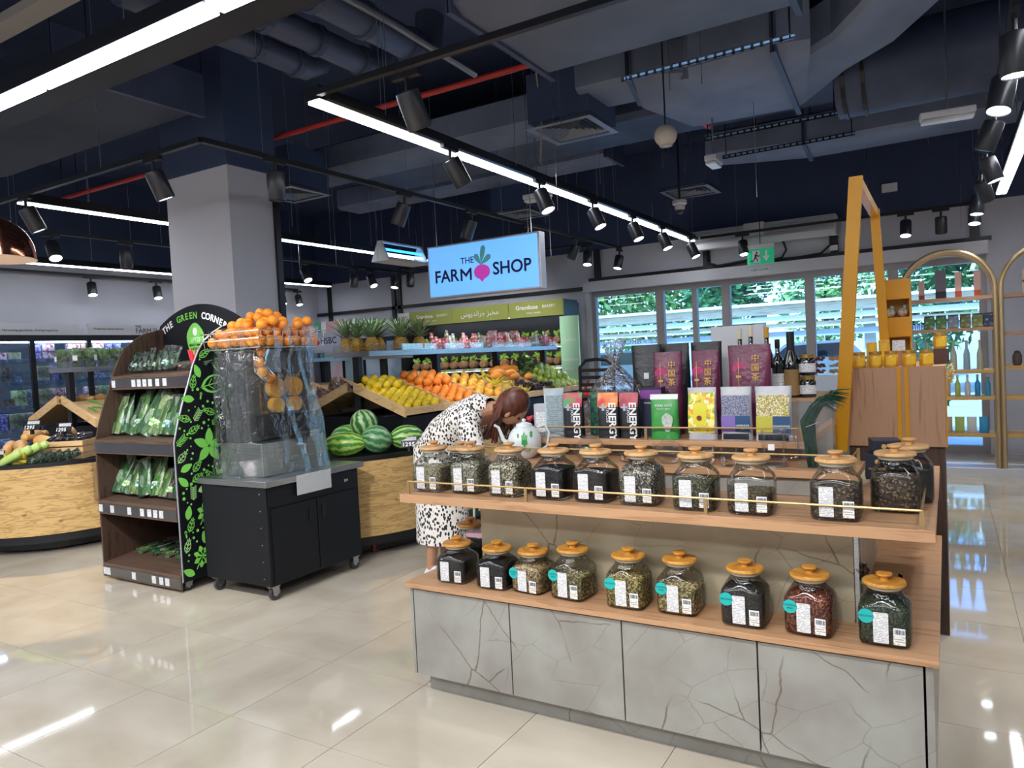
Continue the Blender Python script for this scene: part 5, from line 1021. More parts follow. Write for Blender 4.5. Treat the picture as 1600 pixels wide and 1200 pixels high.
# ---------------------------------------------------------------- islands
def island(cx, hw, y0, b_, y1, label):
    t = thing('produce_island', label, 'produce stand', (cx, y0, 0)); n = 20
    def outline(h, inset=0):
        pts = [((h-inset)*math.cos(a), b_-(b_-inset)*math.sin(a)) for a in [PI*k/n for k in range(n+1)]]
        return [(h-inset, y1-y0)] + pts + [(-(h-inset), y1-y0)]
    def wall(h_out, th, z0, z1, nm, m, inset=0):
        o_ = outline(h_out, inset); i_ = outline(h_out, inset+th); b = MB(); k = len(o_)
        vs = [(x, y, z) for z in (z0, z1) for x, y in o_] + [(x, y, z) for z in (z0, z1) for x, y in i_]; fs = []
        for i in range(k-1): fs += [(i+1, i, k+i, k+i+1), (2*k+i, 2*k+i+1, 3*k+i+1, 3*k+i), (k+i, 3*k+i, 3*k+i+1, k+i+1), (i, i+1, 2*k+i+1, 2*k+i)]
        b.add(vs, fs); return b.build(nm, m, t, True, ang=30)
    wall(hw, .03, .17, .755, 'wood_front', m_bamboo); wall(hw, .05, .10, .168, 'base_band', m_black, .012); wall(hw, .05, .756, .79, 'top_rim', m_black, -.004)
    b = MB(); b.prism(outline(hw, .04), .74, .756); b.build('deck', m_blackmatt, t); b = MB(); b.prism(outline(hw, .16), .02, .10); b.build('plinth', m_black, t)
    L_ = y1-y0; yy = .95
    while yy < L_-.2: MB().box(-.035, .035, yy, yy+.05, .756, 1.565).build('post', m_black, t); yy += 1.15
    MB().box(-.21, .21, .9, L_-.25, 1.566, 1.572).box(.205, .214, .9, L_-.25, 1.566, 1.61).box(-.214, -.205, .9, L_-.25, 1.566, 1.61).box(-.21, .21, .895, .903, 1.566, 1.61).build('high_shelf', m_steel, t)
    for s in (-1, 1): MB().box(s*.21-.002, s*.21+.002, .9, L_-.25, 1.612, 1.67).build('clear_guard', m_acryl, t)
    MB().box(-.21, .21, .898, .902, 1.612, 1.67).build('clear_guard', m_acryl, t)
    for s in (-1, 1):      # sloping trays both sides of the posts
        yy = .86
        while yy < L_-.5:
            y2 = yy+.62; sl = [(s*.04, 1.33), (s*.60, 1.11)]
            def board(ya, yb, za, zb, u0=0, u1=1, nm='tray_board', m=m_pine):
                q = MB(); x0_, z0_ = sl[0]; x1_, z1_ = sl[1]; X0, Z0 = x0_+(x1_-x0_)*u0, z0_+(z1_-z0_)*u0; X1, Z1 = x0_+(x1_-x0_)*u1, z0_+(z1_-z0_)*u1
                q.loft([[(X0, ya, Z0+za), (X1, ya, Z1+za), (X1, ya, Z1+zb), (X0, ya, Z0+zb)], [(X0, yb, Z0+za), (X1, yb, Z1+za), (X1, yb, Z1+zb), (X0, yb, Z0+zb)]]); q.build(nm, m, t)
            board(yy, yy+.018, -.07, .015); board(yy+.018, y2, -.07, -.055, nm='tray_base'); board(yy+.018, y2, -.07, -.0, .97, 1.0, nm='tray_lip')
            yy = y2+.006
        MB().box(min(s*.1, s*.5), max(s*.1, s*.5), .95, L_-.3, .756, 1.04).build('tray_support', m_blackmatt, t)
    for px_, py_ in ((hw*.75, .5), (hw*.93, 1.05)): MB().tube([(px_-.1, py_, .045), (px_-.08, py_, .045)], .045, 14).build('wheel', mat('red castor', 'a3282c', .4), t)
    return t
RC, RY0 = -4.47, 3.84; LC, LY0 = -7.36, 2.9
island(RC, .82, RY0, .94, 8.5, 'long round-ended oak produce island behind the juice cart, melons at its near end')
island(LC, .87, LY0, .85, 9.2, 'long round-ended oak produce island at the far left, squashes and crates on its near end')
def tray_pos(cx, s, u, y): return Vector((cx + s*(.04+.56*u), y, 1.33-.22*u-.055))
def fill(cx, s, y0, y1, kind, r, label, cat, group, u0=.06, u1=.92, lift=1., rot=None, jit=.006, layers=1, s_=1.):
    y = y0 + r; row = 0
    while y < y1-r*.6:
        u = u0 + (r/.56)*(row % 2)
        while u < u1:
            p = tray_pos(cx, s, u, y); p += Vector((rf.uniform(-jit, jit), rf.uniform(-jit, jit), r*lift+rf.uniform(0, jit)))
            fruit(kind, p, label, cat, group, rot(rf) if rot else None, s=s_); u += 2*r/.56
        y += 1.8*r; row += 1
fill(RC, 1, 4.72, 5.30, 'lemon', .035, 'yellow lemon in the sloping pine tray right of the black post', 'lemon', 'lemons in the pine tray', jit=.004)
fill(RC, 1, 5.32, 5.92, 'deep', .041, 'orange in the sloping tray next to the lemons', 'orange', 'loose oranges beside the lemons')
fill(RC, 1, 4.80, 5.2, 'lemon', .036, 'yellow lemon on the upper layer of the pine tray', 'lemon', 'upper lemons in the pine tray', u0=.02, u1=.3, lift=2.4)
fill(RC, 1, 5.34, 5.9, 'deep', .042, 'orange on the upper layer beside the lemons', 'orange', 'upper oranges beside the lemons', u0=.02, u1=.45, lift=2.5)
fill(RC, 1, 5.96, 6.42, 'mango', .05, 'yellow-orange mango in the tray beyond the oranges', 'mango', 'mangoes beyond the oranges', lift=1)
for k in range(16):
    u, y = rf.uniform(.1, .85), rf.uniform(6.5, 6.95); p = tray_pos(RC, 1, u, y); p.z += .03+.02*(k % 3); fruit('banana', p, 'greenish yellow banana in the tray before the papayas', 'banana', 'bananas in the long island tray', (rf.uniform(-.3, .3), rf.uniform(0, .5), rf.uniform(-.5, .5)+PI/2*(k % 2)))
for k in range(11):
    u, y = rf.uniform(.05, .5), 6.75+.055*k; p = tray_pos(RC, 1, u, y); p.z += .09+.03*(k % 2); fruit('papaya', p, 'long orange papaya laid on its side beyond the bananas', 'papaya', 'papayas in the long island tray', (PI/2, rf.uniform(-.2, .2), rf.uniform(-.3, .3)))
for k in range(20):
    u, y = rf.uniform(.4, .95), rf.uniform(6.95, 7.5); p = tray_pos(RC, 1, u, y); p.z += .035
    t = thing('grape_pack', 'clear pack of dark grapes in the island tray', 'grapes', p, rf.uniform(0, 3), 'packs of grapes') if k < 6 else None
    if t:
        b = MB()
        for q in range(34): b.sphere((rf.uniform(-.06, .06), rf.uniform(-.045, .045), rf.uniform(0, .04)), .012, 7, 5)
        o = b.build('grapes', mat('dark grape', '3a3150', .25, c2='5a3f56', ns=20, coat=.3), t, True); o['kind'] = 'stuff'; MB().box(-.075, .075, -.055, .055, -.02, .055).build('clear_pack', glass('clear box', 'f2f6fa', 1, .05, .08), t)
fill(RC, 1, 7.55, 8.2, 'apple', .039, 'pale green apple heaped at the far end of the island tray', 'apple', 'green apples at the far end', u0=.05, lift=1.2)
fill(RC, 1, 7.6, 8.15, 'apple', .041, 'pale green apple on the upper layer at the far end', 'apple', 'upper green apples at the far end', u0=.02, u1=.7, lift=2.7)
# carrots and vegetables in bags on the left face of the right island
def pillow(w, d, h, seed): return pouch_mesh(w, d, h, seed=seed, gusset=1)
bagm = {}
bandm = [MB().loft([[(-.05, -.031, z), (.05, -.031, z), (.05, -.0305, z), (-.05, -.0305, z)] for z in (.05, .10)]).mesh('printed_band', mat('band '+c, c, .3, c2='eef3f0', ns=60, contrast=(.5, .54))) for c in ('3aa08c', '2f8f4a', '7fbf3a')]
def veg_bag(kind, p, rot, label, group, s=1., cat='vegetable bag', name='vegetable_bag', band=0):
    cols = {'carrot': (['e0692c', 'ee8440', 'c9552a', 'f0f0ee', '7a3f94'], 30), 'spinach': (['3f8a45', '58a352', '2b6637', 'b5d6ae', '74b568', 'dfeee0'], 30), 'lettuce': (['9cc96a', '77b04f', 'c4e09b', '4f8a42', 'e6f2d8'], 28), 'dark': (['2a4a35', '3f6549', '1b3226', 'b5c9bd', '57805f'], 40),
            'radish': (['c42f58', 'e2e6e2', 'd85578', '6f9c58', 'a9294a'], 30), 'purple': (['5b2f4f', '7d4a6a', '3c2236', 'a9b89f', '4c6b44'], 36), 'bean': (['6fb54f', '8fcc68', '4f9438', 'cfe8b4'], 40), 'mix': (['8fae6a', 'c9483f', 'e2dfc9', '4f7a3c', 'd9a23c'], 24)}[kind]
    if kind not in bagm:
        M = grain('bag '+kind, cols[0], cols[1], .22, .9, .7, (1, 1, .45)); bagm[kind] = (pillow(.12, .055, .27, len(bagm)+40).mesh('bag', M, False), pillow(.128, .062, .29, len(bagm)+60).mesh('film', glass('bag film', 'f9fcfa', 1.0, .10, .07, crinkle=1., cs=30), False))
    t = thing(name, label, cat, p, 0, group, rot=rot); ob('bag', bagm[kind][0], t, scale=s); ob('film', bagm[kind][1], t, (0, 0, -.003), scale=s)
    if band: ob('printed_band', bandm[len(COL.objects) % 3], t, scale=s)
    return t
for k in range(12):
    kd = ('carrot', 'carrot', 'radish')[k % 3] if k < 8 else 'spinach'; p = tray_pos(RC, -1, .15+.23*(k % 4), 4.78+.16*(k//4)); p.z += .01
    veg_bag(kd, p, (0, -1.2, rf.uniform(-.3, .3)), {'carrot': 'bag of orange carrots in the tray left of the black post', 'radish': 'bag of red and white radishes in the tray left of the post', 'spinach': 'bag of greens behind the carrots left of the post'}[kd], 'bags in the left tray: '+kd, .75)
# watermelons
def wm(p, r, sc, rot, label, c1, c2):
    key = 'melon '+c1; M = mat(key, c1, .3, coat=.3)
    if not M.get('done'):
        M['done'] = 1; t = M.node_tree; L = t.links; tc = nd(t, 'ShaderNodeTexCoord'); sp = nd(t, 'ShaderNodeSeparateXYZ'); L.new(tc.outputs['Object'], sp.inputs[0]); at2 = nd(t, 'ShaderNodeMath', operation='ARCTAN2'); L.new(sp.outputs['Z'], at2.inputs[0]); L.new(sp.outputs['Y'], at2.inputs[1])
        n = nd(t, 'ShaderNodeTexNoise'); n.inputs['Scale'].default_value = 22; n.inputs['Detail'].default_value = 4; L.new(tc.outputs['Object'], n.inputs[0])
        a1 = nd(t, 'ShaderNodeMath', operation='MULTIPLY_ADD'); a1.inputs[1].default_value = .55; L.new(n.outputs[0], a1.inputs[0]); L.new(at2.outputs[0], a1.inputs[2])
        m5 = nd(t, 'ShaderNodeMath', operation='MULTIPLY'); m5.inputs[1].default_value = 11; L.new(a1.outputs[0], m5.inputs[0]); si = nd(t, 'ShaderNodeMath', operation='SINE'); L.new(m5.outputs[0], si.inputs[0])
        rp = nd(t, 'ShaderNodeValToRGB'); rp.color_ramp.elements[0].color = lin(c1); rp.color_ramp.elements[1].color = lin(c2); rp.color_ramp.elements[0].position = .35; rp.color_ramp.elements[1].position = .75
        mr = nd(t, 'ShaderNodeMapRange'); mr.inputs[1].default_value = -1; L.new(si.outputs[0], mr.inputs[0]); L.new(mr.outputs[0], rp.inputs[0]); L.new(rp.outputs[0], t.nodes['Principled BSDF'].inputs['Base Color'])
    o = MB().sphere((0, 0, 0), r, 28, 18, sc=sc).build('watermelon', M, None, True, loc=p, rot=rot); tag(o, label, 'watermelon', 'watermelons at the island end')
wm((-4.07, 4.42, 1.02), .115, (1.0, 1, .95), (.3, 1.3, .5), 'round striped watermelon topmost of the heap', '2d6a35', 'a9c98a')
wm((-3.93, 4.40, .895), .125, (1.0, .95, .9), (.2, .3, .9), 'round dark speckled watermelon below the topmost one', '3b7a48', '8db587')
wm((-4.28, 4.42, .89), .125, (1.05, 1, .9), (.5, 0, .2), 'watermelon at the left of the heap beside the juice machine', '3f8a3c', '9ccb74')
wm((-4.10, 4.22, .875), .105, (1.6, 1, .95), (.1, 0, .5), 'long light green watermelon lying in front of the heap', '4f9a35', 'bcd96a')
wm((-3.80, 4.62, .885), .105, (1.35, 1, .98), (.1, 0, .95), 'striped watermelon behind the price sign', '2f7a3a', 'b5d873')
wm((-4.42, 4.62, .88), .11, (1.05, 1, 1), (.1, 0, .95), 'watermelon hidden at the back of the heap', '2f7a3a', '8dbb63')
def price_sign(p, rz, label, w=.13, h=.09):
    t = thing('price_sign', label, 'price sign', p, rz, 'black chalkboard price signs'); M = m_black
    b = MB(); b.X = Matrix.Rotation(-.35, 4, 'X'); b.box(-w/2, w/2, -.006, 0, .04, .04+h); b.build('board', M, t)
    b = MB(); b.X = Matrix.Rotation(-.35, 4, 'X'); b.box(-w/2+.008, w/2-.008, -.0075, -.006, .04+h*.6, .04+h*.92); b.build('header_print', print_mat('sign header', 'd5d8e0', '3c414c', 170), t)
    for q, ch in enumerate('1295'): 
        o = text(ch, h*.5, m_whiteink, t, (-w*.3+q*w*.2, -.026, .065), (PI/2-.35, 0, 0), bold=.0008)
    MB().box(-.01, .01, -.008, .02, 0, .05).build('clip', M, t)
price_sign((-3.70, 4.52, .78), .55, 'black price sign clipped before the watermelons'); 
# lower produce ring beyond the melons: oranges, papaya, apples
for k in range(16):
    y = 4.95+.05*k; x = RC+.62+rf.uniform(-.03, .07); fruit('deep' if k % 3 else 'papaya', (x, y, .81+.05*(k % 2)), 'orange fruit on the lower deck behind the striped melon', 'orange', 'orange fruit on the lower deck', (PI/2, 0, 1.2) if not k % 3 else None)
for k in range(34):
    y = 6.9+.09*(k//3); x = RC+.52+.085*(k % 3); fruit('red', (x, y, .80+.03*rf.random()), 'red apple on the lower deck seen behind the silver pouch', 'apple', 'red apples on the lower deck')
o = MB().box(RC+.44, RC+.78, 4.85, 5.75, .79, .80).build('clear_tray', m_acryl); tag(o, 'clear shelf tray under the orange fruit on the lower deck', 'tray'); o.location.z = -.0335
# pineapples on the high shelf
def pineapple(p, label, k):
    t = thing('pineapple', label, 'pineapple', p, k*1.1, 'pineapples on the high shelf')
    b = MB(); n = 12; rings = []
    for j in range(13):
        f = j/12; r_ = .062*math.sin(PI*(.14+.74*f))**.6; rings.append([((r_*(1.05 if (i+j) % 2 else .9))*math.cos(2*PI*(i+.5*(j % 2))/n), (r_*(1.05 if (i+j) % 2 else .9))*math.sin(2*PI*(i+.5*(j % 2))/n), .003+.16*f) for i in range(n)])
    b.loft(rings); b.build('fruit', mat('pineapple skin', 'b98432', .55, c2='8a7a34', ns=26, bump=.6, bs=60, rnd=.12), t)
    b = MB(); rr_ = random.Random(k)
    for q in range(46):
        a = q*2.4; lv = q/46; L_ = .13+.12*math.sin(PI*min(1, lv*.8+.2)); el = .25+1.15*lv; d = Vector((math.cos(a)*math.cos(el), math.sin(a)*math.cos(el), math.sin(el))); s = Vector((-math.sin(a), math.cos(a), 0))*.009; o = Vector((0, 0, .155+.035*lv)); m_ = o+d*L_*.55; e = o+d*L_+Vector((math.cos(a), math.sin(a), -.4))*L_*.12
        b.add([o-s, o+s, m_+s*.9, m_-s*.9, e], [(0, 1, 2, 3), (3, 2, 4)])
    b.build('crown', mat('pineapple leaf', '4d6b45', .5, c2='86a079', ns=30), t)
for k, (dx, dy) in enumerate(((-.13, .99), (-.03, 1.02), (.10, 1.06), (.02, 1.24), (.14, 1.40), (-.10, 1.3), (.04, 1.56), (.15, 1.68))):
    pineapple((RC+dx, RY0+dy, 1.573), ['pineapple at the near left corner of the high shelf', 'pineapple second from the left on the high shelf', 'front middle pineapple with wide crown', 'pineapple behind the front middle one', 'greener pineapple right of the middle', 'pineapple at the back left of the high shelf', 'pineapple behind the greener one', 'last pineapple on the right before the red packets'][k], k)
# packets along the high shelf
PK = ['b3312f', 'c9596a', '8c9aa6', 'd9879a', 'a83444', 'c0b8b4', '7d3a58', 'b8465a', '5f7d52', 'c96a5a']
pk_m = {}
for k in range(44):
    y = RY0+1.92+.058*k; c = PK[(k*7) % 10]; h = rf.uniform(.12, .24)
    if k % 4 == 3:
        o = ob('shelf_carton', MB().box(-.045, .045, -.024, .024, 0, h).mesh('shelf_carton', mat('packet b '+c, c, .4, c2='e0d5d2', ns=30, contrast=(.5, .6))), None, (RC+.13, y, 1.573)); tag(o, 'small coloured carton among the red packets on the high shelf', 'box', 'packets on the high shelf: cartons')
    else:
        if c not in pk_m: pk_m[c] = pouch_mesh(.05, .06, .17, seed=k).mesh('packet', mat('packet a '+c, c, .3, c2='e8dcd8', ns=34, contrast=(.5, .58)), True)
        o = ob('fruit_packet', pk_m[c], None, (RC+.13+rf.uniform(-.015, .015), y, 1.574), (0, 0, PI/2), scale=(1, 1, h/.17)); tag(o, 'red and pink fruit packet on the high shelf right of the pineapples', 'packet', 'packets on the high shelf: pouches')
t = thing('bunch_of_herbs', 'bunch of dark leaves before the green apples', 'herbs', (RC+.2, 7.45, 1.33)); foliage(160, (0, 0, .08), (.16, .12, .08), .045, rf).build('leaves', mat('dark herb', '2c4433', .5, c2='6f9a5a', ns=10), t); MB().tube([(0, 0, -.06), (0, 0, .06)], .01, 6).build('stalk', m_leaf, t)
# ---- left island content
for k, (x, y, z, rz, lb) in enumerate(((-7.24, 3.16, .845, .3, 'butternut squash lowest at the far left'), (-7.10, 3.28, .92, 1.2, 'butternut squash with its neck to the right'), (-7.2, 3.42, .99, .4, 'butternut squash on top of the heap'), (-7.02, 3.45, .95, 2.0, 'butternut squash beside the crate corner'), (-7.35, 3.3, .90, .9, 'butternut squash cut by the left edge'), (-7.3, 3.5, 1.0, 2.6, 'butternut squash at the back of the heap'))): fruit('squash', (x, y, z), lb, 'squash', 'butternut squashes', (PI/2, 0, rz))
for k, (x, y, z, lb) in enumerate(((-6.97, 3.62, 1.0, 'round cantaloupe against the pine tray end'), (-6.98, 3.22, .85, 'round cantaloupe behind the green marrows'))): fruit('melon', (x, y, z), lb, 'melon', 'cantaloupes')
for k in range(4): fruit('marrow', (-6.93+.03*k, 3.08+.06*k, .82+.02*k), ['pale green marrow leaning at the rim', 'second pale green marrow', 'third pale green marrow', 'last pale green marrow'][k]+' on the left island', 'marrow', 'green marrows', (0, -.5, .35))
for k in range(9): fruit('banana', (-7.15+.04*k, 3.02+.02*k, .80+.02*(k % 3)), 'small yellow-green banana at the very left rim', 'banana', 'bananas at the left rim', (0, .3, rf.uniform(0, 3)))
def crate(x, y, z, w, d, h, rz, label):
    t = thing('wooden_crate', label, 'crate', (x, y, z), rz)
    for q in range(3):
        za = .004+q*h/3
        for s in (0, 1): MB().box(-w/2, w/2, -d/2+s*(d-.01), -d/2+.01+s*(d-.01), za, za+h/3-.012).build('slat', m_pine, t); MB().box(-w/2+s*(w-.01), -w/2+.01+s*(w-.01), -d/2+.011, d/2-.011, za, za+h/3-.012).build('slat', m_pine, t)
    MB().box(-w/2+.01, w/2-.01, -d/2+.01, d/2-.01, 0, .008).build('base', m_pine, t); return t
crate(-6.80, 3.56, .7905, .36, .30, .17, .55, 'pale slatted crate holding aubergines on the left island'); crate(-7.22, 3.30, .7905, .30, .24, .05, .3, 'low slatted crate under the squashes')
for k in range(12): 
    a = Matrix.Rotation(.55, 3, 'Z') @ Vector((-.14+.065*(k % 5), -.07+.075*(k//5), 0)); fruit('aubergine', (-6.80+a.x, 3.56+a.y, .955+.02*(k//5)), 'glossy dark aubergine heaped in the slatted crate', 'aubergine', 'aubergines in the crate', (PI/2+rf.uniform(-.3, .3), 0, rf.uniform(0, 1)))
for k in range(5): veg_bag('dark', (-6.78+.035*k, 3.18+.055*k, .80), (0, 1.1, .6), 'film-wrapped pack of dark aubergines in front of the crate', 'wrapped aubergine packs', .55)
price_sign((-7.05, 3.35, 1.02), .45, 'black price sign standing in the squashes'); price_sign((-7.02, 3.03, .79), .4, 'black price sign at the rim of the left island'); price_sign((-6.82, 3.50, .985), .45, 'black price sign standing in the aubergines')
fill(LC, 1, 3.9, 4.5, 'squash', .055, 'squash in the sloping tray of the left island', 'squash', 'squashes in the left island tray', u0=.5) if False else None
for k in range(46):
    u, y = rf.uniform(.1, .9), rf.uniform(3.85, 4.8); p = tray_pos(LC, 1, u, y); p.z += .02
    if k < 24: o = ob('green_bean', MB().tube([(-.06, 0, 0), (0, 0, .006), (.06, 0, 0)], .006, 6).mesh('green_bean', mat('bean green', '5f9e3f', .4)) if k == 0 else bpy.data.meshes['green_bean'], None, p, (0, rf.uniform(0, .3), rf.uniform(-1, 1)), scale=1.5); tag(o, 'long green bean in the left island tray', 'bean', 'green beans in the left island tray')
for k in range(14):
    p = tray_pos(LC, -1, .15+.2*(k % 4), 3.85+.12*(k//4)); fruit('squash', p+Vector((0, 0, .05)), 'squash in the left sloping tray of the left island', 'squash', 'squashes in the far left tray', (PI/2, 0, rf.uniform(0, 3)), s=.7)
def herb_pot(x, y, z, label, k):
    t = thing('herb_pot', label if k < 2 else ORD[k]+' '+label, 'potted herb', (x, y, z), k, 'potted herbs on the left high shelf')
    MB().lathe([(.03, 0), (.042, .07), (.001, .07)], 14).build('pot', mat('pot green', '7fae5f', .5), t, True); foliage(120, (0, 0, .15), (.06, .06, .075), .026, random.Random(k)).build('leaves', mat('basil leaf', '4f8f35', .45, c2='86b85a', ns=14), t)
    MB().lathe([(.04, .0), (.062, .12), (.072, .22)], 16, caps=False).build('film_sleeve', glass('crinkled film', 'f6faf7', 1.5, .12, .13, crinkle=1., cs=45), t, True); MB().box(-.02, .02, -.064, -.062, .10, .15).build('white_tag', m_paper, t)
for k in range(13): herb_pot(LC-.12+.24*(k % 2) if k < 2 else LC+.13, LY0+.98+.13*k-(.13 if k else 0), 1.573, ['potted basil at the near corner of the left high shelf', 'potted basil second on the left high shelf'][k] if k < 2 else 'leafy potted basil in a film sleeve along the left high shelf', k)
# paper bag holders on the island fronts
def bagbox(p, rz, label):
    t = thing('leaflet_holder', label, 'leaflet holder', p, rz); MB().box(-.08, .08, -.05, -.047, 0, .36).box(-.08, .08, 0, .003, 0, .36).box(-.082, -.08, -.05, .003, 0, .36).box(.08, .082, -.05, .003, 0, .36).build('clear_box', m_acryl, t)
    MB().box(-.07, .07, -.04, -.012, .01, .33).build('paper_bags', mat('kraft paper', 'c39a6b', .7, c2='b48a5c', ns=8), t); MB().prism([(-.03, .12), (.035, .12), (.0, .2)], -.0412, -.0402, 'y').build('leaf_print', mat('brown print', '5a4330'), t)
bagbox((-6.475, 3.63, .42), PI/2-.25, 'clear holder of kraft paper bags on the left island front'); bagbox((-3.655, 4.72, .42), PI/2-.2, 'clear holder of kraft paper bags on the island behind the tea jars')

# ---------------------------------------------------------------- green corner shelf unit
GX0, GX1 = -5.46, -4.49
t = GU = thing('herb_display_unit', 'dark walnut rolling shelf unit headed THE GREEN CORNER', 'shelf unit', (GX0, 3.02, 0))
prof = [(0, .075), (0, 1.03), (.04, 1.17), (.085, 1.30), (.13, 1.41), (.18, 1.55), (.23, 1.65), (.28, 1.72), (.36, 1.78), (.44, 1.825), (.62, 1.87), (.62, .075)]
W_ = GX1-GX0
MB().prism(prof, 0, .018, 'x').build('side_panel', m_walnut, t); MB().prism(prof, W_-.02, W_, 'x').build('side_panel', m_blackmatt, t)
# light edge on the printed panel
MB().tube([(W_-.01, y-.002, z) for y, z in prof[:-2]], .006, 6).build('edge_trim', mat('edge grey', 'a9adb5', .35, m=.5), t, True)
hd = [(.02, .6), (W_, .6)]
arc = []
for k in range(25):
    f = k/24; x = -.02 + (W_+.02)*f; arc.append((x, 1.835+.195*math.sin(PI*min(1, max(0, .06+.88*f)))**.8))
MB().prism([(-.02, .1)] + arc + [(W_, .1)], .60, .62, 'y').build('back_panel', m_blackmatt, t)
for i, (y0, z) in enumerate(((.16, 1.50), (0.0, 1.04), (0.0, .59), (0, .12))):
    b = MB(); b.loft([[(.019, y0, z-.018), (.019, .598, z+.05), (.019, .598, z+.068), (.019, y0, z)], [(W_-.021, y0, z-.018), (W_-.021, .598, z+.05), (W_-.021, .598, z+.068), (W_-.021, y0, z)]]); b.build('shelf', m_walnuth, t)
    MB().box(.019, W_-.021, y0-.012, y0-.0005, z-.10, z+.002).build('shelf_lip', m_walnuth, t); MB().box(.019, W_-.021, y0-.016, y0-.0125, z-.088, z-.02).build('price_rail', glass('price rail', 'c9c4d6', 1, .1, .25), t)
    for q in ({0: (0, .3, .38, .46, .54, .64, .74), 1: (), 2: (0, .17, .42, .6, .7, .78, .86), 3: (0, .05, .42, .7, .8, .88)}[i]):
        MB().box(.03+q*.88*W_, .075+q*.88*W_, y0-.0185, y0-.0165, z-.082, z-.030).build('price_label', print_mat('shelf label', 'dfe1e6', '6a6f78', 120), t)
MB().box(.02, W_-.02, .02, .6, .07, .10).build('base', m_walnuth, t)
cm = None
def castor(par, x, y, r=.04, rubber=m_rubber, nm='castor', top=.08):
    q = ob(nm, MB().box(x-.03, x+.03, y-.03, y+.03, top-.012, top-.0005).box(x-.02, x-.016, y-.02, y+.03, r, top-.01).box(x+.016, x+.02, y-.02, y+.03, r, top-.01).mesh('castor', m_steel), par)
    MB().tube([(x-.012, y+.008, r), (x+.012, y+.008, r)], r, 18).build('wheel', rubber, q, True); MB().tube([(x-.014, y+.008, r), (x+.014, y+.008, r)], r*.4, 12).build('hub', m_steel, q, True)
for x, y in ((.09, .07), (W_-.05, .05), (.09, .53), (W_-.05, .53)): castor(t, x, y, .032, top=.0695)
m_leafg = mat('print green', '7ccf5a', .45); m_leafw = mat('print white', 'e6ebe6', .45)
# arched lettering on the header
words = 'THE GREEN CORNER'; n = len(words); cx_, cz_, rad = .415, 1.195, .75
wid = {'I': .4, ' ': .55}
for k, ch in enumerate(words):
    if ch == ' ': continue
    a = PI/2 + .52 - 1.04*k/(n-1); g_ = 4 <= k <= 8
    o = text(ch, .072, m_leafg if g_ else m_whiteink, t, (cx_+rad*math.cos(a), .597, cz_+rad*math.sin(a)), (PI/2, 0, 0), bold=.0016); o.rotation_euler = (PI/2, -(a-PI/2), 0); o.rotation_euler = Matrix.Rotation(-(a-PI/2), 4, 'Y').to_3x3().to_4x4().to_euler() if False else (Matrix.Rotation(PI/2-a, 4, 'Y') @ Matrix.Rotation(PI/2, 4, 'X')).to_euler()
em_ = MB().prism([(.43+.105*math.cos(a)*(1+.03*math.sin(5*a)), 1.76+.125*math.sin(a)*(1+.03*math.cos(4*a))) for a in [k*PI/16 for k in range(32)]], .5965, .5985, 'y'); em_.build('emblem_print', m_leafg, t)
MB().prism([(.43+.025*math.cos(a), 1.82+.032*math.sin(a)) for a in [k*PI/10 for k in range(20)]], .5945, .5965, 'y').build('emblem_leaf', m_whiteink, t)
text('LPTD', .05, m_whiteink, t, (.43, .595, 1.755)); text('SELECT HERBS', .024, m_blackmatt, t, (.43, .595, 1.715), bold=.0006); text('& LETTUCES', .024, m_blackmatt, t, (.43, .595, 1.685), bold=.0006)
# herb print on the right side panel
rp_ = random.Random(17); pm = [MB(), MB()]; XP = W_+.0015
def inpanel(y, z):
    if not (.035 < y < .585 and .12 < z): return False
    f = 0
    for (ya, za), (yb, zb) in zip(prof[1:-2], prof[2:-1]):
        if ya <= y <= yb: return z < za+(zb-za)*(y-ya)/(yb-ya)-.04
    return z < 1.8
def leafshape(b, y, z, L_, wd, a, hollow=False, fork=False):
    c, s = math.cos(a), math.sin(a); pts = []
    for k in range(14):
        f = k/13*2; u = f if f <= 1 else 2-f; v = wd*math.sin(PI*u**.8)*(1 if f <= 1 else -1); pts.append((y+c*(u-.5)*L_-s*v, z+s*(u-.5)*L_+c*v))
    if hollow:
        inner = [(y+(p-y)*.8, z+(q-z)*.8) for p, q in pts]; k = len(pts); b.add([(XP, p, q) for p, q in pts+inner], [(i, (i+1) % k, k+(i+1) % k, k+i) for i in range(k)]); line(b, (y-c*L_*.5, z-s*L_*.5), (y+c*L_*.5, z+s*L_*.5), .0035)
        for q in (-.25, 0, .25): 
            for sg in (-1, 1): line(b, (y+c*L_*q, z+s*L_*q), (y+c*L_*(q+.15)-s*wd*.6*sg, z+s*L_*(q+.15)+c*wd*.6*sg), .003)
    else: b.add([(XP, p, q) for p, q in pts], [tuple(range(len(pts)))])
def line(b, p, q, w_):
    d = Vector((q[0]-p[0], q[1]-p[1])); d.normalize(); s = Vector((-d.y, d.x))*w_; b.add([(XP, p[0]-s.x, p[1]-s.y), (XP, q[0]-s.x, q[1]-s.y), (XP, q[0]+s.x, q[1]+s.y), (XP, p[0]+s.x, p[1]+s.y)], [(0, 1, 2, 3)])
placed = []
def free(y, z, r_):
    if not inpanel(y, z) or any((y-a)**2+(z-b_)**2 < (r_+c)**2 for a, b_, c in placed): return False
    placed.append((y, z, r_)); return True
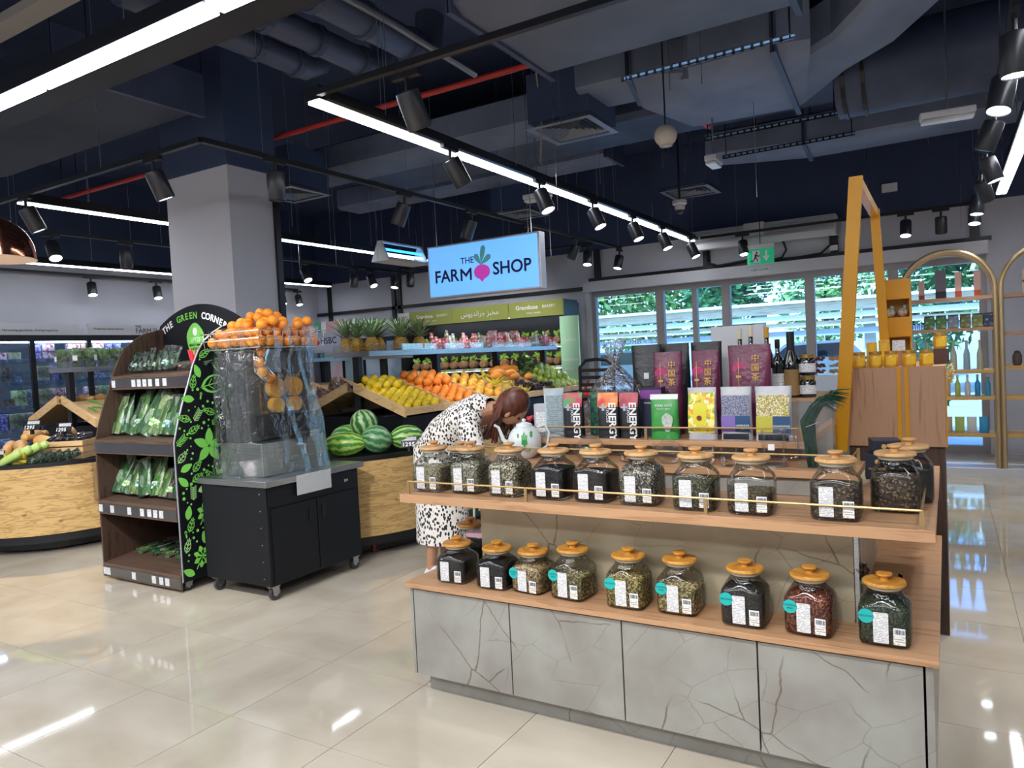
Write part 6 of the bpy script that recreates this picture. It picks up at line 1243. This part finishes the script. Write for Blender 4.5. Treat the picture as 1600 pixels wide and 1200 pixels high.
for (y, z, k) in ((.26, .98, 'mint'), (.2, .52, 'parsley'), (.15, .22, 'parsley'), (.35, 1.42, 'big'), (.42, .74, 'mint')):
    placed.append((y, z, .12 if k != 'parsley' else .09))
    if k == 'mint':
        for a in (.2, 1.5, 2.7, 4.0, 5.3): leafshape(pm[0], y+.07*math.cos(a), z+.07*math.sin(a), .13, .032, a)
    elif k == 'parsley':
        for q in range(7): a = q*.9; leafshape(pm[0], y+.04*math.cos(a), z+.045*math.sin(a), .075, .022, a)
        line(pm[0], (y-.05, z-.08), (y, z), .004)
    else: leafshape(pm[0], y, z, .26, .065, .2, True); leafshape(pm[0], y+.06, z+.12, .2, .05, -.4, True)
for it in range(9000):
    if len(placed) > 230: break
    y, z = rp_.uniform(.03, .59), rp_.uniform(.13, 1.82); kd = (.2+.4*rp_.random()) if it < 1500 else (.62+.17*rp_.random() if it < 3500 else .9); a = rp_.uniform(0, PI); b = pm[rp_.random() < .12]
    if kd < .45:
        if free(y, z, .04): leafshape(b, y, z, .105, .026, a, rp_.random() < .25)
    elif kd < .62:
        if free(y, z, .048):
            for q in range(-3, 4): p = (y+math.cos(a)*.013*q, z+math.sin(a)*.013*q); [line(b, p, (p[0]+.028*math.cos(a+s*1.0), p[1]+.028*math.sin(a+s*1.0)), .0028) for s in (-1, 1)]
            line(b, (y-.045*math.cos(a), z-.045*math.sin(a)), (y+.045*math.cos(a), z+.045*math.sin(a)), .0025)
    elif kd < .8:
        if free(y, z, .034): line(b, (y-.02*math.cos(a), z-.02*math.sin(a)), (y+.02*math.cos(a), z+.02*math.sin(a)), .006); leafshape(b, y+.02*math.cos(a), z+.02*math.sin(a), .026, .011, a)
    else:
        r_ = rp_.uniform(.006, .012)
        if free(y, z, r_+.008): b.add([(XP, y+r_*math.cos(q*PI/5), z+r_*math.sin(q*PI/5)) for q in range(10)], [tuple(range(10))])
pm[0].build('herb_print', m_leafg, t)['kind'] = 'stuff'; pm[1].build('berry_print', mat('print pale green', 'a5d98c', .45), t)['kind'] = 'stuff'
# bagged greens on the unit
def green_row(z, y, xs, kinds, tilt, lab, s=1., lean=.35):
    for k, x in enumerate(xs):
        kd = kinds[k % len(kinds)]; veg_bag(kd, (GX0+x, 3.02+y+rf.uniform(-.015, .015), z), (-lean+rf.uniform(-.12, .12), (rf.uniform(-tilt, tilt)+.06)*(1 if .12 < x < .70 else .15), rf.uniform(-.25, .25)), ORD[k]+' from the left, '+lab[kd], 'greens, '+lab[kd][-20:], s*rf.uniform(.78, 1.15), band=k % 2)
green_row(1.065, .14, [.06+.092*k for k in range(9)], ['lettuce', 'spinach', 'spinach', 'bean', 'spinach', 'lettuce'], .32, {'lettuce': 'bag of pale lettuce standing on the second shelf', 'spinach': 'bag of deep green leaves standing on the second shelf', 'bean': 'bag of green celery sticks on the second shelf'}, 1.15)
green_row(1.075, .28, [.10+.095*k for k in range(8)], ['spinach', 'lettuce', 'bean'], .3, {'lettuce': 'bag of pale lettuce in the second shelf rear row', 'spinach': 'bag of deep green leaves in the second shelf rear row', 'bean': 'bag of celery in the second shelf rear row'}, 1.25)
green_row(.62, .12, [.06+.093*k for k in range(9)], ['spinach', 'spinach', 'lettuce', 'bean', 'spinach', 'bean', 'lettuce', 'purple'], .35, {'lettuce': 'bag of pale lettuce standing on the third shelf', 'spinach': 'bag of deep green leaves standing on the third shelf', 'bean': 'bag of long green beans standing on the third shelf', 'purple': 'bag of purple leaves at the right of the third shelf'}, .98)
green_row(1.535, .27, [.08+.062*k for k in range(9)], ['dark'], .12, {'dark': 'dark green bag of herbs standing on the top shelf'}, .62)
for k in range(7):
    kd = ('dark', 'radish', 'radish')[k % 3]; veg_bag(kd, (GX0+.62+.05*k, 3.02+.24+.03*(k % 3), 1.55), (-1.3, 0, rf.uniform(-.8, .8)), {'dark': 'bag of herbs lying at the right of the top shelf', 'radish': 'bag of red radishes lying on the top shelf'}[kd], 'bags lying on the top shelf '+kd, .55)
t = thing('chili_bunch', 'upright bunch of bright red chillies on the top shelf', 'chillies', (GX0+.84, 3.30, 1.55)); b = MB()
for k in range(16): a = rf.uniform(0, 6.3); b.tube([(.01*math.cos(a), .01*math.sin(a), 0), (.025*math.cos(a), .02*math.sin(a), .06), (.045*math.cos(a), .035*math.sin(a), .115)], [.006, .010, .002], 6)
o = b.build('chillies', mat('chilli red', 'd22f45', .3), t, True); o['kind'] = 'stuff'
for k in range(14): veg_bag(('bean', 'spinach')[k % 2], (GX0+.14+.055*k, 3.02+.20+.05*(k % 3), .165), (-1.42, 0, rf.uniform(-.5, .9)), ['flat bag of green leaves lying on the bottom shelf', 'flat bag of dark leaves lying on the bottom shelf'][k % 2], 'bags on the bottom shelf %d' % (k % 2), .72)

# ---------------------------------------------------------------- juice cart and machine
t = thing('juice_cart', 'black rolling cabinet with steel top under the orange juicer', 'cabinet', (-4.40, 3.10, 0))
MB().box(0.02, .66, .02, .86, .10, .745).build('body', m_blackmatt, t, bevel=.003); MB().box(0, .69, 0, .90, .746, .785).build('steel_top', m_steel, t, bevel=.003)
for a, b_ in ((.05, .435), (.445, .83)):
    d_ = MB().box(.661, .668, a, b_, .115, .60).build('door', m_blackmatt, t, bevel=.002); yy = b_-.075 if a < .2 else a+.035; MB().box(.6685, .672, yy, yy+.032, .46, .55).build('recessed_handle', mat('handle black', '050507', .3), d_)
MB().box(.661, .668, .03, .85, .612, .738).build('apron_panel', m_blackmatt, t)
for k in range(6): MB().sphere((.60, .018, .70-.11*k), .005, 8, 6).build('rivet', m_steel, t)
text('||| #', .022, m_whiteink, t, (.669, .73, .675), (PI/2, 0, PI/2))
for x, y in ((.07, .07), (.62, .07), (.07, .81), (.62, .81)): castor(t, x, y, .042, mat('grey rubber', '3a3a3e', .5), top=.0995)
MB().box(.692, .695, .25, .56, .655, .786).build('clear_flap', mat('frosted flap', 'cfd4d8', .25, alpha=.7), t)
t = thing('orange_juicer', 'orange juice machine with wire hopper wrapped in clear film', 'juicer', (-4.40, 3.10, .7855))
MB().box(.10, .52, .13, .70, 0, .225).build('steel_base', m_steel, t, bevel=.006); MB().box(.12, .40, .14, .68, .226, .84).build('rear_body', mat('dark steel', '5a5c60', .3, m=.8), t, bevel=.01)
MB().box(.10, .16, .10, .72, 0.226, .40).build('side_cover', m_blackmatt, t, bevel=.004)
MB().box(.30, .46, .2, .66, .26, .40).build('squeezer_tray', m_blackmatt, t, bevel=.01)
MB().box(.40, .50, .22, .64, .40, .68).build('clear_cover', glass('smoked cover', 'e6e8e8', .3, .05, .03), t, bevel=.03)
for y, z, r_ in ((.35, .585, .066), (.51, .585, .066), (.35, .465, .052), (.51, .465, .052)): MB().tube([(.40, y, z), (.455, y, z)], r_, 20).build('press_drum', mat('drum orange', 'e0901f', .35, c2='f0b23a', ns=12), t, True)
MB().tube([(.43, .26, .85), (.44, .22, .79), (.44, .22, .72), (.45, .27, .66)], .052, 16, caps=False).build('feed_chute', glass('chute', 'eceff2', 1.2, .05, .12), t, True)
MB().tube([(.52, .47, .18), (.56, .47, .18)], .016, 12).tube([(.555, .47, .17), (.555, .47, .12)], .010, 10).build('tap', m_chrome, t, True); MB().box(.545, .565, .455, .485, .19, .25).build('tap_lever', m_black, t, bevel=.004); MB().box(.521, .585, .43, .51, .1, .108).build('cup_rest', m_chrome, t)
MB().box(.34, .42, .30, .42, .69, .85).build('hopper_support', m_steel, t)
MB().box(.462, .466, .42, .47, .42, .445).build('sticker', m_paper, t)
hb = MB()
for z in (.86, .92, .97):
    o_ = .02 if z < .9 else 0; P_ = [(.0+o_, .10+o_), (.59-o_, .10+o_), (.59-o_, .70-o_), (.0+o_, .70-o_)]; hb.tube([(x, y, z) for x, y in P_+P_[:1]], .0035, 6)
for k in range(10): x = .02+.061*k; hb.tube([(x, .10, .97), (x, .12, .86), (x, .68, .86), (x, .70, .97)], .0022, 5)
for k in range(10): y = .12+.062*k; hb.tube([(.0, y, .97), (.02, y, .86), (.57, y, .86), (.59, y, .97)], .0022, 5)
hb.build('wire_hopper', m_chrome, t)
OG = 'juicing oranges heaped in the wire hopper'
for L_, (nx, ny, z, off) in enumerate(((7, 7, .905, 0), (7, 7, .965, .03), (6, 6, 1.02, .06), (3, 3, 1.075, .16))):
    for i in range(nx):
        for j in range(ny):
            if L_ == 2 and ((i+j) % 4 == 0 or i < 1): continue
            if L_ == 3 and i < 1: continue
            x = .065+off*.8+i*.078; y = .155+off+j*.078
            if x > .55 or y > .66: continue
            o = fruit('orange', (-4.40+x+rf.uniform(-.008, .008), 3.10+y+rf.uniform(-.008, .008), .7855+z+rf.uniform(-.006, .008)+.01*L_*(j % 2)), 'juicing orange heaped in the wire hopper of the juicer', 'orange', OG)
for k, (y, z, x) in enumerate(((.255, .83, .43), (.225, .76, .44), (.235, .695, .45), (.29, .655, .46))): fruit('orange', (-4.40+x, 3.10+y, .7855+z), ['orange at the top of the juicer chute', 'second orange down the juicer chute', 'third orange down the juicer chute', 'orange at the bottom of the juicer chute'][k], 'orange', 'oranges in the juicer chute')
# film wrap
rr = random.Random(9); rings = []
for z, x0, x1, y0, y1 in ((1.0, -.015, .605, .085, .715), (.86, .01, .585, .11, .69), (.78, .0, .565, .10, .68), (.55, -.0, .55, .09, .70), (.35, .02, .56, .07, .74), (.12, .0, .575, .06, .76), (.004, -.02, .6, .03, .78)):
    ring_ = []
    for k in range(36):
        a = 2*PI*k/36; c, s = math.cos(a), math.sin(a); q = 1/((abs(c)**4+abs(s)**4)**.25); ring_.append(((x0+x1)/2+(x1-x0)/2*q*c+rr.uniform(-.012, .012), (y0+y1)/2+(y1-y0)/2*q*s+rr.uniform(-.012, .012), z+rr.uniform(-.004, .0)*(z > .01)))
    rings.append(ring_)
b = MB(); b.loft(rings, 0, False, False); b.build('film_wrap', glass('machine film', 'f4faf7', .35, .09, .03, crinkle=.5, cs=11), t)

# ---------------------------------------------------------------- left wall fridges
m_fglass = glass('fridge glass', 'e4f0ff', .9, .02, .05)
t = thing('wall_fridge', 'long black glass-doored fridge along the left wall under white banners', 'fridge', (-10.9, 3.0, 0))
MB().box(.01, .06, 0, 7.2, .0, 2.08).build('back', mat('fridge liner', '56646c', .5), t); MB().box(.06, .6, 0, 7.2, 0, .12).build('plinth', m_black, t); MB().box(.06, .6, 0, 7.2, 2.02, 2.10).build('top_case', m_black, t)
FZ = (1.78, 1.485, 1.175, .87, .55, .2)
for z in FZ: MB().box(.061, .52, 0, 7.2, z-.02, z).build('shelf', m_white, t); MB().box(.49, .515, 0, 7.2, z-.034, z-.0205).build('added_shelf_glow', mat('shelf light', 'eaf2ff', em=9, emc='eaf2ff'), t); MB().box(.5205, .53, 0, 7.2, z-.035, z+.012).build('price_rail', mat('blue price rail', '9db4d6', .4, c2='dfe6f0', ns=6, stretch=(1, 1.5, .1), contrast=(.5, .56)), t)  # glowing strips added under the shelves to brighten the packs
yy = .5
while yy < 7.2: MB().box(.56, .605, yy-.03, yy+.03, .12, 2.02).build('door_frame', m_black, t); yy += .74
MB().box(.585, .59, .0, 7.2, .12, 2.02).build('door_glass', m_fglass, t)
MB().box(.50, .55, .05, 7.15, 2.0, 2.018).build('added_glow_bar', mat('fridge light', 'dfeaff', em=14, emc='dfeaff'), t)  # added glowing bar that brightens the fridge inside
pr_c = [('7f8a6a', 'b8b48a', 'box'), ('8a5f4a', 'c9a27a', 'box'), ('3f6a9a', 'c9d6e6', 'tub'), ('a93a44', 'e0d2cc', 'box'), ('6f9a5a', 'c4d6a0', 'box'), ('5a4f9a', 'b9b4d6', 'tub'), ('c2b8a4', '8a7c68', 'box'), ('4a4640', '8b8578', 'box')]
pm_ = []
for a, b_, kd in pr_c:
    M = mat('product '+a, a, .3, c2=b_, ns=26, contrast=(.42, .58), rnd=.25); q = MB()
    if kd == 'tub': q.lathe([(.05, 0), (.06, .10), (.062, .105), (.001, .106)], 14)
    else: q.prism(rrect(.16, .12, .02, 2), 0, .10)
    pm_.append(q.mesh('product', M, True, 40))
rp2 = random.Random(31)
nmz = ['top', 'second', 'third', 'fourth', 'fifth', 'lowest']
for i, z in enumerate(FZ[:5]):
    y = 4.05
    while y < 7.3:
        k = rp2.randrange(8); st = 2 if rp2.random() < .75 else 1
        if abs((y-3.5) % .74 - 0) > .02:
            for q in range(st):
                o = ob('chilled_tub' if pr_c[k][2] == 'tub' else 'chilled_pack', pm_[k], None, (-10.9+.43, y, z+.0005+.107*q), (0, 0, PI/2+rp2.uniform(-.1, .1))); tag(o, 'chilled pack, column %d from the near end, %s shelf of the left wall fridge' % (int((y-4.0)/.115)+1, nmz[i]), 'food pack', 'chilled food on the %s fridge shelf' % nmz[i])
        y += .168 if pr_c[k][2] == 'box' else .130
m_ban = mat('banner white', 'd9dae2', .5)
for a, b_, lb in ((3.2, 5.60, 'white banner reading Harvesting goodness, sharing happiness'), (5.72, 10.1, 'white banner reading Freshness meets flavour and THE FARM SHOP')):
    o = MB().box(-10.335, -10.305, a, b_, 2.105, 2.26).build('banner', m_ban); tag(o, lb, 'banner')
    if a < 4: text('Harvesting goodness, sharing happiness', .043, m_ink, o, (-10.304, 4.98, 2.165), (PI/2, 0, PI/2))
    else: text('Freshness meets flavour', .045, m_ink, o, (-10.304, 6.02, 2.19), (PI/2, 0, PI/2)); text('THE', .05, m_ink, o, (-10.304, 6.46, 2.225), (PI/2, 0, PI/2), bold=.0008); text('FARM SHOP', .10, m_ink, o, (-10.304, 6.68, 2.16), (PI/2, 0, PI/2))
# ---------------------------------------------------------------- far wall: bank sign, posters, bakery fridge
o = MB().box(-10.4, -9.62, 9.95, 10.0, 1.75, 2.13).build('bank_board', mat('board grey', 'b9bac4', .5)); tag(o, 'grey board reading HSBC far behind the juicer', 'sign'); text('HSBC', .17, m_ink, o, (-9.93, 9.948, 1.97), bold=.002)
b = MB(); b.prism([(-10.30, 1.95), (-10.22, 2.03), (-10.14, 1.95), (-10.22, 1.87)], 9.945, 9.949, 'y'); b.build('red_emblem', m_red, o)
o = MB().box(-10.3, -9.4, 9.96, 9.99, 2.14, 2.33).build('poster', mat('poster pink', 'd8a9b4', .5)); tag(o, 'pink, white and green poster above the bank board', 'poster'); MB().box(-10.3, -10.1, 9.955, 9.959, 2.14, 2.33).build('green_print', mat('poster green', '4f9a74', .5), o); MB().box(-10.1, -9.98, 9.955, 9.959, 2.14, 2.33).build('white_print', m_paper, o)
t = thing('upright_fridge', 'tall black-framed fridge on the far wall behind the pineapples', 'fridge', (-10.3, 10.05, 0)); MB().box(0, 2.1, .1, .6, 0, 1.98).build('case', m_black, t)
for k in range(4): MB().box(.06+.52*k, .50+.52*k, .085, .095, .15, 1.9).build('door_panel', mat('poster pale '+str(k), ('d9d5e0', '9fb4bc', 'b9c9d6', 'c4d0de')[k], .3, c2=('e2b0b4', '7f9ea6', '8fa9c4', '8fb0c9')[k], ns=3), t)
t = thing('bakery_fridge', 'black open bakery fridge under olive green headers', 'fridge', (-8.17, 9.9, 0))
MB().box(0, 3.2, .5, .55, 0, 2.3).build('back', m_black, t); MB().box(3.16, 3.2, 0, .5, 0, 2.34).build('end_panel', m_black, t); MB().box(0, .04, 0, .5, 0, 2.34).build('end_panel', m_black, t); MB().box(.04, 3.16, 0.02, .5, 0, .3).build('base', m_black, t); MB().box(.04, 3.16, .02, .5, 2.12, 2.3).build('canopy', m_black, t)
BZ = (1.66, 1.33, 1.0, .65)
for z in BZ: MB().box(.04, 3.16, .08, .498, z-.03, z).build('shelf', m_black, t); MB().box(.1, 3.1, .085, .10, z-.042, z-.031).build('added_shelf_glow', mat('shelf light', 'eaf2ff', em=9, emc='eaf2ff'), t); MB().box(.04, 3.16, .06, .079, z-.04, z+.005).build('price_rail', mat('green price rail', 'a9b48a', .4, c2='e0e4d8', ns=5, stretch=(1.5, 1, .1), contrast=(.5, .56)), t)  # added glow strips below each shelf, brightening the loaves
MB().box(.1, 3.1, .002, .018, 2.106, 2.118).build('added_glow_bar', mat('fridge light', 'dfeaff', em=14, emc='dfeaff'), t)  # unseen glowing bar added behind the header panels
m_olive = mat('olive panel', '9aa253', .5)
for a, b_ in ((.26, 1.16), (1.17, 2.24), (2.26, 3.21)): MB().box(a, b_, -.03, 0, 2.10, 2.345).build('header_panel', m_olive, t)
MB().box(0, .25, -.03, 0, 2.10, 2.345).build('header_panel', m_paper, t); text('100%', .10, mat('olive ink', '6f7448'), t, (.125, -.032, 2.25)); text('NATURAL', .03, mat('olive ink', '6f7448'), t, (.125, -.032, 2.17))
text('Grandiose', .085, m_whiteink, t, (.58, -.032, 2.25), bold=.0015); text('BAKERY', .06, m_whiteink, t, (.95, -.032, 2.25)); text('FRESHLY BAKED', .03, m_whiteink, t, (.72, -.032, 2.17))
text('ﺱﻮﻳﺪﻧﺍﺮﺟ ﺰﺒﺨﻣ', .12, m_whiteink, t, (1.70, -.032, 2.225)); text('Grandiose', .095, m_whiteink, t, (2.58, -.032, 2.25), bold=.0018); text('BAKERY', .065, m_whiteink, t, (2.97, -.032, 2.25)); text('FRESHLY BAKED', .035, m_whiteink, t, (2.7, -.032, 2.16))
lfm = MB().lathe([(.003, -.10), (.055, -.09), (.07, -.04), (.072, .04), (.055, .09), (.003, .10)], 14).mesh('loaf', mat('brown loaf', '8a6244', .6, c2='a5805c', ns=18, bump=.3, rnd=.15), True)
knm_ = foliage(36, (0, 0, .12), (.06, .05, .05), .045, random.Random(2)).mesh('bag_knot', mat('green bag', '7fa83a', .4, c2='a3c45a', ns=8))
for i, z in enumerate(BZ):
    for k in range(15):
        x = .18+.2*k; l = thing('bread_loaf', '%s green-tied brown loaf from the left on the %s bakery shelf' % (ORD[k], nmz[i]), 'bread', (-8.17+x, 10.12, z+.0725), 0, 'loaves on the %s bakery shelf' % nmz[i]); ob('loaf', lfm, l, None, (PI/2, 0, rf.uniform(-.3, .3))); ob('bag_knot', knm_, l, (0, 0, -.03), (0, 0, rf.uniform(0, 6)))
t = thing('bakery_banner', 'mint green upright banner at the right end of the bakery fridge', 'banner', (-4.90, 9.62, .0)); MB().box(0, .30, 0, .03, .93, 2.06).build('mint_panel', mat('mint panel', 'b2e6bf', .5), t); MB().box(0, .30, .0, .03, 0, .929).build('navy_panel', mat('navy panel', '2d3352', .5), t)
text('ﺰﺒﺨﻣ', .10, m_whiteink, t, (.15, -.002, 1.72)); text('Grandiose', .062, m_whiteink, t, (.15, -.002, 1.42), bold=.001); text('BAKERY', .06, m_whiteink, t, (.15, -.002, 1.28)); text('FRESHLY BAKED', .028, m_whiteink, t, (.15, -.002, 1.12))
# shopping trolley with child seat
t = thing('shopping_trolley', 'shopping trolley with black slatted child seat and red handle', 'trolley', at(930, 560, 'y', 6.9) * 1.0, 0); t.location.z = 0
b = MB()
for s in (-1, 1): b.tube([(s*.19, 0, .95), (s*.19, .02, 1.35), (s*.12, .02, 1.42), (0, .02, 1.43)], .018, 8)
b.build('seat_frame', m_black, t, True)
for k in range(5): MB().box(-.18, .18, .01, .03, 1.0+.075*k, 1.035+.075*k).build('slat', m_black, t)
MB().tube([(-.30, -.2, 1.08), (.30, -.2, 1.08)], .022, 10).build('handle', m_red, t, True); MB().tube([(-.30, -.2, 1.08), (-.26, .1, .98), (-.2, .25, 1.2)], .014, 8).build('red_arm', m_red, t, True); MB().tube([(-.30, -.2, .98), (.30, -.2, .98)], .012, 8).build('rail', m_red, t, True)
MB().box(-.24, .24, -.18, .6, .45, .9).build('basket', mat('basket grey', '3a3c42', .4), t, bevel=.02)
for x in (-.2, .2):
    for y in (-.1, .5): MB().tube([(x, y, .06), (x, y, .46)], .012, 6).tube([(x-.012, y, .06), (x+.012, y, .06)], .06, 14).build('wheel_leg', m_black, t)

# ---------------------------------------------------------------- shopper
t = thing('person', 'person in a black-spotted white dress bending forward behind the tea stand', 'person', (-2.98, 4.0, 0))
def skin_body(name, chain, edges, radii, m, sub=2):
    me = bpy.data.meshes.new(name); me.from_pydata(chain, edges, []); o = ob(name, me, t); me.materials.append(m)
    sm = o.modifiers.new('skin', 'SKIN'); 
    if not me.skin_vertices: me.attributes
    return o
m_skin = mat('skin tone', 'b98a6c', .5, c2='ad7d60', ns=5); m_spot = grain('spotted cloth', ['e6e2dc', 'ece8e2', 'e2ddd6', '1f1d20', 'e9e5de', '2a2628'], 26, .75, .1, .2, (1, 1, .8))
m_dress = mat('spotted dress', 'e6e2de', .75); 
if not m_dress.get('d'):
    m_dress['d'] = 1; T_ = m_dress.node_tree; L = T_.links; tc = nd(T_, 'ShaderNodeTexCoord'); mp = nd(T_, 'ShaderNodeMapping'); mp.inputs['Scale'].default_value = (1, 1, .62); mp.inputs['Rotation'].default_value = (0, .7, 0); L.new(tc.outputs['Object'], mp.inputs[0])
    v = nd(T_, 'ShaderNodeTexVoronoi'); v.inputs['Scale'].default_value = 62; L.new(mp.outputs[0], v.inputs[0]); rp = nd(T_, 'ShaderNodeValToRGB'); rp.color_ramp.elements[0].color = lin('1c1b20'); rp.color_ramp.elements[1].color = lin('e8e4df'); rp.color_ramp.elements[0].position = .40; rp.color_ramp.elements[1].position = .48; L.new(v.outputs[0], rp.inputs[0]); L.new(rp.outputs[0], T_.nodes['Principled BSDF'].inputs['Base Color'])
def ell(c, a, b_, ax, n=20):
    ax = Vector(ax).normalized(); u = ax.cross(Vector((0, 1, 0))); 
    if u.length < .1: u = Vector((1, 0, 0))
    u.normalize(); v = ax.cross(u).normalized(); return [tuple(Vector(c)+u*a*math.cos(2*PI*k/n)+v*b_*math.sin(2*PI*k/n)) for k in range(n)]
# one continuous body: legs, pelvis, bent torso, neck and head as a single skinned mesh
V = [(-.02, 0, .92), (.10, 0, 1.02), (.24, 0, 1.10), (.36, 0, 1.15), (.44, 0, 1.17), (.53, 0, 1.16),
     (-.03, .085, .86), (-.05, .09, .50), (-.10, .09, .09), (-.02, .10, .035), (-.03, -.085, .86), (-.02, -.09, .50), (-.08, -.10, .09), (-.0, -.11, .035),
     (.34, .17, 1.12), (.42, .20, .92), (.52, .16, .80), (.34, -.17, 1.12), (.40, -.21, .90), (.46, -.22, .68)]
E_ = [(0, 1), (1, 2), (2, 3), (3, 4), (4, 5), (0, 6), (6, 7), (7, 8), (8, 9), (0, 10), (10, 11), (11, 12), (12, 13), (3, 14), (14, 15), (15, 16), (3, 17), (17, 18), (18, 19)]
Rr = [(.13, .15), (.11, .14), (.11, .15), (.10, .15), (.05, .055), (.06, .06), (.09, .09), (.055, .055), (.036, .036), (.03, .04), (.09, .09), (.055, .055), (.036, .036), (.03, .04), (.05, .05), (.04, .04), (.03, .03), (.05, .05), (.04, .04), (.03, .03)]
me = bpy.data.meshes.new('body'); me.from_pydata(V, E_, []); me.materials.append(m_skin); bo = ob('body', me, t)
sk = bo.modifiers.new('skin', 'SKIN'); ly = me.skin_vertices[0] if len(me.skin_vertices) else None
if ly:
    for i, (a, b_) in enumerate(Rr): ly.data[i].radius = (a, b_)
    ly.data[0].use_root = True
ss = bo.modifiers.new('sub', 'SUBSURF'); ss.levels = 2; ss.render_levels = 2
# dress: torso tube and flared skirt
b = MB(); b.loft([ell((-.03, 0, .26), .20, .17, (0, 0, 1)), ell((-.035, 0, .45), .19, .165, (0, 0, 1)), ell((-.035, 0, .70), .185, .17, (.0, 0, 1)), ell((-.03, 0, .88), .18, .18, (.25, 0, 1)), ell((.06, 0, 1.0), .145, .165, (1, 0, .9)), ell((.2, 0, 1.09), .135, .175, (1, 0, .5)), ell((.34, 0, 1.15), .125, .19, (1, 0, .3)), ell((.42, 0, 1.175), .065, .075, (1, 0, .2))], 0, False, False)
for s in (-1, 1): b.tube([(.33, s*.13, 1.13), (.36, s*.2, 1.06), (.40, s*.215, .96), (.41, s*.215, .93)], [.085, .075, .07, .072], 14, caps=False)
b.build('dress', m_dress, t, True, ang=80)
# head with face, hair
hc = Vector((.575, 0, 1.165)); hd_ = MB(); hd_.X = Matrix.Translation(hc) @ Matrix.Rotation(.95, 4, 'Y')
hd_.sphere((0, 0, 0), .105, 20, 16, sc=(.88, .76, 1.08)); hd_.sphere((.09, 0, -.012), .016, 10, 8, sc=(1, .8, 1.5)); hd_.sphere((.03, .082, -.01), .02, 8, 6, sc=(.7, .4, 1.3)); hd_.sphere((.03, -.082, -.01), .02, 8, 6, sc=(.7, .4, 1.3)); hd_.build('head', m_skin, t, True)
fc = MB(); fc.X = hd_.X
for s in (-1, 1): fc.sphere((.083, s*.032, .015), .010, 8, 6)
fc.build('eyes', mat('eye dark', '2a201c', .2), t, True); lp = MB(); lp.X = hd_.X; lp.sphere((.084, 0, -.05), .013, 10, 6, sc=(.5, 1.7, .45)); lp.build('lips', mat('lips', '9c4a44', .4), t, True)
hr = MB(); hr.X = hd_.X; hr.sphere((-.022, 0, .018), .118, 20, 14, sc=(.88, .84, 1.06)); rr = random.Random(3)
for k in range(46):
    a = rr.uniform(-1.6, 1.6); hr.tube([(-.05, .08*math.sin(a), .05*math.cos(a)), (-.06+rr.uniform(-.02, .08), .10*math.sin(a), -.06), (-.0+rr.uniform(-.04, .12), .115*math.sin(a), -.19+rr.uniform(-.04, .02))], [.02, .017, .006], 6)
hr.X = hd_.X; hr.build('hair', mat('auburn hair', '6b3420', .45, c2='3a1f18', ns=40, stretch=(1, 1, .2)), t, True)
def hand(p, d, side):
    d = Vector(d).normalized(); up = Vector((1, 0, 0)) if abs(d.x) < .7 else Vector((0, 0, 1)); s = d.cross(up).normalized()*side; nrm = s.cross(d).normalized(); p = Vector(p); b = MB()
    b.tube([tuple(p), tuple(p+d*.04), tuple(p+d*.085)], [.02, .030, .032], 10)
    for k, L_ in enumerate((.062, .072, .068, .055)):
        o_ = p+d*.08+s*(-.024+.016*k); b.tube([tuple(o_), tuple(o_+d*L_*.5+nrm*.006), tuple(o_+d*L_*.8+nrm*.022), tuple(o_+d*L_*.95+nrm*.036)], [.0085, .0082, .0075, .006], 8)
    o_ = p+d*.025-s*.022; b.tube([tuple(o_), tuple(o_-s*.028+d*.022+nrm*.01), tuple(o_-s*.034+d*.05+nrm*.022)], [.011, .010, .008], 8); b.build('hand', m_skin, t, True)
hand((.52, .16, .80), (.7, -.2, -.7), 1); hand((.46, -.22, .69), (.1, 0, -1), -1)
for s, x, y in ((1, -.01, .095), (-1, .01, -.105)):
    b = MB(); b.loft([[(x-.13+.30*f, y+w_*math.cos(a)*.045, max(0, h_*(.5+.5*math.sin(a)))*1.0) for a in [2*PI*k/14 for k in range(14)]] for f, w_, h_ in ((0, .5, .07), (.08, .85, .10), (.3, .9, .11), (.6, 1.0, .075), (.9, .85, .05), (1, .4, .03))]); o = b.build('shoe', mat('white trainer', 'dfe3ec', .5), t, True); MB().box(x-.12, x+.16, y-.04, y+.04, 0, .016).build('shoe_sole', mat('grey sole', '8f93a0', .6), o, bevel=.006)
t = thing('tote_bag', 'navy bag with pink floral pattern hanging behind the counter', 'bag', (-2.60, 3.86, .02)); MB().prism(rrect(.2, .12, .04), 0, .36).build('bag_body', mat('navy cloth', '1d2c4c', .7, c2='d49aa4', ns=14, contrast=(.58, .64), det=1), t); MB().tube([(-.06, 0, .36), (-.04, 0, .62), (.04, 0, .62), (.06, 0, .36)], .008, 8).build('strap', mat('green strap', 'b9cf9a', .6), t, True); MB().prism(rrect(.21, .13, .045), .34, .365).build('pink_rim', mat('pink lining', 'cfa0ae', .6), t)
